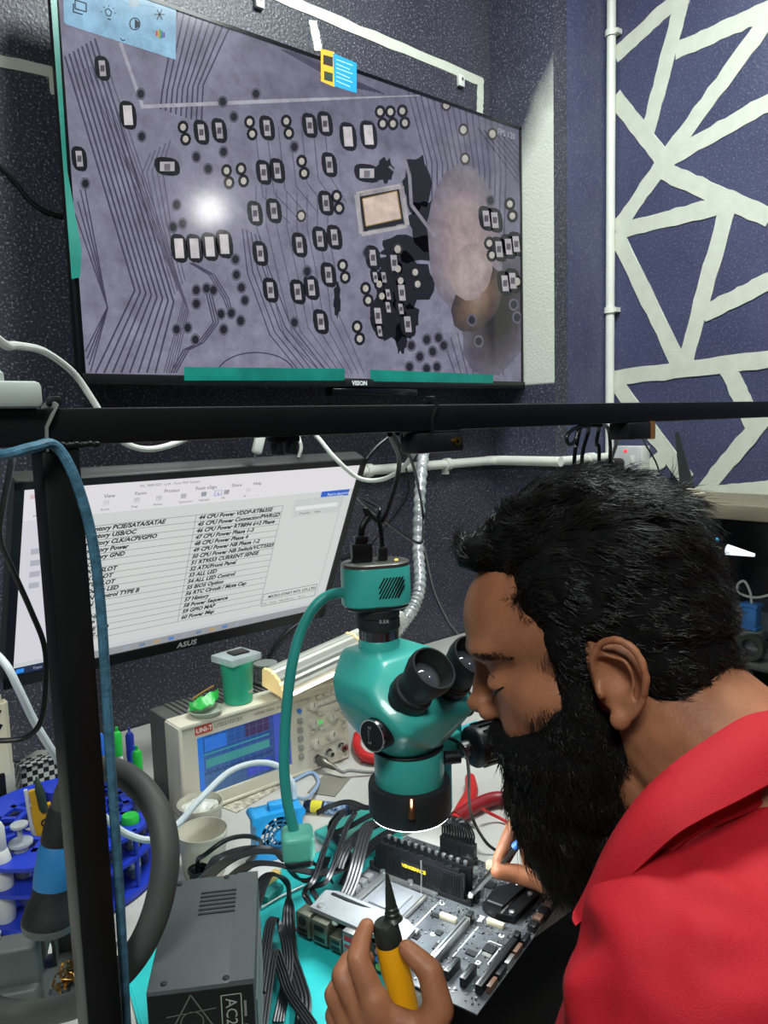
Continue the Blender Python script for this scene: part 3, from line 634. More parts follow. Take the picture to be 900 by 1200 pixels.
# ------------------------------------------------------------------ loose cables
def cable(name, label, pts, r, m, n=10, group=None):
    """pts are world points"""
    p0 = Vector(pts[0]); o = obj(name, MB().tube([Vector(p)-p0 for p in pts], r, n, 6), m); o.location = p0; return tag(o, label, 'cable', group)
WHITE_C = mat('white_cable', (212, 214, 206), 0.4, var=0.06)
BLUE_C = mat('blue_braid', (70, 116, 140), 0.55, var=0.45, scale=120, bump=0.4, bscale=400)
GREY_C = mat('grey_cable', (118, 120, 118), 0.42)
YB = WY-0.0035
cable('white_cable', 'white cable arching from the left socket down behind the rail', [Vector((c0s.x-.013, FY, FZ+FS/2+.056)), PY(6, 404, .62), PY(20, 405, .72), PY(52, 412, .80), PY(85, 436, .84), PY(108, 468, .85), PY(128, 500, .85), PY(150, 521, .85), PY(180, 526, .86), PY(216, 515, .88), PY(236, 500, .95), PY(250, 492, 1.2), PY(258, 490, WY-.003)], .0036, WHITE_C)
cable('white_cable', 'white cable sagging beside the top corner of the monitor', [PY(335, 490, WY-.003), PY(346, 492, 1.3), PY(368, 508, 1.06), PY(392, 536, 1.0), PY(420, 560, .98), PY(447, 562, .95), PY(470, 550, .88), PY(486, 530, .75), PY(488, 520, .64), PY(484, 512, .60), Vector((PY(479, 505, FY).x, FY+.004, FZ-FS/2-.003))], .0036, WHITE_C)
cable('black_cable', 'thin black cable on the wall left of the television', [PY(-260, 60, YB), PY(-120, 110, YB), PY(-40, 156, YB), PY(14, 210, YB), PY(36, 236, YB), PY(60, 250, YB), PY(98, 256, YB)], .004, CABLE_BLACK)
cable('blue_cable', 'braided blue cable hanging down beside the black post', [PY(-6, 534, .56), PY(14, 531, .545), PY(40, 524, .54), PY(64, 522, .548), PY(86, 556, .548), PY(106, 622, .552), PY(117, 700, .556), PY(124, 800, .56), PY(130, 900, .562), PY(137, 1000, .565), PY(143, 1100, .57), PY(149, 1215, .575)], .0037, BLUE_C)
cable('black_cable', 'thin black cable looping from the rail past the left edge of the monitor', [Vector((PY(12, 506, FY).x, FY+FS/2+.0022, FZ)), PY(13, 524, .60), PY(14, 540, .66), PY(4, 590, .70), PY(0, 630, .72), PY(16, 670, .74), PY(36, 715, .75), PY(52, 757, .75), PY(54, 800, .75), PY(48, 845, .75), PY(30, 864, .76), PY(0, 868, .77), PY(-15, 865, .78)], .0026, CABLE_BLACK)
cable('white_cable', 'thick pale cable slanting down behind the lower post', [PY(-190, 600, YB), PY(-150, 640, 1.3), PY(-70, 700, 1.05), PY(-20, 752, .90), PY(6, 778, .86), PY(22, 808, .85), PY(40, 845, .85), PY(56, 872, .85), PY(78, 905, .86), PY(100, 935, .87), PY(128, 962, .88), PY(150, 978, .88), PY(178, 984, .87), PY(206, 968, .87), PY(236, 935, .88), PY(268, 905, .9), PY(300, 894, .91), PY(326, 898, .905), PY(343, 918, .895), PZ(345, 935, TZ+.07)], .0042, mat('pale_cable', (208, 216, 220), 0.4, var=.05))
# corrugated clear hose down the wall behind the microscope
def hose_r(base, amp, cnt): return lambda t: base+amp*math.sin(t*cnt*2*math.pi)
pts = [PY(499, 488, WY-.012), PY(498, 505, 1.42), PY(496, 532, 1.32), PY(492, 580, 1.28), PY(490, 640, 1.26), PY(492, 685, 1.22), PY(484, 712, 1.21), PY(470, 732, 1.20), PY(460, 752, 1.20), PY(458, 800, 1.19), PZ(462, 858, TZ+.014)]
p0 = Vector(pts[0]); o = obj('corrugated_hose', MB().tube([p-p0 for p in pts], hose_r(.0135, .0014, 52), 14, 24), mat('clear_foil', (196, 200, 200), 0.22, 0.35, var=0.35, scale=60)); o.location = p0
tag(o, 'silvery corrugated hose hanging behind the microscope camera', 'hose')
# wall cables between monitor and hose
cable('black_cable', 'black cable running from behind the rail to the monitor corner', [PY(476, 478, 1.44), PY(468, 495, 1.40), PY(460, 508, 1.36), PY(440, 525, 1.36), PY(424, 546, 1.37), PY(410, 575, 1.40), PY(395, 600, 1.45), PY(384, 622, WY-.004)], .005, CABLE_BLACK)
cable('black_cable', 'thin dark cable arcing along the wall behind the hose', [PY(474, 500, WY-.0022), PY(475, 520, WY-.008), PY(476, 548, WY-.034), PY(478, 578, WY-.010), PY(452, 615, WY-.0022), PY(430, 640, WY-.0022), PY(400, 655, WY-.0022)], .0024, CABLE_BLACK)
cable('grey_cable', 'thin grey cable down the wall beside the man\'s forehead', [PY(497, 640, WY-.0025), PY(508, 690, WY-.0025), PY(524, 726, WY-.0025), PY(534, 740, WY-.0025), PY(540, 748, WY-.0025)], .0026, GREY_C)
cable('black_cable', 'black cable curving up the wall behind the green jar', [PY(306, 802, WY-.004), PY(316, 770, WY-.004), PY(336, 742, WY-.004), PY(362, 722, WY-.004), PY(376, 704, WY-.004)], .0042, CABLE_BLACK)
# small white plug and dark hanger above the monitor
c = PY(303, 520, 1.1); t = thing('white_plug', 'white rounded plug hanging above the monitor edge', 'plug', c)
obj('body', MB().rbox((0, 0, 0), (0.018, 0.012, 0.034), 0.005, 3, M=Matrix.Rotation(R(18), 4, 'Y')), WHITE_PL, t); obj('pin', MB().cyl((-0.006, 0, -0.014), (-0.009, 0, -0.024), 0.0022, n=10), STEEL, t)
obj('lead', MB().tube([(0.004, 0, 0.015), (0.007, 0.012, 0.032), (0.008, 0.12, 0.045), (0.0, WY-1.1-.0018, 0.045)], 0.002, 8, 5), WHITE_C, t)
cable('white_cable', 'short white cable loop beside the black clamp above the monitor', [PY(346, 492, WY-.003), PY(347, 498, 1.3), PY(350, 512, 1.15), PY(353, 524, 1.125), PY(350, 536, 1.125)], .0032, WHITE_C)
t = thing('rail_clamp', 'small black clamp hanging under the rail beside the white plug', 'clamp', (PY(332, 512, FY).x, FY, FZ-FS/2))
for k in range(2): obj('jaw', MB().rbox((0.014*k-0.007, 0, -0.009), (0.007, 0.012, 0.014), 0.0015), BLACK, t)
obj('bridge', MB().rbox((0, 0, -0.002), (0.026, 0.014, 0.006), 0.001), BLACK, t)
# ------------------------------------------------------------------ stereo microscope
AX, AY = 0.571, 0.637
def rz(z): return 1.36+z                      # heights measured from eye level
mi = thing('stereo_microscope', 'turquoise trinocular stereo microscope standing over the motherboard', 'microscope', (AX, AY, TZ))
def L_(x, y, z): return Vector((x, y, rz(z)-TZ))
GLASS = mat('dark_lens_glass', (70, 74, 78), 0.04, 0.0, var=0.3, coat=1.0, spec=0.9)
# head
bm = bmesh.new()
P_ = []
for k in range(12): a = 2*math.pi*k/12; P_.append(L_(0.041*math.cos(a), 0.041*math.sin(a)+0.004, -.372))
for x in (-.068, .068): P_ += [L_(x, -.030, -.312), L_(x, .050, -.312), L_(x, .055, -.288), L_(x*.97, -.012, -.288), L_(x*0.80, -.052, -.335), L_(x*.75, .05, -.345)]
for x in (-.040, .040): P_ += [L_(x, -.004, -.262), L_(x, .072, -.262), L_(x*1.2, -.060, -.322)]
for p in P_: bm.verts.new(p)
bmesh.ops.convex_hull(bm, input=bm.verts[:]); bmesh.ops.dissolve_limit(bm, angle_limit=R(4), verts=bm.verts[:], edges=bm.edges[:])
bmesh.ops.delete(bm, geom=[v for v in bm.verts if not v.link_faces], context='VERTS')
bmesh.ops.bevel(bm, geom=bm.edges[:], offset=0.006, segments=3, profile=0.5, affect='EDGES')
me = bpy.data.meshes.new('head'); bm.to_mesh(me); bm.free()
me.polygons.foreach_set('use_smooth', [True]*len(me.polygons)); me.set_sharp_from_angle(angle=R(30))
hd = obj('head', me, TEAL, mi)
obj('seam', MB().lathe([(0.0425, 0), (0.043, 0.0012), (0.0425, 0.0024)], L_(0, .003, -.3735), n=40), BLACK, mi)
obj('nosepiece', MB().lathe([(0.040, 0), (0.0405, -.004), (0.0405, -.040), (0.037, -.048)], L_(0, 0, -.375), n=44), TEAL, mi)
obj('mount_screw', MB().cyl(L_(.036, -.022, -.392), L_(.052, -.032, -.392), .008, n=18), BLACK, mi)
# trinocular port and camera
cy = .043
obj('camera_port', MB().lathe([(.0245, 0), (.0245, .012), (.022, .016)], L_(-.004, cy, -.266), n=36), TEAL, mi)
obj('port_ring', MB().lathe([(.0235, 0), (.0235, .011)], L_(-.004, cy, -.251), n=36), CHROME, mi)
ad = obj('adapter_tube', MB().lathe([(.0235, 0), (.0255, .002), (.0255, .012), (.0240, .013), (.0240, .015), (.0255, .016), (.0255, .024), (.022, .027), (.022, .030)], L_(-.004, cy, -.240), n=40), BLACK_SOFT, mi)
pt = Print(Matrix.Translation(L_(-.004, cy, -.228)) @ Matrix.Rotation(R(-40), 4, 'Z') @ Matrix.Translation((0, -.0258, 0)) @ Matrix.Rotation(R(90), 4, 'X')); pt.text('0.5X', 0.001, 0, .006, (190, 190, 190)); pt.obj('lettering', MATS['print_ink'], ad)
ca = R(-26)
MC = Matrix.Translation(L_(-.006, cy, -.212)) @ Matrix.Rotation(ca, 4, 'Z')
def stadium(l, d, n=12):
    r = d/2; out = []
    for k in range(n+1): q = R(-90+180*k/n); out.append((l/2-r+r*math.cos(q), r*math.sin(q)))
    for k in range(n+1): q = R(90+180*k/n); out.append((-l/2+r+r*math.cos(q), r*math.sin(q)))
    return out
def sh_prism(mb, rings, M):
    n = len(rings[0][0]); v = []; f = []
    for poly, z in rings: v += [(x, y, z) for x, y in poly]
    for j in range(len(rings)-1):
        for i in range(n): f.append((j*n+i, j*n+(i+1) % n, (j+1)*n+(i+1) % n, (j+1)*n+i))
    f += [tuple(reversed(range(n))), tuple(range((len(rings)-1)*n, len(rings)*n))]
    return mb.add(v, f, M)
cb = obj('camera_body', sh_prism(MB(), [(stadium(.078, .050), .002), (stadium(.082, .054), .004), (stadium(.082, .054), .046), (stadium(.080, .052), .048)], MC), TEAL, mi)
obj('camera_base', sh_prism(MB(), [(stadium(.070, .044), -.003), (stadium(.076, .048), -.001), (stadium(.076, .048), .002)], MC), mat('dark_aluminium', (66, 68, 68), .35, .7), mi)
ct = obj('camera_top', sh_prism(MB(), [(stadium(.081, .053), .048), (stadium(.081, .053), .0515), (stadium(.076, .048), .053)], MC), mat('grey_aluminium', (120, 118, 112), .35, .8), mi)
vm = MB()
for k in range(9):
    a0, a1 = (-.001+k*.0036-.010, -.012), (-.001+k*.0036+.004, .012)
    x0, x1 = max(a0[0], -.004), min(a1[0], .026); 
    f0 = (x0-a0[0])/(a1[0]-a0[0]); f1 = (x1-a0[0])/(a1[0]-a0[0]); z0 = a0[1]+(a1[1]-a0[1])*f0; z1 = a0[1]+(a1[1]-a0[1])*f1
    vm.add([(x0, -.0273, .025+z0), (x0+.002, -.0273, .025+z0), (x1+.002, -.0273, .025+z1), (x1, -.0273, .025+z1), (x0, -.0262, .025+z0), (x0+.002, -.0262, .025+z0), (x1+.002, -.0262, .025+z1), (x1, -.0262, .025+z1)], [(0, 1, 2, 3), (4, 7, 6, 5), (0, 4, 5, 1), (1, 5, 6, 2), (2, 6, 7, 3), (3, 7, 4, 0)], MC)
obj('vent_slots', vm, BLACK, cb)
pp = MB()
pp.rbox((-.016, 0, .064), (.024, .013, .022), .002, M=MC).rbox((-.016, 0, .079), (.016, .012, .010), .003, M=MC); pp.tube([MC @ Vector((-.016, 0, .083)), MC @ Vector((-.014, 0, .094)), MC @ Vector((-.006, .004, .104))], .0042, 10, 4)
obj('video_plug', pp, BLACK, ct)
obj('usb_plug', MB().rbox((.009, 0, .061), (.011, .010, .016), .002, M=MC).tube([MC @ Vector((.009, 0, .068)), MC @ Vector((.008, 0, .085)), MC @ Vector((.006, .003, .105))], .0028, 10, 4), BLACK, ct)
obj('status_light', MB().ell(MC @ Vector((.024, -.006, .0532)), (.0022, .0022, .0012), 12, 8), mat('amber_led', (255, 170, 60), .4, emit=5.0), ct)
for x in (-.030, .018, .031): obj('screw', MB().lathe([(.002, 0), (.002, .001), (.001, .0014)], MC @ Vector((x, -.012 if x > 0 else 0, .053)), n=10), STEEL, ct)
# eyepieces
ed = Vector((0, -.70, .71)).normalized()
for s_ in (-1, 1):
    b0 = L_(s_*.031, -.026, -.307)
    ep = obj('eyepiece', MB().lathe([(.0275, -.012), (.0275, .004), (.0245, .008), (.0225, .012), (.0225, .030), (.0205, .032), (.0205, .040), (.0215, .043), (.0235, .050), (.0262, .062), (.0262, .070), (.0250, .074), (.0232, .074), (.0205, .062), (.0185, .058), (.0185, .054), (.0, .054)], b0, ed, 40), BLACK_SOFT, mi)
    obj('lens', MB().lathe([(.0182, 0), (.015, .003), (.009, .0055), (.003, .0068), (0, .007)], b0+ed*.0545, ed, 32), GLASS, ep)
    obj('diopter_ring', MB().lathe([(.0232, .014), (.0236, .015), (.0236, .026), (.0232, .027)], b0, ed, 40), BLACK, ep)
# zoom knobs
for s_ in (-1, 1):
    kb = obj('zoom_knob', MB().lathe([(.015, 0), (.018, .002), (.018, .018), (.0165, .0205), (0, .0205)], L_(s_*.052, -.020, -.333), (s_, -.12, 0), 36), BLACK, mi)
    obj('silver_ring', MB().lathe([(.0172, .0190), (.0182, .0195), (.0178, .0212), (.0165, .0212)], L_(s_*.052, -.020, -.333), (s_, -.12, 0), 36, close=True), CHROME, kb)
    if s_ < 0:
        ax_ = Vector((s_, -.12, 0)).normalized(); MK = Matrix.Translation(L_(s_*.052, -.020, -.333)+ax_*.0207)
        rot = Matrix(((-ax_.y*-1*-1, 0, ax_.x, 0), (ax_.x*1, 0, ax_.y, 0), (0, 1, 0, 0), (0, 0, 0, 1)))
        side = Vector((0, 0, 1)).cross(ax_); rot = Matrix(((side.x, 0, ax_.x, 0), (side.y, 0, ax_.y, 0), (side.z, 1, ax_.z, 0), (0, 0, 0, 1)))
        pt = Print(MK @ rot)
        for k, tx in enumerate(['0.7', '1', '2', '3', '4.5']): pt.text(tx, -.006, -.010+k*.0042, .004, (185, 185, 185))
        pt.obj('scale_marks', MATS['print_ink'], kb)
# ring light
rl = obj('ring_light', MB().lathe([(.034, -.012), (.040, -.008), (.0475, -.010), (.0485, -.014), (.0485, -.044), (.0465, -.048), (.032, -.048), (.030, -.044), (.030, -.016)], L_(0, 0, -.405), n=56, close=True), BLACK_SOFT, mi)
obj('lamp_ring', MB().lathe([(.032, -.0482), (.046, -.0482), (.046, -.0488), (.032, -.0488)], L_(0, 0, -.405), n=56, close=True), mat('ring_led', (240, 250, 255), .5, var=.02, emit=14.0), rl)
obj('lamp_screw', MB().tube([L_(-.030, -.036, -.415), L_(-.034, -.040, -.424), L_(-.035, -.0405, -.433)], lambda t: .0034+.0012*t, 10, 4), mat('bronze', (150, 110, 80), .3, .9), rl)
obj('objective', MB().lathe([(.034, 0), (.034, -.02), (.028, -.026), (.0, -.026)], L_(0, 0, -.415), n=36), BLACK, mi)
d_ = bpy.data.lights.new('ring_lamp_glow', 'AREA'); d_.shape = 'DISK'; d_.size = .085; d_.energy = 1.0; d_.color = (.93, .98, 1.0)
o_ = bpy.data.objects.new('ring_lamp_glow', d_); COL.objects.link(o_); o_.location = (AX, AY, rz(-.4555))
# focus block, arm, pillar, base
obj('holder_arm', MB().rbox(L_(.060, .030, -.402), (.07, .05, .036), .004, 3).rbox(L_(.085, .07, -.40), (.045, .11, .05), .005, 3), TEAL_D, mi)
obj('focus_block', MB().rbox(L_(.088, .048, -.45), (.034, .030, .105), .003).rbox(L_(.13, .055, -.425), (.12, .03, .02), .003), mat('turquoise_cast', (48, 170, 182), .4, var=.1), mi)
kn = [(.018, 0), (.024, .003), (.026, .006), (.026, .046), (.024, .050), (0, .050)]
fk = obj('focus_knob', MB().lathe(kn, L_(.098, -.004, -.405), (1, -.15, 0), 40), BLACK, mi)
rd = MB(); axk = Vector((1, -.15, 0)).normalized(); sa, sb = frame_of(axk)
for k in range(18):
    a = 2*math.pi*k/18; rad = (sa*math.cos(a)+sb*math.sin(a)); c0 = L_(.098, -.004, -.405)+rad*.0262
    rd.tube([c0+axk*.012, c0+axk*.044], .0017, 6, 0)
obj('grip_ribs', rd, BLACK_GLOSS, fk)
obj('focus_shaft', MB().cyl(L_(.085, .0, -.405), L_(.10, -.002, -.405), .010, n=18), STEEL, mi)
obj('pillar', MB().cyl(L_(.125, .185, TZ-1.36+.01), L_(.125, .185, -.345), .015, n=24), CHROME, mi)
obj('pillar_clamp', MB().lathe([(.026, -.03), (.026, .03)], L_(.125, .185, -.40), n=28).rbox(L_(.105, .13, -.40), (.04, .09, .04), .004), TEAL_D, mi)
obj('base_plate', MB().rbox(L_(.115, .206, TZ-1.36+.010), (.17, .084, .014), .004), TEAL, mi)
# bent tube lamp with square head
g0 = [PD(404, 692, .90), PD(385, 698, .895), PD(368, 712, .89), PD(352, 742, .885), PD(342, 780, .88), PD(336, 830, .88), PD(333, 890, .88), PD(336, 935, .88), PD(345, 975, .88)]
gl = thing('bent_tube_lamp', 'turquoise bent tube lamp with a square weight hanging over the cables', 'lamp', g0[0])
g1 = [p-g0[0] for p in g0]; g1[0] = Vector((AX-.038, AY+.056, g0[0].z+.001))-g0[0]
obj('tube', MB().tube(g1, .0062, 14, 8), TEAL_D, gl)
hc = PD(349, 988, .88)-g0[0]; MHd = Matrix.Translation(hc) @ Matrix.Rotation(R(-30), 4, 'Z')
obj('lamp_head', MB().rbox((0, 0, 0), (.037, .037, .032), .007, 3, M=MHd), mat('mint_plastic', (92, 178, 158), .4, var=.05), gl)
obj('lamp_skirt', MB().rbox((0, 0, -.018), (.033, .033, .012), .006, 3, M=MHd), BLACK, gl)
cable('black_cable', 'black cable falling from the rail into the camera plug', [Vector((PY(460, 500, FY).x, FY+.004, FZ-FS/2-.002)), PY(468, 540, .64), PY(460, 580, .67), PY(446, 612, .69), Vector((AX-.004, AY, TZ))+MC @ Vector((-.006, .004, .114)), Vector((AX, AY, TZ))+MC @ Vector((-.006, .004, .103))], .0028, CABLE_BLACK)
cable('black_cable', 'thin dark cable crossing in front of the corrugated hose', [Vector((PY(472, 500, FY).x, FY+.008, FZ-FS/2-.0015)), PY(484, 545, .80), PY(494, 590, .95), PY(496, 620, .95), PY(488, 636, .85), Vector((AX+.030, AY+.070, TZ))+MC @ Vector((.006, .003, .116)), Vector((AX+.006, AY+.006, TZ))+MC @ Vector((.006, .003, .113)), Vector((AX, AY, TZ))+MC @ Vector((.006, .003, .104))], .0022, CABLE_BLACK)
# ------------------------------------------------------------------ oscilloscope
OSX, OSY, OW, OH, OD = 0.490, 1.07, 0.318, 0.147, 0.12
OSZ = TZ+.0034       # stands on its two rubber feet
os_ = thing('oscilloscope', 'cream bench oscilloscope with a lit blue screen and many knobs', 'oscilloscope', (OSX, OSY, OSZ))
CREAM = mat('cream_plastic', (212, 206, 186), .45, var=.06); CREAM_D = mat('cream_button', (196, 192, 178), .45, var=.05); GREYB = mat('scope_grey', (88, 88, 86), .55, var=.15)
def O(u, v, y=0.0): return Vector((OW*u, y, OH*(1-v)))
fb = MB()
for a, b_, c_, d_ in ((0, 0, 1, .17), (0, .84, 1, 1), (0, .17, .085, .84), (.63, .17, 1, .84)): p, q = O(a, b_), O(c_, d_); fb.box(((p.x+q.x)/2, .008, (p.z+q.z)/2), (q.x-p.x, .016, p.z-q.z))
obj('front_panel', fb, CREAM, os_); obj('front_rim', MB().rbox((OW/2, .022, OH-.002), (OW+.006, .05, .008), .003).rbox((OW/2, .022, .002), (OW+.006, .05, .006), .0025).rbox((-.001, .022, OH/2), (.008, .05, OH), .003).rbox((OW+.001, .022, OH/2), (.008, .05, OH), .003), CREAM, os_)
obj('case', MB().rbox((OW/2, .07, OH/2), (OW-.006, .11, OH-.006), .006), GREYB, os_)
rb = MB()
for k in range(26): rb.rbox((.03+k*.0102, .082, OH-.002), (.005, .07, .004), .001)
obj('top_ribs', rb, GREYB, os_)
sc2 = Print(Matrix.Rotation(R(90), 4, 'X'))
def ou(u, v): return (OW*u, OH*(1-v))
def orect(a, b_, c_, d_, col, z, cols=None): (x0, y0), (x1, y1) = ou(a, b_), ou(c_, d_); sc2.poly([(x0, y0), (x1, y0), (x1, y1), (x0, y1)], col, z, cols)
orect(.085, .17, .63, .84, None, -.004, [(46, 92, 170), (50, 60, 140), (36, 66, 124), (70, 110, 150)])
orect(.085, .17, .12, .84, (44, 120, 220), -.0036); orect(.13, .21, .25, .36, (50, 120, 226), -.0036); orect(.12, .38, .50, .40, (60, 150, 160), -.0034); orect(.53, .17, .63, .84, (60, 84, 190), -.0036)
orect(.36, .19, .50, .34, (70, 44, 90), -.0035); orect(.13, .45, .50, .54, (62, 150, 150), -.0036); orect(.36, .66, .50, .80, (56, 70, 190), -.0034)
for k in range(9): orect(.13+k*.042, .17, .1312+k*.042, .84, (90, 140, 170), -.0033)
for k in range(6): orect(.12, .24+k*.1, .53, .2425+k*.1, (90, 140, 170), -.0033)
sc2.line([(OW*(.12+.4*k/80), OH*(1-.6+.015*math.sin(k*1.9)+.01*math.sin(k*5.1))) for k in range(81)], .0009, (30, 40, 60), -.003)
sc2.obj('screen', mat_print('scope_picture', emit=.75, rough=.15), os_)
fp = Print(Matrix.Rotation(R(90), 4, 'X')); x, y = ou(.075, .135); fp.poly([(x, y), (x+.030, y), (x+.030, y+.0135), (x, y+.0135)], (214, 76, 50), .0004); fp.text('UNI-T', x+.002, y+.003, .0105, (240, 236, 225), .0007, bold=.0004)
fp.obj('brand_badge', MATS['print_ink'], os_); fp = Print(Matrix.Rotation(R(90), 4, 'X')); fp.text('UTD2102CEX', x+.034, y+.003, .0085, (96, 92, 84), .0005); fp.text('100MHz 1GS/s', x+.105, y+.003, .0065, (96, 92, 84), .0005); fp.text('Digital Storage Oscilloscope', x+.15, y+.003, .006, (110, 106, 98), .0005)
fp.obj('panel_lettering', MATS['print_ink'], os_); fp = Print(Matrix.Rotation(R(90), 4, 'X')); fp.line([ou(.73, .25), ou(.99, .25)], .0006, (90, 110, 150), .0005); fp.obj('divider_line', MATS['print_ink'], os_); fp = Print(Matrix.Rotation(R(90), 4, 'X')); fp.line([ou(.73, .75), ou(.99, .75)], .0006, (150, 146, 136), .0005)
fp.obj('divider_line', MATS['print_ink'], os_)
def knob(u, v, r, h, m=CREAM_D):
    k = obj('knob', MB().lathe([(r*1.15, 0), (r*1.1, h*.25), (r, h*.3), (r*.94, h), (r*.8, h*1.05), (0, h*1.05)], O(u, v), (0, -1, 0), 24), m, os_); obj('pointer', MB().box(O(u, v, -h*1.06)+Vector((0, 0, r*.5)), (r*.16, .0006, r*.8)), GREYB, k)
for u, v, r, h in [(.76, .20, .0075, .012), (.765, .42, .0075, .012), (.885, .41, .0075, .012), (.98, .38, .0065, .012), (.775, .67, .0095, .013), (.885, .64, .0095, .013)]: knob(u, v, r, h)
GREENB = mat('green_button', (96, 214, 110), .4, emit=.35)
for u, v, m in [(.815, .12, 0), (.865, .115, 0), (.915, .11, 0), (.965, .105, 1), (.815, .21, 0), (.865, .205, 0), (.915, .2, 0), (.965, .195, 0), (.815, .44, 1), (.83, .52, 0), (.93, .44, 0), (.98, .50, 0), (.98, .58, 0), (.765, .53, 0), (.82, .33, 0), (.935, .33, 0)]:
    obj('button', MB().rbox(O(u, v, -.002), (.0105, .005, .0065), .0012), GREENB if m else CREAM_D, os_)
for v in (.34, .45, .56, .67, .78): obj('soft_key', MB().rbox(O(.685, v, -.002), (.0095, .005, .0085), .0012), mat('grey_button', (150, 150, 144), .45), os_)
obj('menu_button', MB().lathe([(.004, 0), (.004, .004), (0, .0045)], O(.685, .22), (0, -1, 0), 16), mat('blue_button', (60, 120, 200), .4), os_)
for u, v in [(.79, .88), (.87, .86), (.955, .84)]:
    q = obj('connector', MB().lathe([(.0085, 0), (.0085, .003), (.0062, .004), (.0062, .012), (.0045, .012), (.0045, .004), (0, .004)], O(u, v), (0, -1, 0), 20), CHROME, os_); obj('pin', MB().cyl(O(u, v), O(u, v, -.009), .0012, n=8), mat('gold'), q)
obj('probe_hook', MB().box(O(.99, .86, -.003), (.003, .006, .009)), STEEL, os_)
for x in (.03, OW-.03): obj('foot', MB().rbox((x, .05, -.0005), (.03, .05, .006), .002), BLACK, os_)
# probe lead plugged into the scope
p0 = Vector((OSX, OSY, OSZ))+O(.79, .88, -.004)
t = thing('probe_lead', 'grey coaxial probe lead plugged into the oscilloscope', 'cable', p0)
obj('plug', MB().lathe([(.0075, 0), (.0085, .002), (.0085, .016), (.006, .020), (.005, .034), (.0028, .042)], (0, 0, 0), (.25, -1, -.18), 18), mat('plug_grey', (112, 108, 100), .35, .7), t)
q = Vector((.25, -1, -.18)).normalized()*.04
obj('lead', MB().tube([q*.9, q*1.4, PZ(410, 903, TZ+.012)-p0, PZ(440, 905, TZ+.005)-p0, PZ(468, 898, TZ+.004)-p0, PZ(500, 890, TZ+.004)-p0], .0028, 10, 6), GREY_C, t)

# things standing on the oscilloscope
topz = OSZ+OH+.0020
c = PZ(284, 824, topz); c.y += .012
t = thing('green_jar', 'green plastic jar with a clear square lid on the oscilloscope', 'jar', c)
JAR = mat('green_jar_plastic', (48, 176, 140), .35, var=.08)
obj('body', MB().lathe([(.0215, 0), (.0235, .002), (.0265, .056), (.0275, .058), (.0275, .070), (.026, .071), (.0245, .071), (.023, .006), (0, .006)], n=36), JAR, t)
obj('lid', MB().rbox((0, 0, .076), (.062, .056, .012), .002, M=Matrix.Rotation(R(8), 4, 'Z')), mat('clear_plastic', (214, 224, 222), .15, var=.05, alpha=.45), t)
obj('label', MB().add([(.0246*math.cos(a), .0246*math.sin(a), z) for z in (.018, .040) for a in [R(-75+8*k) for k in range(6)]], [(i, i+1, i+7, i+6) for i in range(5)]), mat('grey_label', (176, 180, 168), .6), t)
obj('contents', MB().rbox((0.004, 0, .0835), (.030, .024, .003), .001), mat('dark_chip', (36, 32, 30), .5), t)
c = PZ(243, 838, topz); c.y += .004
t = thing('small_dish', 'shallow clear dish on the oscilloscope under a green leaf shape', 'dish', c)
obj('dish', MB().lathe([(.012, 0), (.022, .002), (.028, .010), (.027, .0105), (.021, .004), (0, .003)], n=32), mat('frosted_plastic', (186, 196, 178), .3, alpha=.75), t)
lf = thing('green_wick', 'bright green leaf shaped plastic reel lying in the small dish', 'reel', c+Vector((0, .004, .009)))
lm = MB()
v = []; 
for j in range(9):
    u_ = j/8; wv = .020*math.sin(math.pi*min(1, u_*1.05))**.7
    for i in range(5): s2 = i/4*2-1; v.append((-.026+.052*u_, s2*wv*.8, .004+.012*(1-abs(s2))+.010*u_+.002*math.sin(j*2.2+i)))
f = [(j*5+i, j*5+i+1, (j+1)*5+i+1, (j+1)*5+i) for j in range(8) for i in range(4)]
n_ = len(v); lm.add(v+[(a, b_, z-.002) for a, b_, z in v], f+[tuple(n_+k for k in reversed(q)) for q in f])
obj('blade', lm, mat('bright_green', (40, 186, 70), .35, var=.2), lf); obj('rib', MB().tube([(-.02, 0, .020), (0, 0.003, .026), (.02, .004, .031)], .0016, 8, 5), mat('copper_braid', (170, 130, 70), .4, .6), lf)
c = PZ(330, 806, topz); c.y += .05
o = obj('solder_reel', MB().lathe([(.014, 0), (.021, 0), (.021, .003), (.016, .004), (.016, .030), (.021, .031), (.021, .034), (0, .034)], n=32), mat('grey_reel', (128, 132, 128), .4)); o.location = c; tag(o, 'grey solder reel half hidden behind the ridged lamp bar', 'reel')
# ridged aluminium lamp bar lying across the top right of the scope
a = PY(314, 800, 1.085); b_ = PY(407, 758, 1.085)
lampd = (b_-a); Llen = lampd.length; lampd.normalize()
t = thing('lamp_bar', 'ridged aluminium lamp bar with a glowing strip across the oscilloscope', 'lamp', a)
ML = Matrix.Translation((0, 0, 0)) @ (Vector((lampd.x, lampd.y, lampd.z))).to_track_quat('X', 'Z').to_matrix().to_4x4()
prof = []
for k in range(15): 
    q = R(8+104*k/14); rr = .040*(1.0 if k % 2 else .95); prof.append((-.012+rr*math.cos(math.pi-q), rr*math.sin(q)-.012))
prof += [(.012, -.006), (-.050, -.014)]
v = []; n_ = len(prof)
for X_ in (0, Llen): v += [(X_, y_, z_) for y_, z_ in prof]
ALU = mat('brushed_aluminium', (168, 168, 160), .5, .45, var=.12)
obj('body', MB().add(v, [(i, (i+1) % n_, n_+(i+1) % n_, n_+i) for i in range(n_)]+[tuple(reversed(range(n_))), tuple(range(n_, 2*n_))], ML), ALU, t, angle=12)
pc = [(y_*1.06, z_*1.06) for y_, z_ in prof]
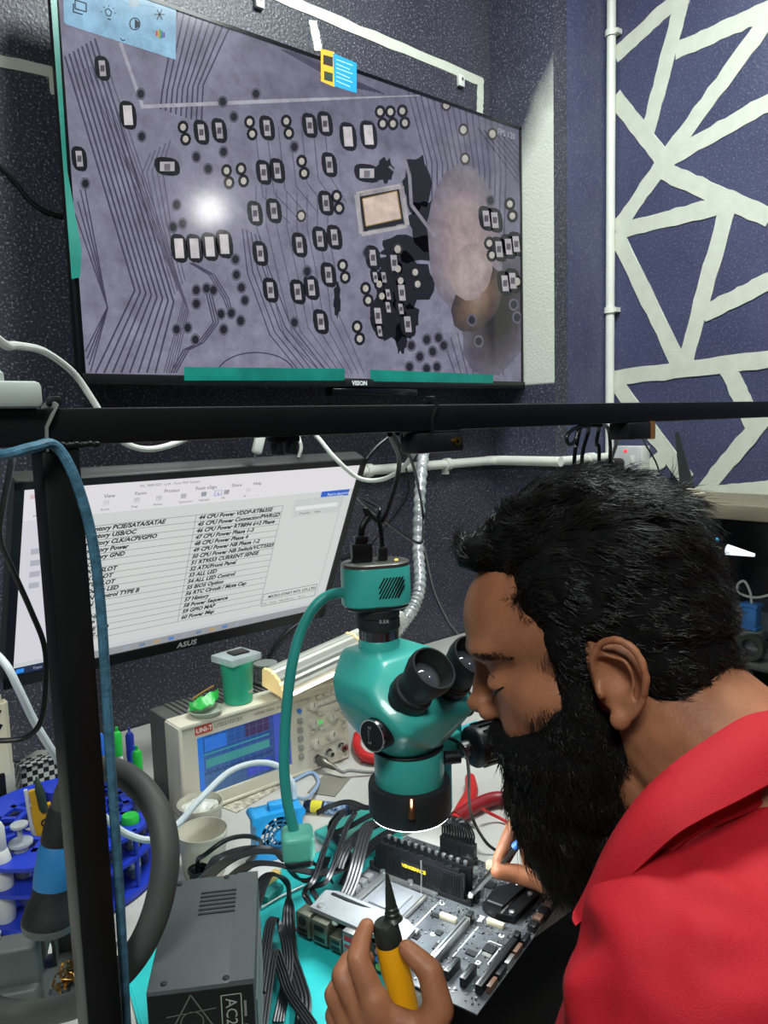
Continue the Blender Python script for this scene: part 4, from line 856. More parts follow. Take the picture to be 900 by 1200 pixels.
WARM = mat('warm_end_cap', (250, 214, 150), .4, emit=.5)
for X_ in (-.005, Llen): obj('end_cap', MB().add([(X_, y_, z_) for y_, z_ in pc]+[(X_+.005, y_, z_) for y_, z_ in pc], [(i, (i+1) % n_, n_+(i+1) % n_, n_+i) for i in range(n_)]+[tuple(reversed(range(n_))), tuple(range(n_, 2*n_))], ML), WARM, t)
obj('light_strip', MB().rbox((Llen/2, -.051, -.0125), (Llen*.96, .005, .006), .002, M=ML), mat('warm_led', (255, 244, 220), .4, emit=7.0), t)
obj('arm', MB().rbox((Llen+.075, .006, .006), (.14, .02, .030), .006, M=ML), mat('pale_arm', (206, 206, 196), .4), t)
obj('stand', MB().tube([ML @ Vector((Llen+.13, .008, 0)), ML @ Vector((Llen+.15, .03, -.02)), Vector(((ML @ Vector((Llen+.16, .05, 0))).x, .12, TZ-a.z+.010))], .007, 10, 5), mat('pale_arm'), t)
obj('stand_foot', MB().lathe([(.05, 0), (.05, .008), (.03, .014), (0, .014)], ((ML @ Vector((Llen+.16, .05, 0))).x, .12, TZ-a.z), n=32), mat('pale_arm'), t)

# ------------------------------------------------------------------ cups
def tub(px_, py_, r, h, lab, m, dirt=False):
    c = PZ(px_, py_, TZ); t = thing('plastic_tub', lab, 'tub', c)
    obj('wall', MB().lathe([(r*.82, 0), (r*.84, .001), (r, h), (r*1.03, h), (r*1.03, h-.004), (r*.985, h-.004), (r*.97, h-.001), (r*.96, h-.002), (r*.82, .004), (0, .004)], n=40), m, t)
    return t, c
TUB = mat('milky_plastic', (208, 204, 186), .4, var=.08, alpha=.9)
t, c = tub(237, 985, .032, .060, 'milky plastic tub holding crumpled film beside the oscilloscope', TUB)
cr = MB(); rg = random.Random(5); bmx = bmesh.new(); bmesh.ops.create_icosphere(bmx, subdivisions=3, radius=.0285)
for v_ in bmx.verts: v_.co *= rg.uniform(.82, 1.1); v_.co.z *= .55
bmx.verts.index_update(); cr.add([v_.co+Vector((0, 0, .046)) for v_ in bmx.verts], [[q.index for q in f_.verts] for f_ in bmx.faces]); bmx.free()
cf = obj('crumpled_film', cr, mat('crumpled_film', (214, 214, 204), .3), None, angle=10); cf.location = c; tag(cf, 'crumpled translucent film stuffed into the rear plastic tub', 'film')
t, c = tub(240, 1022, .033, .062, 'empty milky plastic tub in front of the one with crumpled film', TUB)
c = PZ(234, 1048, TZ); t = thing('small_cup', 'small black cup behind the power supply', 'cup', c)
obj('wall', MB().lathe([(.010, 0), (.0125, .036), (.0138, .036), (.0138, .033), (.0118, .032), (.009, .003), (0, .003)], n=28), BLACK_SOFT, t); obj('handle', MB().tube([(-.012, 0, .02), (-.02, 0, .016), (-.018, 0, .006), (-.011, 0, .004)], .0015, 8, 5), BLACK_SOFT, t)

# ------------------------------------------------------------------ little blue fume fan
c = PZ(327, 1002, TZ); t = thing('fume_fan', 'bright blue square fan with a round spoked grille', 'fan', c, R(-16))
SKY = mat('sky_blue_plastic', (40, 150, 214), .38, var=.08)
fs = .068
hole = 36; rh = .0275; fm = MB(); y0, y1 = -.010, .022
v = []; f = []
def sqp(a): 
    k = max(abs(math.cos(a)), abs(math.sin(a))); return (fs/2*math.cos(a)/k, fs/2*math.sin(a)/k)
for yy in (y0, y1):
    for k in range(hole): a = 2*math.pi*k/hole+math.pi/4; sx, sz = sqp(a); v += [(sx, yy, sz+fs/2), (rh*math.cos(a), yy, rh*math.sin(a)+fs/2)]
for k in range(hole):
    k2 = (k+1) % hole; a, b_, c2, d_ = 2*k, 2*k+1, 2*k2, 2*k2+1; o2 = 2*hole
    f += [(a, c2, d_, b_), (a+o2, b_+o2, d_+o2, c2+o2), (a, a+o2, c2+o2, c2), (b_, d_, d_+o2, b_+o2)]
obj('housing', fm.add(v, f), SKY, t)
gr = MB()
for rr in (.009, .0155, .0215): gr.lathe([(rr-.001, -.001), (rr+.001, -.001), (rr+.001, .001), (rr-.001, .001)], (0, y0+.002, fs/2), (0, 1, 0), 36, close=True)
for k in range(10): a = 2*math.pi*k/10; gr.tube([(.006*math.cos(a), y0+.002, fs/2+.006*math.sin(a)), (.0285*math.cos(a), y0+.002, fs/2+.0285*math.sin(a))], .001, 6, 0)
obj('grille', gr, mat('grille_blue', (30, 104, 150), .4), t); obj('hub', MB().lathe([(.007, 0), (.007, .004), (0, .005)], (0, y0+.004, fs/2), (0, -1, 0), 24), SKY, t)
bl = MB()
for k in range(7): a = 2*math.pi*k/7; bl.add([(.006*math.cos(a), .004, fs/2+.006*math.sin(a)), (.026*math.cos(a), .0, fs/2+.026*math.sin(a)), (.026*math.cos(a+.6), .010, fs/2+.026*math.sin(a+.6)), (.006*math.cos(a+.6), .008, fs/2+.006*math.sin(a+.6))], [(0, 1, 2, 3), (3, 2, 1, 0)])
obj('blades', bl, BLACK, t)
for sx in (-1, 1):
    for sz in (0, 1): obj('corner_post', MB().cyl((sx*(fs/2-.002), y0-.002, .006+sz*(fs-.012)), (sx*(fs/2-.002), y1+.002, .006+sz*(fs-.012)), .0065, n=16), SKY, t)
obj('handle', MB().rbox((0, .006, fs+.004), (.022, .014, .010), .002), SKY, t)
# white lead of the fan
ul = [PZ(345, 935, TZ+.07), PZ(360, 935, TZ+.03), PZ(373, 918, TZ+.008), PZ(368, 906, TZ+.004), PZ(352, 905, TZ+.004), PZ(332, 922, TZ+.004)]
for q in ul: q.y = min(q.y, OSY-.006)
cable('usb_lead', 'pale blue usb lead curling from the fan beside the scope', ul, .003, mat('pale_blue_cable', (150, 176, 210), .4))
# glue tube
a = PZ(357, 944, TZ+.010); b_ = PZ(424, 950, TZ+.010); t = thing('glue_tube', 'dark syringe tube with a yellow and blue printed band lying on the bench', 'tube', a); d_ = (b_-a)
obj('barrel', MB().lathe([(.0085, 0), (.0095, .002), (.0095, d_.length*.78), (.006, d_.length*.80)], (0, 0, 0), d_, 24), mat('navy_barrel', (40, 52, 84), .3, var=.2), t)
obj('cap', MB().lathe([(.006, d_.length*.79), (.008, d_.length*.8), (.008, d_.length*.98), (.006, d_.length)], (0, 0, 0), d_, 20), BLACK, t)
obj('print_band', MB().lathe([(.0097, .012), (.0097, .030)], (0, 0, 0), d_, 24), mat('yellow_band', (220, 206, 60), .4), t); obj('pale_band', MB().lathe([(.0097, .034), (.0097, d_.length*.74)], (0, 0, 0), d_, 24), mat('pale_band', (150, 178, 214), .4, var=.6, scale=160, rgb2=(30, 36, 60)), t)
# leaflet under the scope
c = PZ(292, 933, TZ+.001); o = obj('leaflet', MB().box((0, 0, 0), (.10, .045, .0012), M=Matrix.Rotation(R(14), 4, 'Z')), mat('paper_print', (214, 208, 190), .7, var=.3, scale=90, rgb2=(140, 132, 116))); o.location = c; tag(o, 'small printed leaflet lying in front of the oscilloscope', 'leaflet')
o = obj('dark_card', MB().box((0, 0, 0), (.07, .05, .0012), M=Matrix.Rotation(R(30), 4, 'Z')), mat('grey_card', (132, 128, 118), .6)); o.location = PZ(386, 920, TZ+.001); tag(o, 'grey card lying on the bench under the probe lead', 'card')
# red handled pliers behind the microscope
def grip(pts, r, par, name='grip', m=RED_GRIP): obj(name, MB().tube(pts, r, 12, 6), m, par)
q0 = PZ(540, 940, TZ+.012); t = thing('pliers', 'red handled pliers lying on the bench behind the microscope', 'pliers', q0)
jn = PZ(533, 962, TZ+.012)
grip([jn-q0, PZ(541, 950, TZ+.012)-q0, PZ(552, 930, TZ+.014)-q0, PZ(551, 912, TZ+.014)-q0], lambda k: .0085+.003*math.sin(k*3), t)
grip([jn-q0+Vector((.006, .004, 0)), PZ(556, 945, TZ+.013)-q0, PZ(580, 936, TZ+.013)-q0, PZ(604, 938, TZ+.013)-q0, PZ(628, 944, TZ+.013)-q0], .011, t, m=mat('dark_red_grip', (140, 30, 36), .4))
obj('joint', MB().lathe([(.011, -.008), (.011, .006)], jn-q0, n=20), STEEL, t); jd = Vector((.25, -1, 0)).normalized()
obj('jaw', MB().tube([jn-q0, jn-q0+jd*.018, jn-q0+jd*.034], lambda k: .0075*(1-.55*k), 10, 4), STEEL, t)
q0 = PZ(420, 884, TZ+.010); t = thing('cutters', 'red handled cutters left of the microscope head', 'cutters', q0)
grip([PZ(419, 862, TZ+.012)-q0, PZ(418, 874, TZ+.012)-q0, PZ(428, 886, TZ+.014)-q0, PZ(450, 890, TZ+.012)-q0], .0085, t); grip([PZ(424, 889, TZ+.0075)-q0, PZ(440, 892, TZ+.0075)-q0, PZ(456, 892, TZ+.0075)-q0], .007, t, m=mat('dark_red_grip')); obj('jaw', MB().rbox(PZ(473, 883, TZ+.010)-q0, (.05, .012, .010), .003), STEEL, t)
cable('red_wire', 'red and white test wire curving beside the pliers', [PZ(566, 948, TZ+.0265), PZ(572, 952, TZ+.018), PZ(588, 960, TZ+.006), PZ(612, 974, TZ+.0025)], .0025, RED_GRIP)
cable('black_wire', 'thin black wire dropping from the focus block to the bench', [Vector((AX+.066, AY+.030, rz(-.386))), PD(545, 880, .90), PZ(551, 950, TZ+.06), PZ(568, 985, TZ+.02), PZ(584, 998, TZ+.004), PZ(594, 1001, TZ+.002)], .0022, CABLE_BLACK)
# ------------------------------------------------------------------ turquoise mat under the board
MZ = TZ+.003
o = thing('repair_mat', 'turquoise silicone repair mat spread under the motherboard', 'mat', (.50, .707, TZ))
def round_poly(pts, r, n=6):
    out = []
    for k in range(len(pts)):
        a, b_, c_ = Vector(pts[k-1]), Vector(pts[k]), Vector(pts[(k+1) % len(pts)]); u_, v_ = (a-b_).normalized()*r, (c_-b_).normalized()*r
        for q in range(n+1): t_ = q/n; out.append(tuple((b_+u_)*(1-t_)**2+b_*2*t_*(1-t_)+(b_+v_)*t_*t_))
    return out
mp_ = [(-.270, -.142), (.20, -.142), (.20, .146), (-.205, .146)]
obj('sheet', MB().prism(round_poly(mp_, .03), 0, .0028), MATM, o)
rim = round_poly([(x*.985, y*.975) for x, y in mp_], .027); rim.append(rim[0])
obj('rim', MB().tube([(x, y, .002) for x, y in rim], .0013, 6, 0), MATM, o)

# ------------------------------------------------------------------ motherboard (micro ATX, 244 mm square)
BA = R(14.5); BZ = 1.36-.592
mbd = thing('motherboard', 'black computer motherboard lying under the microscope', 'motherboard', (.519, .487, BZ), BA)
PCB = mat('pcb_grey', (84, 88, 92), .38, var=.45, scale=22, rgb2=(46, 49, 52), coat=.3)
obj('board', MB().box((.122, .122, -.0008), (.244, .244, .0016)), PCB, mbd)
SILVER = mat('matte_silver', (186, 190, 190), .38, .55, var=.12); SLOT = mat('slot_black', (24, 25, 27), .35, var=.2); CHIPM = mat('chip_black', (30, 31, 33), .4, var=.2); TIN = mat('tin', (196, 198, 196), .3, .9, var=.1)
IVORY = mat('ivory_connector', (196, 188, 160), .45)
for i, (x, y) in enumerate([(.012, .012), (.232, .012), (.012, .225), (.16, .115), (.232, .225)]): obj('standoff', MB().cyl((x, y, -.0016-(BZ-.0016-MZ)), (x, y, -.0016), .0035, n=12), TIN, mbd)
# socket area: bare silver plate, processor well, bracket studs, retention lever
obj('socket_frame', MB().box((.103, .175, .002), (.062, .058, .004)), mat('socket_grey', (120, 124, 128), .35, .3), mbd)
obj('processor', MB().rbox((.103, .175, .0055), (.040, .040, .003), .0008), mat('lid_silver', (172, 178, 186), .3, .7, var=.08), mbd)
obj('socket_rail', MB().box((.103, .2085, .006), (.066, .006, .006)), TIN, mbd); obj('socket_rail', MB().box((.103, .1415, .004), (.060, .0035, .004)), TIN, mbd)
obj('bracket_strip', MB().box((.143, .175, .003), (.006, .085, .003)), TIN, mbd)
for x, y in [(.143, .215), (.143, .172), (.063, .215)]: obj('bracket_stud', MB().lathe([(.003, 0), (.003, .006), (.0036, .0065), (.0036, .009), (0, .0095)], (x, y, 0), n=14), TIN, mbd)
obj('socket_lever', MB().tube([(.134, .150, .002), (.136, .150, .030), (.137, .151, .046)], .0009, 8, 0), TIN, mbd)
# memory sticks
for i, x in enumerate((.150, .1595, .169)):
    slot = obj('memory_slot', MB().rbox((x, .163, .003), (.0062, .150, .006), .0008), SLOT, mbd)
    for y in (.089, .237): obj('latch', MB().rbox((x, y, .006), (.0058, .006, .012), .001), SLOT, slot)
HSB = mat('stick_black', (26, 28, 30), .34, .4, var=.2)
for i, x in enumerate((.150, .169)):
    st_ = MB().rbox((x, .163, .022), (.0052, .134, .032), .0012); st_.rbox((x, .163, .040), (.004, .120, .006), .001)
    s_ = obj('memory_stick', st_, HSB, mbd)
    fins = MB()
    for k in range(36): fins.box((x-.0028, .163-.060+k*.0034, .021), (.0012, .0017, .026))
    obj('fins', fins, HSB, s_)
    cr_ = MB()
    for k in range(12): cr_.rbox((x, .163-.058+k*.0105, .0415), (.0045, .005, .006), .001)
    obj('crest', cr_, TIN if i else HSB, s_)
    if i == 0:
        obj('badge', MB().rbox((x-.0036, .170, .026), (.0008, .036, .010), .0002), SLOT, s_)
        pt = Print(Matrix.Translation((x-.0042, .187, .0225)) @ Matrix.Rotation(R(-90), 4, 'Z') @ Matrix.Rotation(R(90), 4, 'X')); pt.text('VENGEANCE', .001, 0, .0062, (226, 190, 40), bold=.0003); pt.obj('lettering', MATS['print_ink'], s_)
# main power connector and its plug
obj('power_header', MB().rbox((.226, .148, .006), (.012, .054, .012), .001), SLOT, mbd)
# rear ports
def port(y, w_, h, d, m, name='port', x=-.004): return obj(name, MB().rbox((x+d/2, y, h/2), (d, w_, h), .0008), m, mbd)
def hole(par, y, z, w_, h, m=None, x=-.0042): obj('opening', MB().box((x+.0002, y, z), (.001, w_, h)), m or SLOT, par)
OLIVE = mat('port_metal', (136, 138, 122), .35, .8, var=.2)
p = port(.226, .020, .028, .018, OLIVE, 'mouse_port'); obj('ring', MB().lathe([(.006, 0), (.006, .001), (.002, .001)], (-.0042, .226, .020), (-1, 0, 0), 20), CHIPM, p); hole(p, .226, .008, .013, .004); hole(p, .226, .0025, .013, .003)
p = port(.201, .022, .027, .020, OLIVE, 'video_port'); hole(p, .201, .019, .014, .006); hole(p, .201, .006, .015, .005)
p = port(.178, .016, .016, .018, OLIVE, 'usb_port'); hole(p, .178, .004, .012, .004); hole(p, .178, .011, .012, .004)
p = port(.158, .018, .030, .020, TIN, 'network_port'); hole(p, .158, .022, .013, .006, mat('port_red', (168, 44, 52), .4)); hole(p, .158, .013, .013, .004, mat('port_red')); hole(p, .158, .005, .013, .004, mat('port_red'))
p = port(.136, .018, .016, .018, OLIVE, 'usb_port'); hole(p, .136, .004, .013, .004); hole(p, .136, .011, .013, .004)
p = port(.112, .024, .030, .016, SLOT, 'audio_port')
for j in range(3):
    for i in range(2): obj('jack', MB().lathe([(.004, 0), (.004, .001), (.0018, .001), (.0018, -.004)], (-.0042, .1065+i*.011, .006+j*.009), (-1, 0, 0), 14), [mat('jack_lime', (120, 170, 90), .4), mat('jack_blue', (70, 110, 170), .4), mat('jack_pink', (180, 110, 120), .4)][j], p)
obj('white_jack', MB().ell((.012, .190, .024), (.005, .006, .006), 14, 10), WHITE_PL, mbd)
# cover plate over the ports and power stages
v = [(.006, .222, .033), (.006, .095, .033), (.036, .095, .036), (.058, .120, .024), (.058, .222, .024), (.038, .224, .036)]
cp = MB(); n_ = len(v); cp.add(v+[(a, b_, z-.005) for a, b_, z in v], [tuple(reversed(range(n_))), tuple(range(n_, 2*n_))]+[(i, (i+1) % n_, n_+(i+1) % n_, n_+i) for i in range(n_)])
obj('cover_plate', cp, mat('cover_grey', (150, 154, 156), .36, .5, var=.15), mbd, angle=15); obj('cover_rib', MB().box((.044, .165, .015), (.004, .11, .030)), SLOT, mbd)
obj('cover_screw', MB().lathe([(.004, 0), (.004, .002), (0, .003)], (.014, .212, .033), n=14), TIN, mbd)
obj('processor_power_header', MB().rbox((.031, .234, .006), (.026, .012, .012), .001), SLOT, mbd)
# slots
def pcie(y, x0, x1, m, armour=False):
    p = obj('expansion_slot', MB().rbox(((x0+x1)/2, y, .0055), (x1-x0, .0075, .011), .0008), m, mbd); obj('groove', MB().box(((x0+x1)/2, y, .0108), (x1-x0-.006, .0016, .001)), SLOT if armour else CHIPM, p)
    return p
p = pcie(.074, .024, .116, TIN, True); obj('slot_latch', MB().rbox((.122, .074, .006), (.010, .007, .014), .001), SLOT, p)
pcie(.050, .024, .050, SLOT); pcie(.030, .024, .050, SLOT); p = pcie(.0115, .024, .112, SLOT); obj('slot_latch', MB().rbox((.118, .0115, .006), (.010, .007, .014), .001), SLOT, p)
for x, y, a in [(.112, .098, 0), (.133, .046, 0)]: obj('card_connector', MB().rbox((x, y, .003), (.006, .022, .006), .0008, M=None), IVORY, mbd)
obj('coin_cell', MB().lathe([(.0085, 0), (.0085, .004), (.007, .005), (0, .005)], (.185, .098, 0), n=28), TIN, mbd)
# chipset heatsink, faceted with a printed mark
hp = [(.146, .028), (.205, .022), (.213, .036), (.205, .056), (.183, .074), (.146, .070), (.141, .050)]
hs = obj('chipset_heatsink', MB().prism(hp, .003, .010), HSB, mbd, angle=15)
obj('heatsink_step', MB().prism([(.150, .046), (.204, .040), (.206, .052), (.184, .070), (.150, .066)], .010, .014), SLOT, hs, angle=15); obj('silver_line', MB().box((.172, .0435, .0105), (.056, .0025, .001), M=Matrix.Identity(4)).box((.152, .056, .0145), (.0015, .02, .0008)), TIN, hs)
for x, y in [(.152, .034), (.196, .030)]: obj('pin', MB().lathe([(.0035, 0), (.0035, .002), (.001, .003)], (x, y, .010), n=14), TIN, hs)
pt = Print(Matrix.Translation((.202, .066-.018, .0143)) @ Matrix.Rotation(R(-60), 4, 'Z')); pt.text('msi', -.004, -.002, .011, (225, 228, 228), bold=.0005); pt.obj('lettering', MATS['print_ink'], hs)
pt = Print(Matrix.Translation((.128, .064, .0004)) @ Matrix.Rotation(R(0), 4, 'Z')); pt.text('msi', 0, 0, .009, (220, 224, 224), bold=.0005)
for a in [((.070, .040), (.105, .040)), ((.070, .024), (.100, .024)), ((.105, .040), (.105, .024)), ((.06, .062), (.12, .062)), ((.02, .125), (.14, .125))]: pt2 = Print(Matrix.Identity(4)); pt.M = Matrix.Identity(4); pt.line(list(a), .0012, (190, 196, 196), .0004)
pt.rect(.088, .032, .016, .010, (110, 112, 104), .0004)
for x, y in [(.066, .034), (.12, .032), (.08, .1), (.05, .1), (.135, .12)]: pt.disc(x, y, .0032, .0032, (214, 218, 214), .0005, 16); pt.disc(x, y, .0017, .0017, (70, 72, 72), .0006, 12)
pt.obj('silk_print', MATS['print_ink'], mbd)
# chips and connectors one can pick out
for x, y, w_, d in [(.075, .047, .008, .012), (.092, .033, .013, .013), (.066, .115, .009, .009), (.11, .115, .006, .010), (.20, .088, .014, .014), (.205, .115, .010, .010), (.16, .088, .006, .009), (.062, .085, .008, .006), (.085, .095, .008, .008)]: obj('chip', MB().box((x, y, .001), (w_, d, .002)), CHIPM, mbd)
for k in range(6): obj('drive_socket', MB().rbox((.150+k*.0155, .006, .004), (.013, .010, .009), .001), [SLOT, mat('socket_brown', (96, 72, 58), .4)][k % 2], mbd)
for k in range(5): obj('pin_header', MB().rbox((.04+k*.021, .0035, .004), (.017, .005, .008), .0006), [mat('socket_brown'), SLOT, TIN][k % 3], mbd)
for k in range(5): obj('front_header', MB().rbox((.234, .03+k*.018, .005), (.010, .014, .010), .001), [SLOT, IVORY, mat('socket_brown')][k % 3], mbd)
for k in range(7): obj('capacitor', MB().lathe([(.0032, 0), (.0034, .0005), (.0034, .006), (.003, .0066), (0, .0066)], (.212+.006*(k % 3), .11+.012*k*.6, 0), n=14), TIN, mbd)
for k in range(7): obj('choke', MB().rbox((.068, .118+k*.0155, .0035), (.009, .011, .007), .001), mat('choke_grey', (108, 110, 110), .4), mbd)
for k in range(5): obj('choke', MB().rbox((.072+k*.014, .227, .0035), (.011, .009, .007), .001), mat('choke_grey'), mbd)
sm = MB(); sm2 = MB(); rg = random.Random(11)
def free(x, y):
    for a, b_, c_, d_ in [(.0, .056, .09, .244), (.068, .14, .14, .215), (.143, .175, .08, .244), (.138, .215, .02, .075), (.02, .125, .069, .08), (.02, .055, .025, .055), (.02, .122, .006, .017)]:
        if a < x < b_ and c_ < y < d_: return False
    return True
cnt = 0
while cnt < 900:
    x = rg.uniform(.004, .240); y = rg.uniform(.003, .240)
    if rg.random() < .4: x = rg.uniform(.12, .24); y = rg.uniform(.003, .14)
    if not free(x, y): continue
    cnt += 1; l = rg.choice([.0012, .0018, .0026]); w_ = l*.55
    if rg.random() < .5: l, w_ = w_, l
    (sm if rg.random() < .6 else sm2).box((x, y, .0006), (l, w_, .0012))
o = obj('tiny_components', sm, TIN, mbd); o['kind'] = 'stuff'; o = obj('tiny_dark_components', sm2, CHIPM, mbd); o['kind'] = 'stuff'
MBM = Matrix.Translation((.519, .487, BZ)) @ Matrix.Rotation(BA, 4, 'Z')

# ------------------------------------------------------------------ power supply standing on its side
ps = thing('power_supply', 'dark grey power supply box standing on its narrow side on the bench', 'power supply', (.294, .608, TZ+.003), R(57.4)-R(90))
PSUM = mat('psu_paint', (76, 82, 82), .42, var=.12, bump=.08, bscale=500)
PW, PL, PH = .086, .155, .152
obj('case', MB().rbox((0, 0, PH/2), (PW, PL, PH), .0012), PSUM, ps)
obj('cover_lip', MB().box((PW/2-.010, 0, PH+.0003), (.020, PL, .0008)), PSUM, ps)
sl = MB()
for k in range(6): obj('vent_slot', MB().box((.006, .050-k*.0066, PH+.0004), (.034, .0022, .0008)), SLOT, ps)
obj('front_label', MB().box((0, -PL/2-.0004, PH*.495), (PW-.002, .0008, PH*.96)), mat('label_black', (20, 22, 22), .3), ps)
pt = Print(Matrix.Translation((-.004, -PL/2-.0012, .024)) @ Matrix.Rotation(R(90), 4, 'X'))
pt.line([(-.022, .090), (-.004, .122), (.014, .090), (-.022, .090)], .0012, (92, 98, 92)); pt.line([(-.024, .105), (.016, .108)], .001, (92, 98, 92)); pt.line([(.02, .06), (.036, .06), (.036, .118), (.02, .118), (.02, .06)], .0009, (150, 156, 150)); pt.text('AC220V', .0235, .115, .013, (150, 156, 150), rot=R(-90))
pt.line([(-.004+.009*math.cos(q), .098+.009*math.sin(q)) for q in [2*math.pi*k/20 for k in range(21)]], .001, (92, 98, 92))
pt.obj('label_print', MATS['print_ink'], ps)
obj('label_edge_wear', MB().box((PW/2-.008, -PL/2-.0006, .128), (.002, .0006, .014)).box((PW/2-.008, -PL/2-.0006, .105), (.0025, .0006, .018)), TIN, ps)
for x, y in [(-.034, .070), (.012, .0735), (.020, -.072), (-.030, -.07)]: obj('screw', MB().lathe([(.0028, 0), (.0028, .0008), (.001, .0012)], (x, y, PH), n=12), CHIPM, ps)
obj('side_label', MB().box((PW/2+.0004, 0, PH*.5), (.0008, PL*.8, PH*.6)), mat('label_grey', (120, 126, 124), .5), ps)
fanm = MB().lathe([(.058, 0), (.058, .0015), (.054, .0015), (.054, 0)], (-PW/2, 0, PH/2), (-1, 0, 0), 40, close=True)
for rr in (.016, .03, .044): fanm.lathe([(rr-.0012, 0), (rr+.0012, 0), (rr+.0012, .0014), (rr-.0012, .0014)], (-PW/2, 0, PH/2), (-1, 0, 0), 40, close=True)
obj('fan_grille', fanm, STEEL, ps)

# ------------------------------------------------------------------ black flat cables
FLAT = 'flat black ribbon cable in the tangle between power supply and motherboard'; FG = 'flat black power cables'
PSM = Matrix.Translation((.294, .608, TZ+.003)) @ Matrix.Rotation(R(57.4)-R(90), 4, 'Z')
bpy.context.view_layer.update()
from mathutils.bvhtree import BVHTree as _BT
def world_bvh(o): return _BT.FromPolygons([o.matrix_world @ v.co for v in o.data.vertices], [tuple(q.vertices) for q in o.data.polygons])
def _tree(o): return [o]+[c for k in o.children for c in _tree(k)]
BLOCK = [world_bvh(c) for r_ in ('motherboard', 'stereo_microscope', 'repair_mat', 'fume_fan', 'plastic_tub', 'plastic_tub.001', 'glue_tube') for c in _tree(bpy.data.objects[r_]) if c.type == 'MESH' and not c.name.startswith(('silk', 'lettering'))]
def settle(path, wid, h, hold):
    """lift a loose cable over whatever it would otherwise sink into; its first `hold` points stay"""
    P_ = [Vector(q) for q in path]; m_ = len(P_)
    for it in range(24):
        lift = [0.0]*m_
        for j, q in enumerate(P_):
            if j < hold: continue
            t_ = P_[min(j+1, m_-1)]-P_[max(j-1, 0)]; sd = Vector((-t_.y, t_.x, 0)); sd = sd.normalized() if sd.length > 1e-6 else Vector((1, 0, 0))
            need = max(0, TZ+h-q.z)
            for k in (-.62, -.46, -.3, -.15, 0, .15, .3, .46, .62):
                s_ = q+sd*wid*k
                for bt in BLOCK:
                    z_ = 2.0; n_ = 0
                    while n_ < 6:
                        a = bt.ray_cast(Vector((s_.x, s_.y, z_)), Vector((0, 0, -1)))
                        if a[0] is None: break
                        top = a[0].z; b_ = bt.ray_cast(Vector((s_.x, s_.y, top-.0002)), Vector((0, 0, -1))); bot = b_[0].z if b_[0] else top-.001
                        if q.z-h < top and q.z+h > bot and top+h-q.z < .028: need = max(need, top+h-q.z)
                        z_ = bot-.0002; n_ += 1
            lift[j] = need
        if max(lift) < 1e-5: break
        out = []; KW = 16
        for j in range(m_):
            w_ = max(lift[k]*(.5+.5*math.cos(math.pi*min(1, max(0, abs(j-k)-2)/KW))) for k in range(max(0, j-KW-2), min(m_, j+KW+3)))
            out.append(w_ if j >= hold else 0)
        if hold:
            for j in range(hold, min(m_, hold+8)): out[j] *= (j-hold+1)/9.0
        for j in range(m_): P_[j].z += out[j]
    return P_
def flat(pts, wid=.016, up=(0, 0, 1), ridges=4, th=.0034, lab=FLAT, lead=(), h=None, tail=()):
    w3 = [Vector(q) for q in lead]+[PZ(x, y, TZ+h_) for x, y, h_ in pts]+[Vector(q) for q in tail]
    dense = settle(smooth_path(w3, 9), wid, h or (th/2+.0017), 9*(len(lead)-1)+1 if lead else 0)
    p0 = dense[0].copy(); o = obj('ribbon_cable', MB().ribbon([p-p0 for p in dense], wid, th, up, 1, ridges=ridges), CABLE_BLACK, angle=25); o.location = p0
    bpy.context.view_layer.update(); BLOCK.append(world_bvh(o)); return tag(o, lab, 'cable', FG)
def psu_exit(x, z): return [PSM @ Vector((x, PL/2-.004, z)), PSM @ Vector((x, PL/2+.018, z+.002))]
def psu_side(y, z): return [PSM @ Vector((PW/2-.002, y, z))]
flat([(288, 1016, .105), (318, 1012, .085), (352, 1020, .06), (386, 1022, .045), (420, 1006, .035), (446, 982, .035), (478, 966, .05), (512, 964, .06), (528, 966, .068)], lead=psu_exit(.000, .118))
flat([(262, 1012, .115), (288, 1000, .105), (318, 998, .085), (345, 1004, .07), (368, 1012, .05), (382, 1022, .03), (388, 1032, .016)], lead=psu_exit(-.020, .130))
flat([(310, 1030, .075), (326, 1026, .068), (338, 1040, .05), (338, 1080, .02), (340, 1118, .012), (350, 1150, .010), (356, 1175, .010), (352, 1215, .010)], up=lambda t: (.2, .3, 1), lead=psu_exit(.031, .085), lab='long flat black cable running down the mat past the rear ports')
flat([(318, 1084, .035), (332, 1100, .012), (338, 1130, .010), (334, 1165, .010), (326, 1200, .010)], .012, lead=psu_side(.030, .055), lab='narrow flat black cable curving out of the side of the power supply')
flat([(320, 1122, .022), (330, 1142, .016), (340, 1170, .014), (366, 1206, .012)], .012, lead=psu_side(-.018, .045), lab='narrow flat black cable curving out of the side of the power supply')
flat([(456, 958, .055), (430, 975, .045), (415, 1000, .032), (404, 1026, .026), (396, 1042, .020)], .018, lab='broad flat black cable bending down behind the processor socket')
flat([(470, 962, .05), (440, 985, .040), (428, 1010, .03), (418, 1036, .028), (404, 1052, .03)], .018, lab='broad flat black cable bending down behind the processor socket')
flat([(404, 950, .065), (392, 966, .060), (380, 1000, .055), (368, 1036, .050)], .0075, h=.0040, tail=[MBM @ Vector((.024, .246, .030)), MBM @ Vector((.0245, .235, .0118))], up=(0, 0, 1), ridges=2, th=.0050, lab='slim black cable plunging into the back corner of the motherboard')
flat([(416, 953, .06), (408, 972, .055), (398, 1004, .055), (384, 1036, .050)], .0075, h=.0040, tail=[MBM @ Vector((.038, .247, .030)), MBM @ Vector((.0375, .235, .0118))], up=(0, 0, 1), ridges=2, th=.0050, lab='slim black cable plunging into the back corner of the motherboard')
flat([(400, 951, .06), (388, 972, .02), (400, 995, .015), (412, 1014, .015), (402, 1040, .012)], .012)
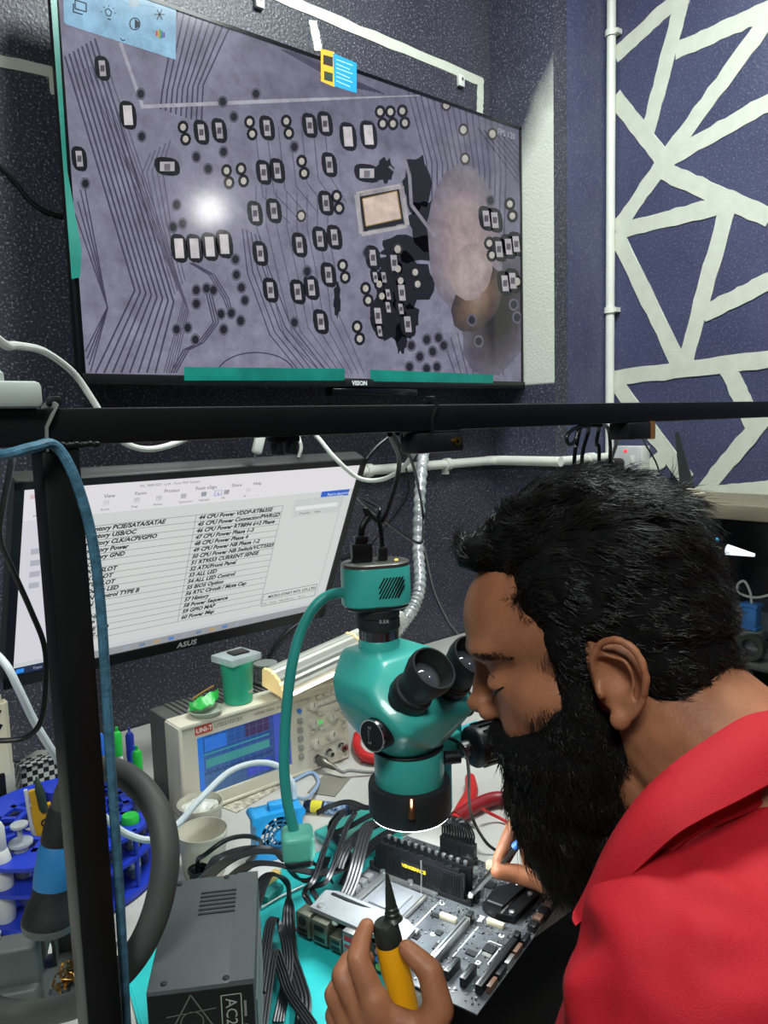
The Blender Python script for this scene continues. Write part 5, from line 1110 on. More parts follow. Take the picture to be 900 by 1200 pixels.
flat([(340, 1020, .05), (350, 1030, .03), (362, 1032, .02), (376, 1024, .006), (384, 1008, .002)], .010)
flat([(384, 980, .03), (420, 978, .03), (455, 976, .034), (490, 968, .045), (515, 962, .055)], .014)
flat([(372, 972, .03), (405, 968, .03), (440, 974, .03), (470, 970, .04), (505, 958, .05)], .012)
flat([(248, 1014, .085), (262, 1002, .07), (290, 994, .06), (320, 996, .05), (335, 1008, .05)], .012, lead=psu_exit(-.033, .085))
cable('black_cable', 'round black lead arching from the small black cup over the cables', [PZ(234, 1048, TZ)+Vector((0, 0, .005)), PZ(234, 1048, TZ)+Vector((0, 0, .045)), PZ(240, 1002, TZ+.08), PZ(266, 984, TZ+.095), PZ(292, 980, TZ+.08), PZ(306, 988, TZ+.05), PZ(296, 1004, TZ+.02), PZ(290, 1010, TZ+.003)], .003, CABLE_BLACK)
cable('grey_wire', 'thin bare wire lying across the turquoise mat behind the board', [PZ(306, 1064, MZ+.003), PZ(330, 1050, MZ+.003), PZ(356, 1038, MZ+.003)], .0016, TIN)
# 24 pin plug with its fan of wires
pw = MBM @ Vector((.226, .148, .012)); t = thing('power_plug', 'wide black power plug with a fan of wires standing in the motherboard', 'plug', pw, BA)
obj('shell', MB().rbox((0, 0, .010), (.011, .052, .020), .001).box((-.006, 0, .008), (.002, .010, .016)), SLOT, t)
ti = t.matrix_world if False else (Matrix.Translation(pw) @ Matrix.Rotation(BA, 4, 'Z')).inverted()
e0 = ti @ PZ(530, 966, TZ+.069); e1 = ti @ PZ(505, 966, TZ+.06)
for k in range(12):
    for j in range(2):
        y = -.0225+.0041*k; x = -.0025+.005*j
        q = Vector((x, y, .019)); w1 = q+Vector((0, 0, .014)); en = e0+Vector((.0012*j, (k-6)*.0012, .0012*j))
        obj('wire', MB().tube([q, w1, w1.lerp(en, .5)+Vector((0, 0, .012)), en], .0013, 6, 4), CABLE_BLACK, t)
o = obj('yellow_tag', MB().rbox((0, 0, .004), (.030, .012, .008), .001, M=Matrix.Rotation(R(20), 4, 'Z')), mat('kraft_yellow', (206, 170, 96), .6)); o.location = PZ(318, 1032, MZ); tag(o, 'small yellow block lying on the mat beside the power supply', 'block')
o = obj('teal_block', MB().rbox((0, 0, .005), (.034, .016, .010), .002, M=Matrix.Rotation(R(20), 4, 'Z')), TEAL_D); o.location = PZ(318, 1050, MZ); tag(o, 'dark teal block lying on the mat in front of the yellow block', 'block')
# ------------------------------------------------------------------ blue round tool rack
RKX, RKY = .300, 1.045
RBLUE = mat('royal_blue_plastic', (36, 62, 190), .35, var=.12)
rk = thing('tool_rack', 'royal blue round three tier tool rack on the bench', 'rack', (RKX, RKY, TZ))
HOLES = []            # (x, y, radius) relative to the rack, filled below and drilled once everything stands
PLATES = []
def ringplate(z, r0, r1, th=.005, par=rk, name='tier'):
    o = obj(name, MB().lathe([(r0, z), (r1, z), (r1, z+th), (r0, z+th)], n=56, close=True), RBLUE, par); PLATES.append((o, z)); return o
ringplate(.004, .004, .128, .007); ringplate(.050, .080, .126); ringplate(.050, .004, .030); ringplate(.084, .080, .126); ringplate(.084, .004, .030); ringplate(.050, .052, .060); ringplate(.084, .052, .060)
for z in (.050, .084):
    for k in range(16): a = 2*math.pi*k/16+.1; obj('tier_spoke', MB().box((.0735, 0, z+.0025), (.03, .007, .005), M=Matrix.Rotation(a, 4, 'Z')), RBLUE, rk)
obj('core', MB().cyl((0, 0, .004), (0, 0, .13), .018, n=24), RBLUE, rk)
for k in range(4): a = 2*math.pi*k/4+.5; obj('tier_post', MB().cyl((.122*math.cos(a), .122*math.sin(a), .008), (.122*math.cos(a), .122*math.sin(a), .089), .003, n=10), RBLUE, rk)
fx, fy = .085*math.cos(R(20)), .085*math.sin(R(20))
for k in range(18): a = 2*math.pi*k/18; obj('comb_tooth', MB().rbox((.0275, 0, .128), (.015, .0035, .012), .0012, M=Matrix.Translation((.050, .035, 0)) @ Matrix.Rotation(a, 4, 'Z')), RBLUE, rk)
obj('comb_hub', MB().cyl((.050, .035, .10), (.050, .035, .134), .022, n=28).cyl((.05, .035, .008), (.05, .035, .1), .005, n=12), RBLUE, rk)
def in_rack(deg, r): a = R(deg); return Vector((RKX+r*math.cos(a), RKY+r*math.sin(a), TZ+.011))
GRNC = mat('cap_green', (44, 190, 70), .35); 
def drill(loc, r): HOLES.append((loc.x-RKX, loc.y-RKY, r))
def marker(loc, h, r, lab, body, capm, tilt=(0, 0)):
    drill(loc, r*1.08+.0012)
    t = thing('marker_pen', lab, 'pen', loc, rot=(R(tilt[0]), R(tilt[1]), 0))
    obj('barrel', MB().lathe([(r*.6, 0), (r, .004), (r, h*.74), (r*.9, h*.75)], n=20), body, t); obj('cap', MB().lathe([(r*1.08, h*.74), (r*1.08, h*.93), (r*.7, h*.955), (r*.32, h*.96), (r*.3, h), (0, h)], n=20), capm, t)
    obj('print_band', MB().lathe([(r*1.01, h*.30), (r*1.01, h*.62)], n=20), mat('band_print', (206, 210, 204), .45, var=.7, scale=220, rgb2=(60, 64, 60)), t); return t
WBODY = mat('white_barrel', (220, 222, 214), .35); BBODY = mat('blue_barrel', (44, 110, 214), .3)
marker(in_rack(20, .103), .165, .0062, 'white marker with a green pointed cap at the back of the blue rack', WBODY, GRNC)
marker(in_rack(-22, .103), .160, .0062, 'white marker with a green cap and printed sleeve in the middle of the blue rack', WBODY, GRNC)
c = in_rack(-52, .103); drill(c, .0130); t = thing('solder_vial', 'clear vial of printed solder balls with a broad green cap in the rack', 'vial', c)
obj('glass', MB().lathe([(.008, 0), (.0095, .002), (.0095, .072), (.008, .074)], n=24), mat('vial_clear', (150, 170, 160), .12, alpha=.6), t); obj('cap', MB().lathe([(.0112, .070), (.0118, .072), (.0118, .084), (.010, .087), (0, .087)], n=24), GRNC, t); obj('sleeve', MB().lathe([(.0097, .014), (.0097, .056)], n=24), mat('sleeve_green', (60, 110, 84), .4, var=.9, scale=150, rgb2=(214, 220, 206)), t)
marker(in_rack(-72, .103), .098, .0058, 'plain blue pen standing in the rack beside the green capped vial', BBODY, BBODY)
marker(in_rack(38, .103), .158, .0055, 'blue pen standing at the back of the rack near the scope', BBODY, BBODY)
marker(in_rack(2, .103), .172, .0055, 'dark blue pen upright between the two green capped markers', mat('navy_pen', (38, 56, 150), .3), mat('navy_pen'))
c = in_rack(-18, .108)
for ang, l in ((-33, 'grey metal tube standing in the rack beside the green capped vial'),):
    c = in_rack(ang, .103); drill(c, .0100); t = thing('metal_tube', l, 'tube', c); obj('body', MB().lathe([(.008, 0), (.0085, .002), (.0085, .085), (.006, .09), (.006, .1)], n=20), mat('tube_grey', (112, 116, 128), .35, .5), t); obj('ring', MB().lathe([(.0088, .06), (.0088, .066)], n=20), CHIPM, t)
def syringe(loc, lab, s=1.0):
    drill(loc, .0098)
    t = thing('syringe', lab, 'syringe', loc); CLR = mat('syringe_clear', (206, 212, 212), .18, alpha=.55)
    obj('barrel', MB().lathe([(.003, 0), (.0045, .008), (.0088, .012), (.0088, .085), (.0145, .086), (.0145, .089), (.008, .089)], n=24), CLR, t); obj('plunger', MB().lathe([(.0075, .05), (.0075, .055), (.003, .056), (.003, .108), (.0105, .109), (.0105, .112), (0, .112)], n=20), mat('plunger_white', (190, 194, 192), .4, alpha=.8), t); obj('paste', MB().lathe([(.0078, .014), (.0078, .05)], n=20), mat('paste_white', (196, 190, 178), .5), t)
syringe(PZ(31, 1064, TZ+.011), 'clear syringe with a wide flange standing in the left of the blue rack')
def bottle(loc, lab, r, h):
    drill(loc, r+.0012)
    t = thing('dropper_bottle', lab, 'bottle', loc); obj('body', MB().lathe([(r*.92, 0), (r, .003), (r, h*.62), (r*.75, h*.72), (r*.55, h*.74)], n=24), WHITE_PL, t); obj('cap', MB().lathe([(r*.6, h*.73), (r*.66, h*.74), (r*.6, h*.95), (r*.4, h), (0, h)], n=20), WHITE_PL, t)
bottle(PZ(7, 1077, TZ+.011), 'white plastic dropper bottle at the left of the blue rack', .0125, .125)
bottle(Vector((RKX-.108, RKY+.025, TZ+.011)), 'taller white dropper bottle at the outer left of the blue rack', .0105, .14)
marker(in_rack(-8, .103), .15, .0056, 'grey pen with a blue cap at the scope side of the rack', mat('tube_grey', (112, 116, 128), .35, .5), BBODY)
c = in_rack(-98, .103); drill(c, .0105); t = thing('steel_tool', 'thin steel tweezers standing in the blue rack beside the syringe', 'tweezers', c)
obj('blade', MB().rbox((-.003, 0, .075), (.002, .007, .15), .0008, M=Matrix.Rotation(R(-2), 4, 'Y')), STEEL, t); obj('blade', MB().rbox((.003, 0, .075), (.002, .007, .15), .0008, M=Matrix.Rotation(R(2), 4, 'Y')), STEEL, t)
c = PZ(60, 1000, TZ+.055); c = in_rack(-150, .03); c.z = TZ+.055+.0018; drill(c+Vector((.007, 0, 0)), -.0185)
t = thing('yellow_cutter', 'yellow plastic tool lettered PRO standing with a green brush', 'tool', c+Vector((.005, .0, 0)), rot=(0, R(-7), R(-25)))
obj('body', MB().prism([(-.012, -.004), (.012, -.004), (.012, .004), (-.012, .004)], 0, .062).prism([(-.010, -.0035), (.004, -.0035), (.004, .0035), (-.010, .0035)], .062, .085), mat('tool_yellow', (226, 172, 30), .4, var=.1), t)
obj('brush', MB().lathe([(.004, .055), (.0055, .06), (.0055, .085), (.003, .098), (.0008, .104)], (.004, -.005, 0), n=14), mat('moss_green', (54, 74, 56), .6, var=.3, bump=.4), t); obj('side_strip', MB().tube([(-.013, -.004, .004), (-.0145, -.005, .04), (-.012, -.005, .09)], .0025, 8, 5), WHITE_PL, t)
pt = Print(Matrix.Translation((.0045, -.0044, .012)) @ Matrix.Rotation(R(90), 4, 'X')); pt.text('PRO', .004, .0, .017, (30, 28, 24), rot=R(90), bold=.0004); pt.obj('lettering', MATS['print_ink'], t)
for o_, z_ in PLATES:
    if z_ < .01: continue
    cut = MB()
    for hx, hy, hr in HOLES:
        if hr < 0 and z_ < .06: continue
        cut.cyl((hx, hy, z_-.01), (hx, hy, z_+.02), abs(hr), n=20)
    for me_ in (o_.data,):
        bq = bmesh.new(); bq.from_mesh(me_); bmesh.ops.recalc_face_normals(bq, faces=bq.faces[:]); bq.to_mesh(me_); bq.free()
    cme = cut.mesh('drill'); bq = bmesh.new(); bq.from_mesh(cme); bmesh.ops.recalc_face_normals(bq, faces=bq.faces[:]); bq.to_mesh(cme); bq.free()
    co_ = bpy.data.objects.new('drill', cme); COL.objects.link(co_); co_.parent = rk
    bo = o_.modifiers.new('drill', 'BOOLEAN'); bo.operation = 'DIFFERENCE'; bo.object = co_; bo.solver = 'EXACT'; bo.use_self = True
    bpy.context.view_layer.update(); dg = bpy.context.evaluated_depsgraph_get(); nm = bpy.data.meshes.new_from_object(o_.evaluated_get(dg))
    o_.modifiers.clear(); bq = bmesh.new(); bq.from_mesh(nm); bmesh.ops.dissolve_degenerate(bq, dist=1e-5, edges=bq.edges[:]); bmesh.ops.triangulate(bq, faces=bq.faces[:]); bq.to_mesh(nm); bq.free(); nm.polygons.foreach_set('use_smooth', [False]*len(nm.polygons)); o_.data = nm; bpy.data.objects.remove(co_)
# chequered box and torn card at the wall
ck = bpy.data.materials.new('chequer'); ck.use_nodes = True; nt = ck.node_tree; tcx = nt.nodes.new('ShaderNodeTexCoord'); chk = nt.nodes.new('ShaderNodeTexChecker'); chk.inputs['Scale'].default_value = 120
chk.inputs[1].default_value = srgb((190, 192, 188)); chk.inputs[2].default_value = srgb((26, 27, 30)); nt.links.new(tcx.outputs['Object'], chk.inputs[0]); nt.links.new(chk.outputs[0], nt.nodes['Principled BSDF'].inputs['Base Color'])
c = PY(56, 905, 1.26); t = thing('chequered_box', 'black and white chequered box behind the blue rack', 'box', (c.x, 1.27, TZ))
hb = max(.06, c.z-TZ+.022)
obj('carton', MB().rbox((0, 0, hb/2), (.085, .035, hb), .001), ck, t); obj('flap', MB().box((0, -.012, hb+.002), (.085, .02, .002), M=None), ck, t)
c2 = PY(48, 890, 1.31); o = obj('torn_card', MB().prism([(-.035, -.05), (.04, -.05), (.04, .032), (.015, .028), (-.01, .034), (-.034, .026)], 0, .0015, M=Matrix.Rotation(R(78), 4, 'X')), mat('card_white', (206, 204, 196), .7)); o.location = (c2.x+.005, 1.305, TZ+.0495); tag(o, 'torn white card leaning upright behind the chequered box', 'card')
# cream socket strip on a black stand at the far left
c = PY(6, 900, 1.205); t = thing('socket_strip', 'cream socket strip with square holes strapped upright to a black stand', 'socket strip', (c.x-.012, 1.205, TZ))
z0, z1 = max(.02, PY(6, 905, 1.205).z-TZ), PY(6, 812, 1.205).z-TZ
obj('strip', MB().prism([(-.022, -.012), (.016, -.012), (.022, -.006), (.022, .012), (-.022, .012)], z0, z1-.012).prism([(-.022, -.012), (.008, -.012), (.014, -.006), (.014, .012), (-.022, .012)], z1-.012, z1), mat('cream_strip', (214, 208, 176), .45), t)
for k in range(2): obj('socket_hole', MB().box((.006, -.0122, z1-.022-.022*k), (.008, .001, .008), M=Matrix.Translation((.006, 0, z1-.022-.022*k)) @ Matrix.Rotation(R(35), 4, 'Y') @ Matrix.Translation((-.006, 0, -(z1-.022-.022*k)))), SLOT, t)
obj('stand', MB().rbox((-.006, 0, z0/2+.003), (.030, .028, z0+.006), .004), BLACK, t); obj('foot', MB().rbox((-.006, 0, .004), (.06, .06, .008), .003), BLACK, t)
# front left small things
def lay(px_, py_): return PZ(px_, py_, TZ)
c = Vector((.176, .952, TZ)); t = thing('clear_box', 'small clear plastic box below the blue rack', 'box', c, R(20))
obj('tray', MB().rbox((0, 0, .010), (.030, .024, .020), .002), mat('clear_tray', (196, 204, 202), .15, alpha=.5), t); obj('lid', MB().rbox((0, 0, .022), (.031, .025, .004), .001), mat('clear_plastic'), t); obj('part_inside', MB().rbox((0, 0, .006), (.018, .014, .006), .001), CHIPM, t)
c = lay(16, 1121)+Vector((-.022*math.cos(R(25)), -.022*math.sin(R(25)), .0108)); t = thing('purple_vial', 'short purple capped vial lying on the bench', 'vial', c, R(25)); obj('body', MB().lathe([(.009, -.035), (.0105, -.03), (.0105, .004), (.008, .006)], (0, 0, 0), (1, 0, 0), 20), mat('mauve', (150, 96, 132), .35), t); obj('cap', MB().lathe([(.0108, .005), (.0108, .02), (.009, .022), (0, .022)], (0, 0, 0), (1, 0, 0), 20), mat('mauve_dark', (124, 70, 104), .35), t)
c = lay(14, 1140)+Vector((-.024*math.cos(R(22)), -.024*math.sin(R(22)), .0058)); t = thing('orange_pen', 'orange pen lying on the bench in front of the purple vial', 'pen', c, R(22)); obj('barrel', MB().cyl((-.06, 0, 0), (.012, 0, 0), .0058, n=16), mat('orange_plastic', (232, 150, 30), .4), t); obj('tip', MB().cyl((.012, 0, 0), (.024, 0, 0), .0052, .0015, n=16), mat('orange_plastic'), t)

# ------------------------------------------------------------------ hot air gun in its stand
HB = PZ(40, 1178, TZ); GD = .775; G0 = PD(57, 1078, GD); GA = (PD(70, 966, GD)-G0).normalized(); HSM = Matrix.Translation(HB) @ Matrix.Rotation(R(-26), 4, 'Z'); cg = HSM.inverted() @ (G0-GA*.004)
GREYBK = mat('charcoal_plastic', (84, 90, 88), .5, var=.15, bump=.15, bscale=400)
hs_ = thing('iron_stand', 'charcoal stepped stand holding the hot air gun', 'stand', HB, R(-26))
def ext(poly, x0, x1): return MB().add([(x0, y, z) for y, z in poly]+[(x1, y, z) for y, z in poly], [(i, (i+1) % len(poly), len(poly)+(i+1) % len(poly), len(poly)+i) for i in range(len(poly))]+[tuple(reversed(range(len(poly)))), tuple(range(len(poly), 2*len(poly)))])
obj('front_step', MB().rbox((-.012, -.014, .020), (.046, .034, .040), .004, 3), GREYBK, hs_); obj('upper_step', MB().rbox((-.009, -.006, .056), (.042, .030, .050), .005, 3), GREYBK, hs_)
side = [(-.03, 0), (.075, 0), (.075, .095), (.045, .108), (.0, .080), (.0, .05), (.022, .052), (.042, .045), (.05, .03), (.05, .004), (-.03, .004)]
for x in (.014, .072): obj('side_wall', ext(side, x-.002, x+.002), GREYBK, hs_)
obj('back_wall', MB().box((.043, .074, .05), (.06, .004, .10)), GREYBK, hs_); obj('floor_plate', MB().rbox((.024, .022, .0025), (.11, .11, .005), .002), GREYBK, hs_); obj('cradle', MB().lathe([(.020, 0), (.024, .002), (.026, .010), (.023, .010), (.019, .003)], cg-(HSM.inverted().to_3x3() @ GA)*.006, HSM.inverted().to_3x3() @ GA, 30, close=True), GREYBK, hs_)
obj('cradle_bridge', MB().tube([(.014, .045, .085), (.014, .045, cg.z-.008), (cg.x, cg.y+.018, cg.z-.004)], .005, 10, 4), GREYBK, hs_)
bw = MB(); rg = random.Random(2)
for k in range(26):
    c_ = Vector((rg.uniform(-.009, .009), rg.uniform(-.012, .012), rg.uniform(.002, .022))); pts = [c_+Vector((rg.uniform(-.007, .007), rg.uniform(-.009, .009), rg.uniform(-.003, .008))) for _ in range(4)]
    bw.ribbon(pts, .003, .0006, (rg.random(), rg.random(), 1), 4)
o = obj('brass_wool', bw, mat('brass_curl', (176, 132, 70), .3, .9, var=.4, scale=90)); o['kind'] = 'stuff'; o.location = HSM @ Vector((.034, .010, .006)); tag(o, 'curly brass wool lying inside the charcoal stand', 'brass wool')
# gun: flared nozzle guard, blue grip, black tail, thick hose
GD = .775
gp = [PD(57, 1078, GD), PD(60, 1052, GD), PD(63, 1036, GD), PD(64, 1008, GD), PD(67, 986, GD), PD(70, 966, GD), PD(74, 946, GD)]
hg = thing('hot_air_gun', 'hot air gun with a blue grip and thick black hose in the stand', 'hot air gun', gp[0])
ga = (gp[5]-gp[0]).normalized(); gl_ = (gp[5]-gp[0]).length
def gt(p): return (p-gp[0]).length
obj('nozzle_guard', MB().lathe([(.022, -.004), (.0255, 0), (.0255, .004), (.0235, .012), (.0195, .024), (.0185, gt(gp[2]))], (0, 0, 0), ga, 36), BLACK_SOFT, hg)
obj('grip', MB().lathe([(.0187, gt(gp[2])-.001), (.0192, gt(gp[2])+.01), (.0175, gt(gp[4])-.006), (.0150, gt(gp[4]))], (0, 0, 0), ga, 36), mat('grip_blue', (40, 116, 172), .5, var=.1), hg)
obj('tail', MB().lathe([(.0155, gt(gp[4])-.001), (.0165, gt(gp[4])+.002), (.0150, gt(gp[5])), (.0125, gt(gp[6]))], (0, 0, 0), ga, 28), BLACK_SOFT, hg)
hp = [gp[6], PD(80, 924, .765), PD(98, 906, .74), PD(126, 901, .715), PD(158, 917, .69), PD(184, 950, .67), PD(194, 996, .655), PD(188, 1050, .645), PD(170, 1100, .64), PD(140, 1142, .655), PD(100, 1172, .69), PD(52, 1186, .73), PD(5, 1186, .74), PD(-40, 1168, .75)]
obj('hose', MB().tube([p-gp[0] for p in hp], lambda t: .0118, 18, 8), mat('hose_black', (66, 68, 66), .6, var=.15, bump=.1), hg)
# ------------------------------------------------------------------ glazed counter against the patterned wall
CX0, CX1, CY0, CY1 = 1.72, WX-.003, .10, 1.06
CT = PX(860, 591, CX0).z
cb_ = thing('display_counter', 'glazed display counter with a grey wooden top against the patterned wall', 'counter', (CX0, (CY0+CY1)/2, 0))
cyl_ = CY1-CY0; cw = CX1-CX0
WOOD = mat('worn_wood', (128, 118, 100), .55, var=.3, scale=30, stretch=(1, .15, 1)); DARKF = mat('dark_frame', (20, 24, 24), .35, var=.2)
obj('top', MB().rbox((cw/2-.006, 0, CT-.017), (cw+.012, cyl_, .034), .003), WOOD, cb_)
obj('back_panel', MB().box((cw-.006, 0, (CT-.034)/2), (.012, cyl_, CT-.034)), mat('counter_back', (18, 24, 30), .4, var=.3), cb_)
for y in (-cyl_/2+.008, cyl_/2-.008): obj('end_panel', MB().box((cw/2, y, (CT-.034)/2), (cw, .016, CT-.034)), DARKF, cb_)
S1 = PX(890, 772, CX0+.08).z; S2 = PX(890, 845, CX0+.08).z
for z in (S1, S2): obj('shelf', MB().rbox((cw/2+.006, 0, z-.006), (cw-.03, cyl_-.034, .012), .002), mat('shelf_grey', (70, 72, 70), .45, var=.2), cb_)
obj('floor_board', MB().box((cw/2, 0, .03), (cw, cyl_-.03, .06)), DARKF, cb_)
for y in (-cyl_/2+.012, cyl_/2-.012, 0): obj('front_stile', MB().box((.008, y, (CT-.034)/2), (.016, .022, CT-.034)), DARKF, cb_)
for y in (-1, 1): obj('glass_pane', MB().box((.010, y*cyl_/4, (CT-.034+.06)/2), (.004, cyl_/2-.030, CT-.034-.06)), mat('counter_glass', (10, 12, 12), .03, var=.02, alpha=.10, spec=.6), cb_)
# inside the counter
c = PX(880, 738, CX0+.10); t = thing('blue_charger', 'blue power block with a white lead inside the counter', 'charger', (c.x, c.y, S1))
zz = c.z-S1
obj('pedestal', MB().rbox((0, 0, zz/2), (.05, .05, max(.004, zz)), .003), mat('grey_box', (92, 100, 98), .5), t)
obj('body', MB().rbox((0, 0, zz+.032), (.030, .034, .052), .003).box((0, 0, zz+.061), (.034, .040, .008)).box((0, 0, zz+.006), (.034, .040, .006)), mat('charger_blue', (40, 116, 190), .35), t)
obj('lead', MB().tube([(0, 0, zz+.063), (0, .004, zz+.09), (0, .018, zz+.115), (0, .034, zz+.105), (0, .03, zz+.085), (0, -.01, zz+.08), (0, -.06, zz+.10)], .003, 8, 6), WHITE_C, t)
c = PX(852, 700, CX0+.14); t = thing('grey_carton', 'plain grey carton behind the blue charger inside the counter', 'carton', (c.x+.03, c.y-.020, S1)); obj('box', MB().rbox((0, 0, .05), (.05, .045, .10), .002), mat('carton_grey', (120, 126, 120), .6), t); obj('lid', MB().box((0, 0, .101), (.052, .047, .003)), mat('carton_grey'), t)
c = PX(881, 748, CX0+.055); t = thing('lens_ring', 'dark ring shaped lens on the counter shelf', 'lens', (c.x, c.y, S1+.032)); obj('ring', MB().lathe([(.018, -.012), (.031, -.012), (.032, 0), (.031, .012), (.020, .012), (.017, .004)], (0, 0, 0), (-1, .0, .1), 36, close=True), mat('lens_dark', (52, 54, 52), .3, .5), t); obj('core', MB().lathe([(.017, 0), (.010, .004), (0, .004)], (0, 0, 0), (-1, 0, .1), 28), GLASS, t)
c = PX(868, 832, CX0+.06); t = thing('green_circuit', 'bright green circuit card on the lower counter shelf', 'circuit card', (c.x+.01, c.y, S2+.0005), R(8)); 
obj('card', MB().box((.03, 0, .001), (.09, .13, .002)), mat('circuit_green', (24, 120, 70), .4, var=.3, scale=60, rgb2=(10, 60, 40)), t)
tr_ = MB()
for k in range(4): tr_.tube([(-.012+.02*k, -.06, .0022), (-.005+.02*k, -.02, .0022), (-.014+.02*k, .01, .0022), (-.004+.02*k, .06, .0022)], .0012, 6, 5)
obj('lit_tracks', tr_, mat('green_glow', (40, 230, 130), .4, emit=.8), t)
c = PX(833, 643, CX0+.12); t = thing('led_matrix', 'small coloured light matrix standing on a carton in the counter', 'light matrix', (c.x, c.y, S1)); hz = c.z-S1
obj('post', MB().rbox((.015, 0, hz/2), (.03, .05, hz), .002), BLACK, t); obj('plate', MB().rbox((0, 0, hz), (.006, .055, .07), .001), BLACK, t)
for j in range(5):
    for i in range(3): obj('led', MB().ell((-.004, .018-.018*i, hz+.026-.013*j), (.002, .0055, .004), 10, 6), mat('led_%d' % min(j, 3), [(80, 200, 255), (60, 240, 160), (150, 230, 60), (240, 220, 50)][min(j, 3)], .4, emit=1.6), t)
c = PX(862, 646, CX0+.10); t = thing('torch', 'short torch shining inside the counter', 'torch', (c.x, c.y, S1)); hz = c.z-S1
obj('post', MB().cyl((0, .02, 0), (0, .02, hz), .004, n=10), DARKF, t); obj('barrel', MB().lathe([(.014, .02), (.014, .05), (.011, .055), (.011, .10), (0, .10)], (0, 0, hz), (0, 1, .1), 24), mat('torch_grey', (110, 112, 108), .35, .6), t); obj('beam_head', MB().lathe([(.013, .02), (.004, -.045), (0, -.045)], (0, 0, hz), (0, 1, .1), 20), mat('torch_glow', (240, 250, 250), .4, emit=1.5), t)
for i, (px_, sc_) in enumerate([(848, 1.0), (892, .8)]):
    c = PX(px_, 690, CX1-.05); t = thing('blister_pack', ['narrow dark blister pack hanging at the counter back', 'wide dark blister pack hanging at the counter back by the torch'][i], 'blister pack', (CX1-.0135, c.y, S1+.012)); obj('card', MB().box((0, 0, .06*sc_), (.003, .05+.03*i, .12*sc_)), mat('blister_card', (58, 72, 92), .4, var=.5), t); obj('bubble', MB().rbox((-.008, 0, .05*sc_), (.016, .035, .06*sc_), .005), mat('bubble_clear', (150, 170, 180), .1, alpha=.4), t)
# things on the counter top
c = PX(808, 576, CX0+.10); t = thing('router_antenna', 'black tapered antenna fin on a cream base standing on the counter', 'antenna', (c.x, c.y, CT))
hgt = PX(788, 506, c.x).z-CT
obj('base', MB().rbox((0, 0, .006), (.05, .06, .012), .003).rbox((0, -.008, .016), (.022, .03, .012), .003), mat('cream_base', (200, 194, 170), .5), t)
v = [(-.004, -.016, .012), (.004, -.016, .012), (.004, .022, .012), (-.004, .022, .012), (-.002, .032, hgt), (.002, .032, hgt), (.002, .040, hgt-.004), (-.002, .040, hgt-.004)]
obj('fin', MB().add(v, [(0, 3, 2, 1), (4, 5, 6, 7), (0, 1, 5, 4), (1, 2, 6, 5), (2, 3, 7, 6), (3, 0, 4, 7)]), mat('antenna_black', (48, 52, 54), .45), t)
# surface socket on the patterned wall, its plugs and cables under the rail
c0 = PX(724, 541, WX-.03); SKY_ = 1.200; t = thing('wall_socket', 'white surface wall socket with a red indicator beside the upright conduit', 'wall socket', (WX, SKY_, c0.z))
obj('box', MB().rbox((-.022, 0, 0), (.044, .10, .09), .004), mat('socket_white', (206, 208, 202), .35), t); obj('plate', MB().rbox((-.046, 0, 0), (.005, .096, .086), .002), mat('socket_plate', (190, 192, 192), .3), t)
obj('indicator', MB().box((-.0492, -.002, .032), (.002, .010, .006)), mat('red_led', (255, 40, 50), .4, emit=3.0), t)
obj('switch', MB().rbox((-.0495, -.024, .008), (.005, .012, .022), .001), WHITE_PL, t); obj('earth_hole', MB().box((-.049, -.020, -.026), (.001, .006, .012)), SLOT, t)
t2 = thing('black_plug', 'fat black plug pushed into the wall socket behind the man', 'plug', (WX-.0765, SKY_+.016, c0.z-.010))
obj('body', MB().rbox((0, 0, 0), (.056, .040, .045), .012, 3), BLACK, t2); obj('lead', MB().tube([(-.02, 0, -.012), (-.04, 0, -.04), (-.048, .004, -.1), (-.05, .004, -.30)], .004, 8, 5), CABLE_BLACK, t2)
ZR = FZ-FS/2-.0022      # underside of the rail, where these cables are tied
def under(px_): return Vector((PY(px_, 492, FY).x, FY, ZR))
cable('black_cable', 'black cable looping under the right part of the rail', [under(697)-Vector((0, .006, 0)), PY(686, 499, .562), PY(672, 503, .562), PY(664, 512, .562), PY(667, 521, .562), PY(674, 516, .562), PY(677, 506, .562), under(677)-Vector((0, .006, 0))], .0024, CABLE_BLACK)
for i, (a_, b_, c_) in enumerate([((680, 496), (676, 520), (672, 560)), ((690, 498), (683, 530), (681, 565)), ((702, 496), (699, 520), (702, 548)), ((712, 496), (715, 520), (714, 556))]):
    Yc = .606+.012*i; e_ = PY(c_[0], c_[1], Yc)
    cable('black_cable', 'black cable hanging in a bunch beside the wall socket', [Vector((PY(a_[0]+2, 492, FY).x, FY+.004+.003*i, ZR)), PY(a_[0], a_[1]+5, Yc-.008), PY(*b_, Yc), e_, Vector((e_.x-.004, Yc+.01, 1.0)), Vector((e_.x, Yc+.015, TZ+.12)), Vector((e_.x+.012, Yc+.015, TZ+.018)), Vector((e_.x+.04, Yc+.015, TZ+.0034)), Vector((e_.x+.08, Yc+.015, TZ+.0026)), Vector((e_.x+.12, Yc+.015, TZ+.0026))], .0026, CABLE_BLACK, group='black cables bunched beside the wall socket')
cable('grey_flat_cable', 'stout grey cable slanting from the rail to the wall socket', [Vector((PY(735, 484, FY).x, FY+FS/2+.0046, FZ-.004)), PX(731, 502, 1.3), PX(724, 516, 1.7), PX(717, 536, 1.84), Vector((WX-.100, SKY_+.012, c0.z+.006))], .005, GREY_C)
cable('black_wire', 'thin dark wire slanting across the white wall socket', [Vector((PY(746, 484, FY).x, FY+FS/2+.002, FZ-.004)), PX(750, 504, 1.3), PX(756, 520, 1.70), PX(770, 545, 1.80), Vector((1.81, PX(778, 570, 1.81).y, CT+.002))], .0022, CABLE_BLACK)
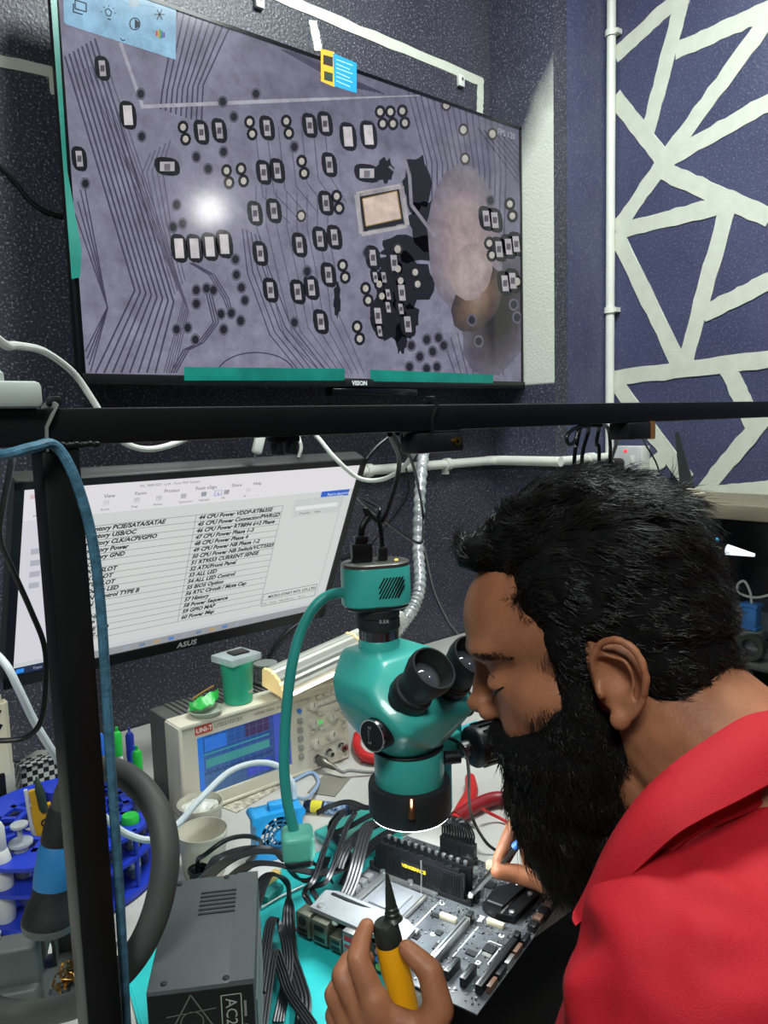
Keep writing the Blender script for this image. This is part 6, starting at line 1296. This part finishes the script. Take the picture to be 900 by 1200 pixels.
c = PX(752, 505, 1.66); t = thing('junction_box', 'small black junction box with a wooden end hanging under the rail', 'junction box', (c.x, FY, FZ-FS/2)); 
xj = PY(748, 505, FY).x; t.location = (xj, FY, FZ-FS/2); obj('body', MB().rbox((-.02, 0, -.011), (.055, .03, .022), .002), BLACK, t); obj('wooden_end', MB().box((.012, 0, -.011), (.008, .032, .024)), mat('wood_end', (150, 104, 60), .6), t)
# ------------------------------------------------------------------ the seated man
from mathutils.bvhtree import BVHTree
def hframe(yaw, pit, rol):
    yaw, pit, rol = R(yaw), R(pit), R(rol)
    F_ = Vector((math.sin(yaw), math.cos(yaw), 0)); L1 = Vector((-math.cos(yaw), math.sin(yaw), 0)); U_ = Vector((0, 0, 1))
    F2 = F_*math.cos(pit)-U_*math.sin(pit); U2 = U_*math.cos(pit)+F_*math.sin(pit)
    return F2, L1*math.cos(rol)+U2*math.sin(rol), U2*math.cos(rol)-L1*math.sin(rol)
HF, HL, HU = hframe(-27, 17, 4)
HC = PD(713, 808, .545)-HL*.074
HM = Matrix(((HF.x, HL.x, HU.x, HC.x), (HF.y, HL.y, HU.y, HC.y), (HF.z, HL.z, HU.z, HC.z), (0, 0, 0, 1)))
HI = HM.inverted()
def W3(x, y, z): return Vector((x, y, 1.36+z))
def capsule(mb, p0, p1, r0, r1, n=14):
    """tapered rounded limb"""
    p0 = Vector(p0); p1 = Vector(p1); ax = p1-p0; l = ax.length or 1e-4; prof = []
    for k in range(5): a = math.pi/2*(1-k/4); prof.append((r0*math.cos(a), -r0*math.sin(a)))
    for k in range(5): a = math.pi/2*k/4; prof.append((r1*math.cos(a), l+r1*math.sin(a)))
    mb.lathe(prof, p0, ax, n)
def chain(mb, pts, rad, n=14):
    for i in range(len(pts)-1): capsule(mb, pts[i], pts[i+1], rad[i], rad[i+1], n)
def remesh(mb, vox, it, name, fac=.5):
    me = bpy.data.meshes.new(name+'_src'); me.from_pydata(mb.v, [], mb.f); me.update()
    bmm = bmesh.new(); bmm.from_mesh(me); bmesh.ops.recalc_face_normals(bmm, faces=bmm.faces[:]); bmm.to_mesh(me); bmm.free()
    o = bpy.data.objects.new(name+'_src', me); COL.objects.link(o)
    m = o.modifiers.new('voxel', 'REMESH'); m.mode = 'VOXEL'; m.voxel_size = vox; m.use_smooth_shade = True
    s = o.modifiers.new('soften', 'SMOOTH'); s.factor = fac; s.iterations = it
    dg = bpy.context.evaluated_depsgraph_get(); dg.update(); out = bpy.data.meshes.new_from_object(o.evaluated_get(dg)); out.name = name
    bpy.data.objects.remove(o); bpy.data.meshes.remove(me)
    out.polygons.foreach_set('use_smooth', [True]*len(out.polygons)); return out

bd = MB()
def E(c, r, rot=None): bd.ell((0, 0, 0), r, 28, 18, HM @ Matrix.Translation(c) @ (rot or Matrix.Identity(4)))
E((.002, 0, .052), (.091, .073, .088)); E((-.018, 0, .020), (.068, .066, .070)); E((.050, 0, .055), (.066, .061, .058)); E((.062, 0, .042), (.0585, .054, .020))
E((.046, 0, -.012), (.062, .060, .052)); E((.030, 0, -.055), (.066, .054, .046)); E((.082, 0, -.078), (.028, .026, .020)); E((.075, 0, -.045), (.040, .036, .035))
for s_ in (-1, 1):
    E((.050, s_*.034, -.004), (.040, .031, .030)); E((.088, s_*.027, .040), (.025, .028, .013), Matrix.Rotation(R(s_*20), 4, 'Z'))
    E((.1145, s_*.0115, -.0150), (.0095, .0075, .0075)); E((.0875, s_*.031, .012), (.0142, .0150, .0118))
    E((.076, s_*.026, -.024), (.026, .022, .024))
bd_rot = Matrix.Rotation(R(-24), 4, 'Y')
E((.1165, 0, .006), (.0095, .0075, .024), bd_rot); E((.1225, 0, -.0075), (.0135, .0100, .0095)); E((.113, 0, -.016), (.012, .007, .008)); E((.108, 0, .022), (.012, .008, .018))
E((.104, 0, -.036), (.0140, .023, .0065)); E((.101, 0, -.048), (.0145, .019, .0065))
# ears
for s_ in (-1, 1):
    def ep_(f, u, l): return HM @ Vector((f, s_*l, u))
    hel = [(.006, .010, .073), (.004, .024, .078), (-.006, .034, .083), (-.018, .035, .087), (-.028, .026, .090), (-.030, .010, .089), (-.024, -.006, .085), (-.014, -.018, .080), (-.002, -.024, .076)]
    chain(bd, smooth_path([ep_(a, b_, c_) for a, b_, c_ in hel], 3), [.0036]*25, 10)
    ant = [(-.006, .024, .078), (-.018, .018, .082), (-.019, .004, .081), (-.010, -.010, .077)]
    chain(bd, smooth_path([ep_(a, b_, c_) for a, b_, c_ in ant], 3), [.0034]*10, 10)
    E((-.0125, s_*.071, .006), (.0150, .0055, .026), Matrix.Rotation(R(-14), 4, 'Y')); E((-.002, s_*.0765, -.022), (.0080, .0050, .0085)); E((.0055, s_*.0765, .000), (.0040, .0050, .0070)); E((-.008, s_*.068, .005), (.02, .008, .028))
# neck and trunk core
NB = W3(.530, .215, -.275)
capsule(bd, HM @ Vector((-.022, 0, -.030)), NB, .058, .066, 24); capsule(bd, HM @ Vector((.012, 0, -.055)), NB+Vector((0, .03, -.03)), .042, .052, 20)
LS, RS = W3(.395, .195, -.325), W3(.690, .205, -.315)
CHEST = W3(.545, .125, -.44); WAIST = W3(.555, .02, -.63); HIP = W3(.56, -.05, -.77)
capsule(bd, NB+Vector((0, 0, -.02)), CHEST, .062, .105, 24); capsule(bd, CHEST, WAIST, .12, .11, 24); capsule(bd, WAIST, HIP, .11, .12, 24)
for S in (LS, RS): capsule(bd, NB+Vector((0, -.012, -.035)), S, .044, .046, 20)
# left arm and hand closed round the bottle
LW = PD(462, 1244, .598); LE = W3(.305, .215, -.585)
chain(bd, [LS, LS.lerp(LE, .5), LE, LE.lerp(LW, .35), LW.lerp(LE, .12), LW], [.055, .048, .040, .040, .029, .027], 20)
def pp(*a): return [PD(*q) for q in a]
fi = pp((438, 1172, .600), (419, 1124, .608), (424, 1101, .618), (430, 1085, .624)); fm_ = pp((424, 1184, .606), (401, 1144, .618), (410, 1125, .634), (430, 1124, .643)); fr_ = pp((411, 1198, .612), (392, 1166, .626), (402, 1147, .644), (424, 1148, .652)); fl_ = pp((404, 1215, .618), (391, 1190, .632), (400, 1173, .648), (420, 1170, .656))
th_ = pp((478, 1232, .596), (515, 1184, .596), (504, 1138, .604), (477, 1112, .613))
for ch, rr in ((fi, (.0112, .0094, .0082, .0068)), (fm_, (.0115, .0096, .0084, .0072)), (fr_, (.0112, .0092, .0080, .0068)), (fl_, (.0100, .0080, .0070, .0060))): chain(bd, ch, rr, 14)
chain(bd, th_, (.0150, .0120, .0104, .0078), 14)
for ch in (fi, fm_, fr_, fl_): capsule(bd, LW, ch[0], .0190, .0125, 14)
capsule(bd, th_[0], fi[0], .013, .0095, 14); capsule(bd, th_[1].lerp(th_[0], .5), fi[0].lerp(th_[0], .3), .011, .010, 14)
# right arm, fingers on the tweezers
RT = pp((584, 1021, .930), (607, 1024, .930), (634, 1032, .922), (664, 1044, .91)); RI = pp((583, 1009, .936), (592, 990, .942), (603, 966, .950), (640, 984, .950)); RM = pp((592, 1008, .952), (602, 988, .962), (614, 964, .970), (650, 990, .962)); RR = pp((618, 1012, .978), (616, 996, .985), (630, 976, .986), (657, 1000, .968)); RL_ = pp((630, 1024, .978), (630, 1010, .985), (644, 996, .985), (664, 1012, .968))
for ch, rr in ((RT, (.0098, .0118, .0130, .0155)), (RI, (.0072, .0088, .0098, .0115)), (RM, (.0074, .0090, .0100, .0115)), (RR, (.0070, .0085, .0096, .0112)), (RL_, (.0062, .0074, .0086, .0100))): chain(bd, ch, rr, 14)
RW = PD(700, 1038, .925)
for ch in (RT, RI, RM, RR, RL_): capsule(bd, RW, ch[3], .0190, .0130, 14)
RE = RW+(W3(.80, .25, -.585)-RW).normalized()*.25
chain(bd, [RS, RS.lerp(RE, .5), RE, RE.lerp(RW, .35), RW], [.055, .048, .040, .040, .027], 20)
bme = remesh(bd, .0023, 9, 'person')
# hollow the eye sockets slightly, drop a crease under the eye
co = np.empty(len(bme.vertices)*3); bme.vertices.foreach_get('co', co); co = co.reshape(-1, 3)
Hi = np.array(HI); hv = co@Hi[:3, :3].T+Hi[:3, 3]
nr = np.empty(len(bme.vertices)*3); bme.vertices.foreach_get('normal', nr); nr = nr.reshape(-1, 3)
def dent(c, s, a):
    d2 = (((hv-np.array(c))/np.array(s))**2).sum(1); return -a*np.exp(-d2)
dv = np.zeros(len(hv))
for s_ in (-1, 1):
    dv += dent((.108, s_*.024, .026), (.012, .014, .006), .0035)+dent((.102, s_*.032, -.002), (.012, .014, .0035), .0022)+dent((.098, s_*.034, .0065), (.012, .016, .0014), .0020)
    dv += dent((.108, s_*.021, -.016), (.008, .004, .010), .0022)+dent((-.010, s_*.078, .008), (.010, .010, .013), .0055)+dent((.118, s_*.006, -.0225), (.004, .003, .003), .003)
co = co+nr*dv[:, None]; bme.vertices.foreach_set('co', co.ravel()); bme.update()
ne = len(bme.edges); ed_ = np.empty(ne*2, dtype=np.int64); bme.edges.foreach_get('vertices', ed_); ed_ = ed_.reshape(-1, 2)
hv = co@Hi[:3, :3].T+Hi[:3, 3]
lid = np.exp(-(((hv-np.array((.100, .031, .010)))/np.array((.012, .014, .008)))**2).sum(1))+np.exp(-(((hv-np.array((.100, -.031, .010)))/np.array((.012, .014, .008)))**2).sum(1))
wt_ = np.clip((hv[:, 0]-.030)/.02, 0, 1)*np.clip((np.abs(hv[:, 1])-.012)/.010, 0, 1)*np.clip((hv[:, 2]+.10)/.02, 0, 1)*np.clip((.10-hv[:, 2])/.02, 0, 1)*np.clip((.14-np.linalg.norm(hv, axis=1))/.02, 0, 1)*(1-.95*np.clip(lid*1.8, 0, 1))
deg = np.bincount(ed_.ravel(), minlength=len(co)).astype(float)[:, None]
for it in range(45):
    acc = np.zeros_like(co)
    for k in range(3): acc[:, k] = np.bincount(ed_[:, 0], weights=co[ed_[:, 1], k], minlength=len(co))+np.bincount(ed_[:, 1], weights=co[ed_[:, 0], k], minlength=len(co))
    co = co+(acc/deg-co)*(.6*wt_)[:, None]
bme.vertices.foreach_set('co', co.ravel()); bme.update()
def skin_mat():
    m = mat('skin', (158, 104, 74), .48, var=.16, scale=30, bump=.22, bscale=420, spec=.35, rgb2=(136, 86, 60), sss=.12); return m
SKIN = skin_mat(); bme.materials.append(SKIN)
man = bpy.data.objects.new('person', bme); COL.objects.link(man)
tag(man, 'bearded man in a red polo shirt bending over the motherboard', 'person')
bvh = BVHTree.FromPolygons([Vector(v) for v in co], [tuple(p.vertices) for p in bme.polygons])

# eyes with lids almost lowered
def on_face(l, u, lift=.0):
    o3 = HM @ Vector((.20, l, u)); hit = bvh.ray_cast(o3, -HF); return (hit[0]+HF*lift) if hit[0] else HM @ Vector((.10, l, u))
for s_ in (-1, 1):
    ey = obj('eye', MB().ell(HM @ Vector((.0862, s_*.031, .0085)), (.0118, .0118, .0118), 20, 14), mat('eye_white', (150, 134, 122), .25), man)
    obj('iris', MB().ell(on_face(s_*.031, .0035, -.0022), (.0034, .0036, .0030), 14, 10), mat('iris_dark', (24, 16, 12), .15), ey)
    obj('lash_line', MB().tube([on_face(s_*l, u, .0004) for l, u in ((.0205, .0050), (.026, .0042), (.032, .0040), (.038, .0052), (.0425, .0075), (.046, .0100))], lambda t: .0006+.0008*math.sin(3.0*t), 8, 5), mat('lash', (16, 12, 10), .5), man)
    obj('lid_crease', MB().tube([on_face(s_*l, u, -.0004) for l, u in ((.021, .0175), (.027, .0205), (.034, .0205), (.041, .0175))], .0007, 8, 5), mat('crease', (62, 36, 26), .6), man)

# hair: a soft dark mass plus combed strands
HAIR = mat('black_hair', (27, 25, 24), .36, var=.35, scale=60, spec=.5); HAIRB = mat('black_hair_mass', (10, 9, 9), .85, var=.35, scale=60, spec=.15)
rg = random.Random(4)
def strands(sampler, flow, count, length, rad, seg=5, wave=.0):
    mb = MB()
    for _ in range(count):
        s = sampler()
        if s is None: continue
        p, n_ = s; d = flow(p, n_); L2 = length(p)*rg.uniform(.65, 1.2); ph = rg.uniform(0, 6.28); sd = d.cross(n_); sd = sd.normalized() if sd.length > 1e-4 else frame_of(d)[0]
        pts = []; q = p-n_*.002; dd = d.copy()
        for k in range(seg+1):
            pts.append(q+sd*wave*math.sin(ph+k*1.3)*(k/seg)+n_*wave*.5*math.cos(ph*1.7+k*1.1)*(k/seg)); q = q+dd*(L2/seg); dd = (dd+n_*(-.10)+Vector((rg.uniform(-.1, .1), rg.uniform(-.1, .1), rg.uniform(-.1, .1)))).normalized()
        a = sd; v = []; f = []; b_ = None
        for k, c in enumerate(pts):
            t_ = (pts[min(k+1, seg)]-pts[max(k-1, 0)]).normalized(); a = (a-t_*a.dot(t_)); a = a.normalized() if a.length > 1e-5 else frame_of(t_)[0]; b_ = t_.cross(a); rr = rad*(1-.85*k/seg)
            for i in range(3): q3 = 2.0944*i; v.append(c+(a*math.cos(q3)+b_*math.sin(q3))*rr)
        for k in range(seg):
            for i in range(3): f.append((k*3+i, k*3+(i+1) % 3, (k+1)*3+(i+1) % 3, (k+1)*3+i))
        mb.add(v, f)
    return mb
def mesh_sampler(me, keep=None):
    n = len(me.polygons); ar = np.empty(n); me.polygons.foreach_get('area', ar); ce = np.empty(n*3); me.polygons.foreach_get('center', ce); ce = ce.reshape(-1, 3); no = np.empty(n*3); me.polygons.foreach_get('normal', no); no = no.reshape(-1, 3)
    h_ = ce@Hi[:3, :3].T+Hi[:3, 3]
    if keep is not None: ar = ar*keep(h_)
    cum = np.cumsum(ar); tot = cum[-1]
    def f():
        i = int(np.searchsorted(cum, rg.random()*tot)); i = min(i, n-1); j = .0008
        return Vector(ce[i])+Vector((rg.uniform(-j, j), rg.uniform(-j, j), rg.uniform(-j, j))), Vector(no[i])
    return f
hb_ = MB()
def HE(mb, c, r, rot=None): mb.ell((0, 0, 0), r, 28, 18, HM @ Matrix.Translation(c) @ (rot or Matrix.Identity(4)))
HE(hb_, (-.018, 0, .075), (.074, .076, .076)); HE(hb_, (-.030, 0, .038), (.064, .0745, .060)); HE(hb_, (.035, 0, .112), (.050, .056, .040)); HE(hb_, (.070, 0, .118), (.030, .046, .020), Matrix.Rotation(R(14), 4, 'Y')); HE(hb_, (-.050, 0, .000), (.036, .056, .036))
HE(hb_, (.082, .012, .122), (.014, .026, .012)); HE(hb_, (.010, 0, .140), (.050, .050, .018)); HE(hb_, (-.050, 0, -.022), (.026, .050, .026))
for s_ in (-1, 1): HE(hb_, (-.040, s_*.050, .002), (.024, .020, .026)); HE(hb_, (-.046, s_*.036, -.024), (.020, .016, .016))
for s_ in (-1, 1): HE(hb_, (.012, s_*.045, .072), (.042, .033, .042)); HE(hb_, (.020, s_*.0575, .040), (.019, .0175, .036)); HE(hb_, (-.002, s_*.060, .052), (.030, .0185, .022))
hme = remesh(hb_, .0032, 6, 'hair')
cH = np.empty(len(hme.vertices)*3); hme.vertices.foreach_get('co', cH); cH = cH.reshape(-1, 3); nH = np.empty(len(hme.vertices)*3); hme.vertices.foreach_get('normal', nH); nH = nH.reshape(-1, 3)
for i in range(len(cH)):
    v = Vector(cH[i])*1.0; k = mnoise.noise(HI @ v*55)*.6+mnoise.noise(HI @ v*130)*.4; cH[i] += nH[i]*k*.0045
hme.vertices.foreach_set('co', cH.ravel()); hme.update()
hair = obj('hair', hme, HAIRB, man)
def hair_flow(p, n_):
    h_ = HI @ p; w_ = mnoise.noise(h_*38)
    if h_.x > .082: d = Vector((.55+.6*w_, .55*w_+.15*(1 if h_.y > 0 else -1), .45))
    elif h_.x > .04: d = Vector((-.35+.9*w_, .5*w_+.35*(1 if h_.y > 0 else -1), .55*w_))
    elif h_.z > .11: d = Vector((-.8, .45*w_+.4*(1 if h_.y > 0 else -1), .25+.4*w_))
    else: d = Vector((-.75, .2*w_, -.45+.5*w_))
    d = HM.to_3x3() @ d; d = (d-n_*d.dot(n_)*.85).normalized(); return (d+n_*.10).normalized()
def hair_len(p): h_ = HI @ p; return .018 if h_.x > .055 else (.030 if h_.z > .10 else (.022 if h_.z > .05 else .015))
outside = lambda h_: ((h_[:, 2] > -.045)).astype(float)*(1+1.0*(h_[:, 1] > -.01))
o = obj('strands', strands(mesh_sampler(hme, outside), hair_flow, 24000, hair_len, .00055, 5, .0022), HAIR, hair, angle=180); o['kind'] = 'stuff'
# fuzz where hair meets skin: temple and sideburn
def sel(fn): return mesh_sampler(bme, fn)
tmp = lambda h_: ((h_[:, 0] > .018) & (h_[:, 0] < .072) & (h_[:, 2] > -.01) & (h_[:, 2] < .125) & (np.abs(h_[:, 1]) > .030)).astype(float)*np.clip((.072-h_[:, 0])/.032, 0, 1)**1.6
o = obj('temple_fuzz', strands(sel(tmp), lambda p, n_: (HM.to_3x3() @ Vector((-.5, 0, -.8))+n_*.2).normalized(), 6500, lambda p: .008, .00028, 3), HAIR, hair, angle=180); o['kind'] = 'stuff'
# eyebrows
brw = lambda h_: ((h_[:, 0] > .06) & (np.abs(h_[:, 1]) > .010) & (np.abs(h_[:, 1]) < .052) & (np.abs(h_[:, 2]-(.0385-np.maximum(0, np.abs(h_[:, 1])-.035)*.25)) < .0045)).astype(float)
o = obj('eyebrows', strands(sel(brw), lambda p, n_: (HM.to_3x3() @ Vector((-.45, .9*(1 if (HI @ p).y > 0 else -1), .05))+n_*.15).normalized(), 1500, lambda p: .008, .00035, 3), HAIR, man, angle=180); o['kind'] = 'stuff'
# beard
bb_ = MB()
HE(bb_, (.078, 0, -.098), (.045, .045, .066)); HE(bb_, (.085, 0, -.140), (.028, .034, .034)); HE(bb_, (.052, 0, -.075), (.058, .056, .042)); HE(bb_, (.105, 0, -.031), (.0165, .030, .0085)); HE(bb_, (.098, 0, -.055), (.020, .030, .022))
for s_ in (-1, 1): HE(bb_, (.040, s_*.045, -.045), (.040, .0175, .036)); HE(bb_, (.026, s_*.0595, -.004), (.014, .0085, .040)); HE(bb_, (.034, s_*.056, -.028), (.024, .0095, .026)); HE(bb_, (.096, s_*.026, -.043), (.018, .014, .018)); HE(bb_, (.068, s_*.046, -.048), (.034, .014, .022), Matrix.Rotation(R(s_*-14), 4, 'Z'))
bme2 = remesh(bb_, .003, 6, 'beard')
cB = np.empty(len(bme2.vertices)*3); bme2.vertices.foreach_get('co', cB); cB = cB.reshape(-1, 3); nB = np.empty(len(bme2.vertices)*3); bme2.vertices.foreach_get('normal', nB); nB = nB.reshape(-1, 3)
for i in range(len(cB)):
    v = HI @ Vector(cB[i]); cB[i] += nB[i]*(mnoise.noise(v*70)*.6+mnoise.noise(v*160)*.4)*.003
bme2.vertices.foreach_set('co', cB.ravel()); bme2.update()
BEARD = mat('black_beard', (27, 23, 21), .36, var=.4, scale=80, spec=.55)
beard = obj('beard', bme2, HAIRB, man)
def beard_flow(p, n_):
    h_ = HI @ p; w_ = mnoise.noise(h_*60); d = HM.to_3x3() @ Vector((.10+.55*w_, .45*w_, -1.0+.3*w_)); d = (d-n_*d.dot(n_)*.7).normalized(); return (d+n_*rg.uniform(.05, .42)).normalized()
o = obj('strands', strands(mesh_sampler(bme2, lambda h_: 1+1.0*(h_[:, 1] > 0)), beard_flow, 15000, lambda p: .030 if (HI @ p).z < -.11 else (.020 if (HI @ p).z < -.05 else .011), .00045, 5, .0026), BEARD, beard, angle=180); o['kind'] = 'stuff'
chk_ = lambda h_: ((h_[:, 0] > .014) & (h_[:, 0] < .112) & (h_[:, 2] < .045) & (h_[:, 2] > -.095) & (np.abs(h_[:, 1]) > .015)).astype(float)*np.clip((.050-(h_[:, 0]-.030)*1.55*(h_[:, 0] < .075)-(.07+(h_[:, 0]-.075)*.35)*(h_[:, 0] >= .075)-h_[:, 2]+.010)/.026, 0, 1)**1.5
o = obj('cheek_stubble', strands(sel(chk_), lambda p, n_: (HM.to_3x3() @ Vector((.05, 0, -1))+n_*.25).normalized(), 12000, lambda p: .010, .00028, 3), BEARD, beard, angle=180); o['kind'] = 'stuff'

# ------------------------------------------------------------------ red polo shirt
REDM = mat('red_pique', (172, 24, 36), .72, var=.10, scale=9, bump=.25, bscale=900, spec=.25)
sb = MB()
capsule(sb, NB+Vector((0, -.022, -.034)), CHEST, .083, .138, 28); capsule(sb, CHEST, WAIST, .140, .132, 28); capsule(sb, WAIST, HIP+Vector((0, 0, .02)), .132, .138, 28)
for S, s_ in ((LS, -1), (RS, 1)):
    EL = LE if s_ < 0 else RE
    capsule(sb, NB+Vector((s_*.030, -.020, -.030)), S, .060, .070, 24); capsule(sb, S, S.lerp(EL, .62), .074, .070, 24); capsule(sb, S+Vector((0, -.01, -.02)), CHEST+Vector((s_*.10, .01, .01)), .072, .085, 24)
    capsule(sb, CHEST+Vector((s_*.085, 0, 0)), WAIST+Vector((s_*.075, 0, 0)), .10, .095, 24)
sme = remesh(sb, .005, 10, 'polo_shirt')
cS = np.empty(len(sme.vertices)*3); sme.vertices.foreach_get('co', cS); cS = cS.reshape(-1, 3); nS = np.empty(len(sme.vertices)*3); sme.vertices.foreach_get('normal', nS); nS = nS.reshape(-1, 3)
fd = [(PD(700, 1090, .46), PD(650, 1165, .44), .006), (PD(730, 1115, .43), PD(668, 1160, .43), .006), (PD(640, 1165, .43), PD(745, 1150, .41), .005), (PD(745, 1150, .41), PD(830, 1205, .39), .006), (PD(800, 1090, .40), PD(900, 1060, .38), .005), (PD(820, 1010, .42), PD(900, 1050, .40), .005), (PD(690, 1130, .44), PD(660, 1215, .42), .005)]
A_ = np.array([list(a) for a, _, _ in fd]); B_ = np.array([list(b_) for _, b_, _ in fd])
disp = np.zeros(len(cS))
for i in range(len(fd)):
    ab = B_[i]-A_[i]; t_ = np.clip(((cS-A_[i])@ab)/(ab@ab), 0, 1); dd = np.linalg.norm(cS-(A_[i]+t_[:, None]*ab), axis=1); fall = np.sin(np.pi*np.clip(t_*.9+.05, 0, 1)); disp += fall*(fd[i][2]*np.exp(-(dd/.011)**2)-fd[i][2]*.6*np.exp(-((dd-.022)/.012)**2))
for i in range(len(cS)): disp[i] += mnoise.noise(Vector(cS[i])*8)*.008+(abs(mnoise.noise(Vector((cS[i][0]*9, cS[i][1]*16, cS[i][2]*20))))-.2)*.008
cS = cS+nS*disp[:, None]; sme.vertices.foreach_set('co', cS.ravel()); sme.update()
shirt = obj('polo_shirt', sme, REDM, man)
# collar: stand inside, flap folded over; near side traced on the neck, far side mirrored
top = pp((905, 832, .515), (872, 840, .505), (835, 862, .492), (795, 890, .480), (758, 922, .474), (728, 960, .474), (704, 1002, .480), (688, 1042, .488))
low = pp((930, 905, .468), (900, 920, .458), (862, 940, .448), (826, 958, .442), (790, 980, .440), (748, 1018, .444), (712, 1052, .452), (676, 1084, .462))
mx_ = .528
def mir(p): return Vector((2*mx_-p.x, p.y, p.z))
def collar_curve(c): a = list(reversed(smooth_path(c, 5))); back = [a[-1].lerp(mir(a[-1]), k/6)+Vector((0, -.012*math.sin(math.pi*k/6), .004*math.sin(math.pi*k/6))) for k in range(1, 6)]; return a+back+[mir(q) for q in reversed(a)]
ct_, cl_ = collar_curve(top), collar_curve(low)
cm = MB(); v = []; f = []; n_ = len(ct_); K_ = 7
cenN = NB+Vector((0, .02, 0))
for i in range(n_):
    a, b_ = ct_[i], cl_[i]; out = ((a+b_)/2-cenN); out = out.normalized()
    for k in range(K_):
        t_ = k/(K_-1); p = a.lerp(b_, t_)+out*(.007*math.sin(math.pi*t_)+.001); v.append(p)
    v.append(b_-out*.0035); v.append(a.lerp(b_, .3)-out*.004); v.append(a-out*.003-Vector((0, 0, .002)))
S_ = K_+3
for i in range(n_-1):
    for k in range(S_): f.append((i*S_+k, i*S_+(k+1) % S_, (i+1)*S_+(k+1) % S_, (i+1)*S_+k))
f += [tuple(range(S_)), tuple(reversed(range((n_-1)*S_, n_*S_)))]
cm.add(v, f); obj('collar', cm, REDM, shirt, angle=60)
stn = MB(); v = []; f = []
for i in range(n_):
    a = ct_[i]; b_ = ct_[i].lerp(cl_[i], .75); out = (a-cenN).normalized(); v += [a-out*.002, b_-out*.022-Vector((0, 0, .01)), b_-out*.026-Vector((0, 0, .01)), a-out*.005]
for i in range(n_-1):
    for k in range(4): f.append((i*4+k, i*4+(k+1) % 4, (i+1)*4+(k+1) % 4, (i+1)*4+k))
stn.add(v, f); obj('collar_stand', stn, REDM, shirt, angle=60)
# trousers, shoes, stool
TRM = mat('black_trousers', (24, 25, 28), .8, var=.2, bump=.2, bscale=500)
tb = MB()
KN = {-1: Vector((.43, .36, .56)), 1: Vector((.70, .36, .56))}; FT = {-1: Vector((.44, .33, .075)), 1: Vector((.70, .33, .075))}
capsule(tb, HIP+Vector((-.06, 0, -.02)), HIP+Vector((.06, 0, -.02)), .130, .130, 24)
for s_ in (-1, 1): chain(tb, [HIP+Vector((s_*.08, .02, -.02)), KN[s_], FT[s_]], [.100, .072, .055], 22)
tr = obj('trousers', remesh(tb, .006, 8, 'trousers'), TRM, man)
for s_ in (-1, 1):
    sh = MB(); capsule(sh, FT[s_]+Vector((0, -.04, -.032)), FT[s_]+Vector((0, .13, -.038)), .043, .036, 18); obj('shoe', remesh(sh, .005, 5, 'shoe'), BLACK_SOFT, man)
sz = HIP.z-.145
st = thing('stool', 'round black padded stool under the seated man', 'stool', (HIP.x, HIP.y-.01, 0))
obj('seat', MB().lathe([(.15, sz-.05), (.165, sz-.04), (.165, sz-.012), (.15, sz), (0, sz)], n=40), BLACK_SOFT, st)
for k in range(4): a = math.pi/4+math.pi/2*k; obj('leg', MB().tube([(.11*math.cos(a), .11*math.sin(a), sz-.045), (.17*math.cos(a), .17*math.sin(a), .001)], .012, 12, 0), STEEL, st)
obj('foot_ring', MB().lathe([(.138, .20), (.146, .205), (.146, .212), (.138, .217), (.13, .212), (.13, .205)], n=40, close=True), STEEL, st)

# ------------------------------------------------------------------ yellow bottle and tweezers in his hands
b0, b1 = PD(475, 1186, .634), PD(456, 1104, .628); ax = (b1-b0); bl_ = ax.length; ax.normalize()
yb = thing('flux_bottle', 'yellow squeeze bottle with a long black nozzle held in the left hand', 'bottle', b0)
obj('body', MB().lathe([(.009, -.006), (.0112, 0), (.0118, .004), (.0120, bl_*.8), (.0112, bl_)], (0, 0, 0), ax, 32), mat('bottle_yellow', (240, 168, 22), .35, var=.06, coat=.3), yb)
obj('collar', MB().lathe([(.0105, bl_-.001), (.0112, bl_+.001), (.0108, bl_+.014), (.0085, bl_+.018)], (0, 0, 0), ax, 28), mat('nozzle_black', (40, 46, 40), .4), yb)
obj('nozzle', MB().lathe([(.0085, bl_+.017), (.0062, bl_+.020), (.0062, bl_+.023), (.0054, bl_+.024), (.0054, bl_+.027), (.0046, bl_+.028), (.0044, bl_+.032), (.0012, bl_+.056), (0, bl_+.056)], (0, 0, 0), (PD(463, 1044, .63)-b0).normalized().lerp(ax, .35), 24), mat('nozzle_black'), yb)
tw0 = MBM @ Vector((.150, .0885, .0135)); tw1 = PD(584, 1014, .934); td = (tw1-tw0).normalized(); tw2 = tw1+td*.06
tw = thing('tweezers', 'steel tweezers with a white tip held in the right hand over the board', 'tweezers', tw0)
sd = td.cross(Vector((0, 0, 1))).normalized()
for s_ in (-1, 1): obj('arm', MB().ribbon([Vector((0, 0, 0))+sd*s_*.0008, (tw1-tw0)*.5+sd*s_*.003, (tw1-tw0)+sd*s_*.0045, (tw2-tw0)+sd*s_*.002], .0045, .0014, up=sd, smooth=5), STEEL, tw)
obj('white_tip', MB().rbox((0, 0, 0), (.008, .006, .005), .0015, M=Matrix.Translation(td*.001) @ Matrix.Rotation(R(35), 4, 'Z')), WHITE_PL, tw)
obj('blue_sleeve', MB().tube([(tw1-tw0)+td*.03, (tw2-tw0)], .005, 12, 0), mat('sleeve_blue', (60, 120, 200), .4), tw)
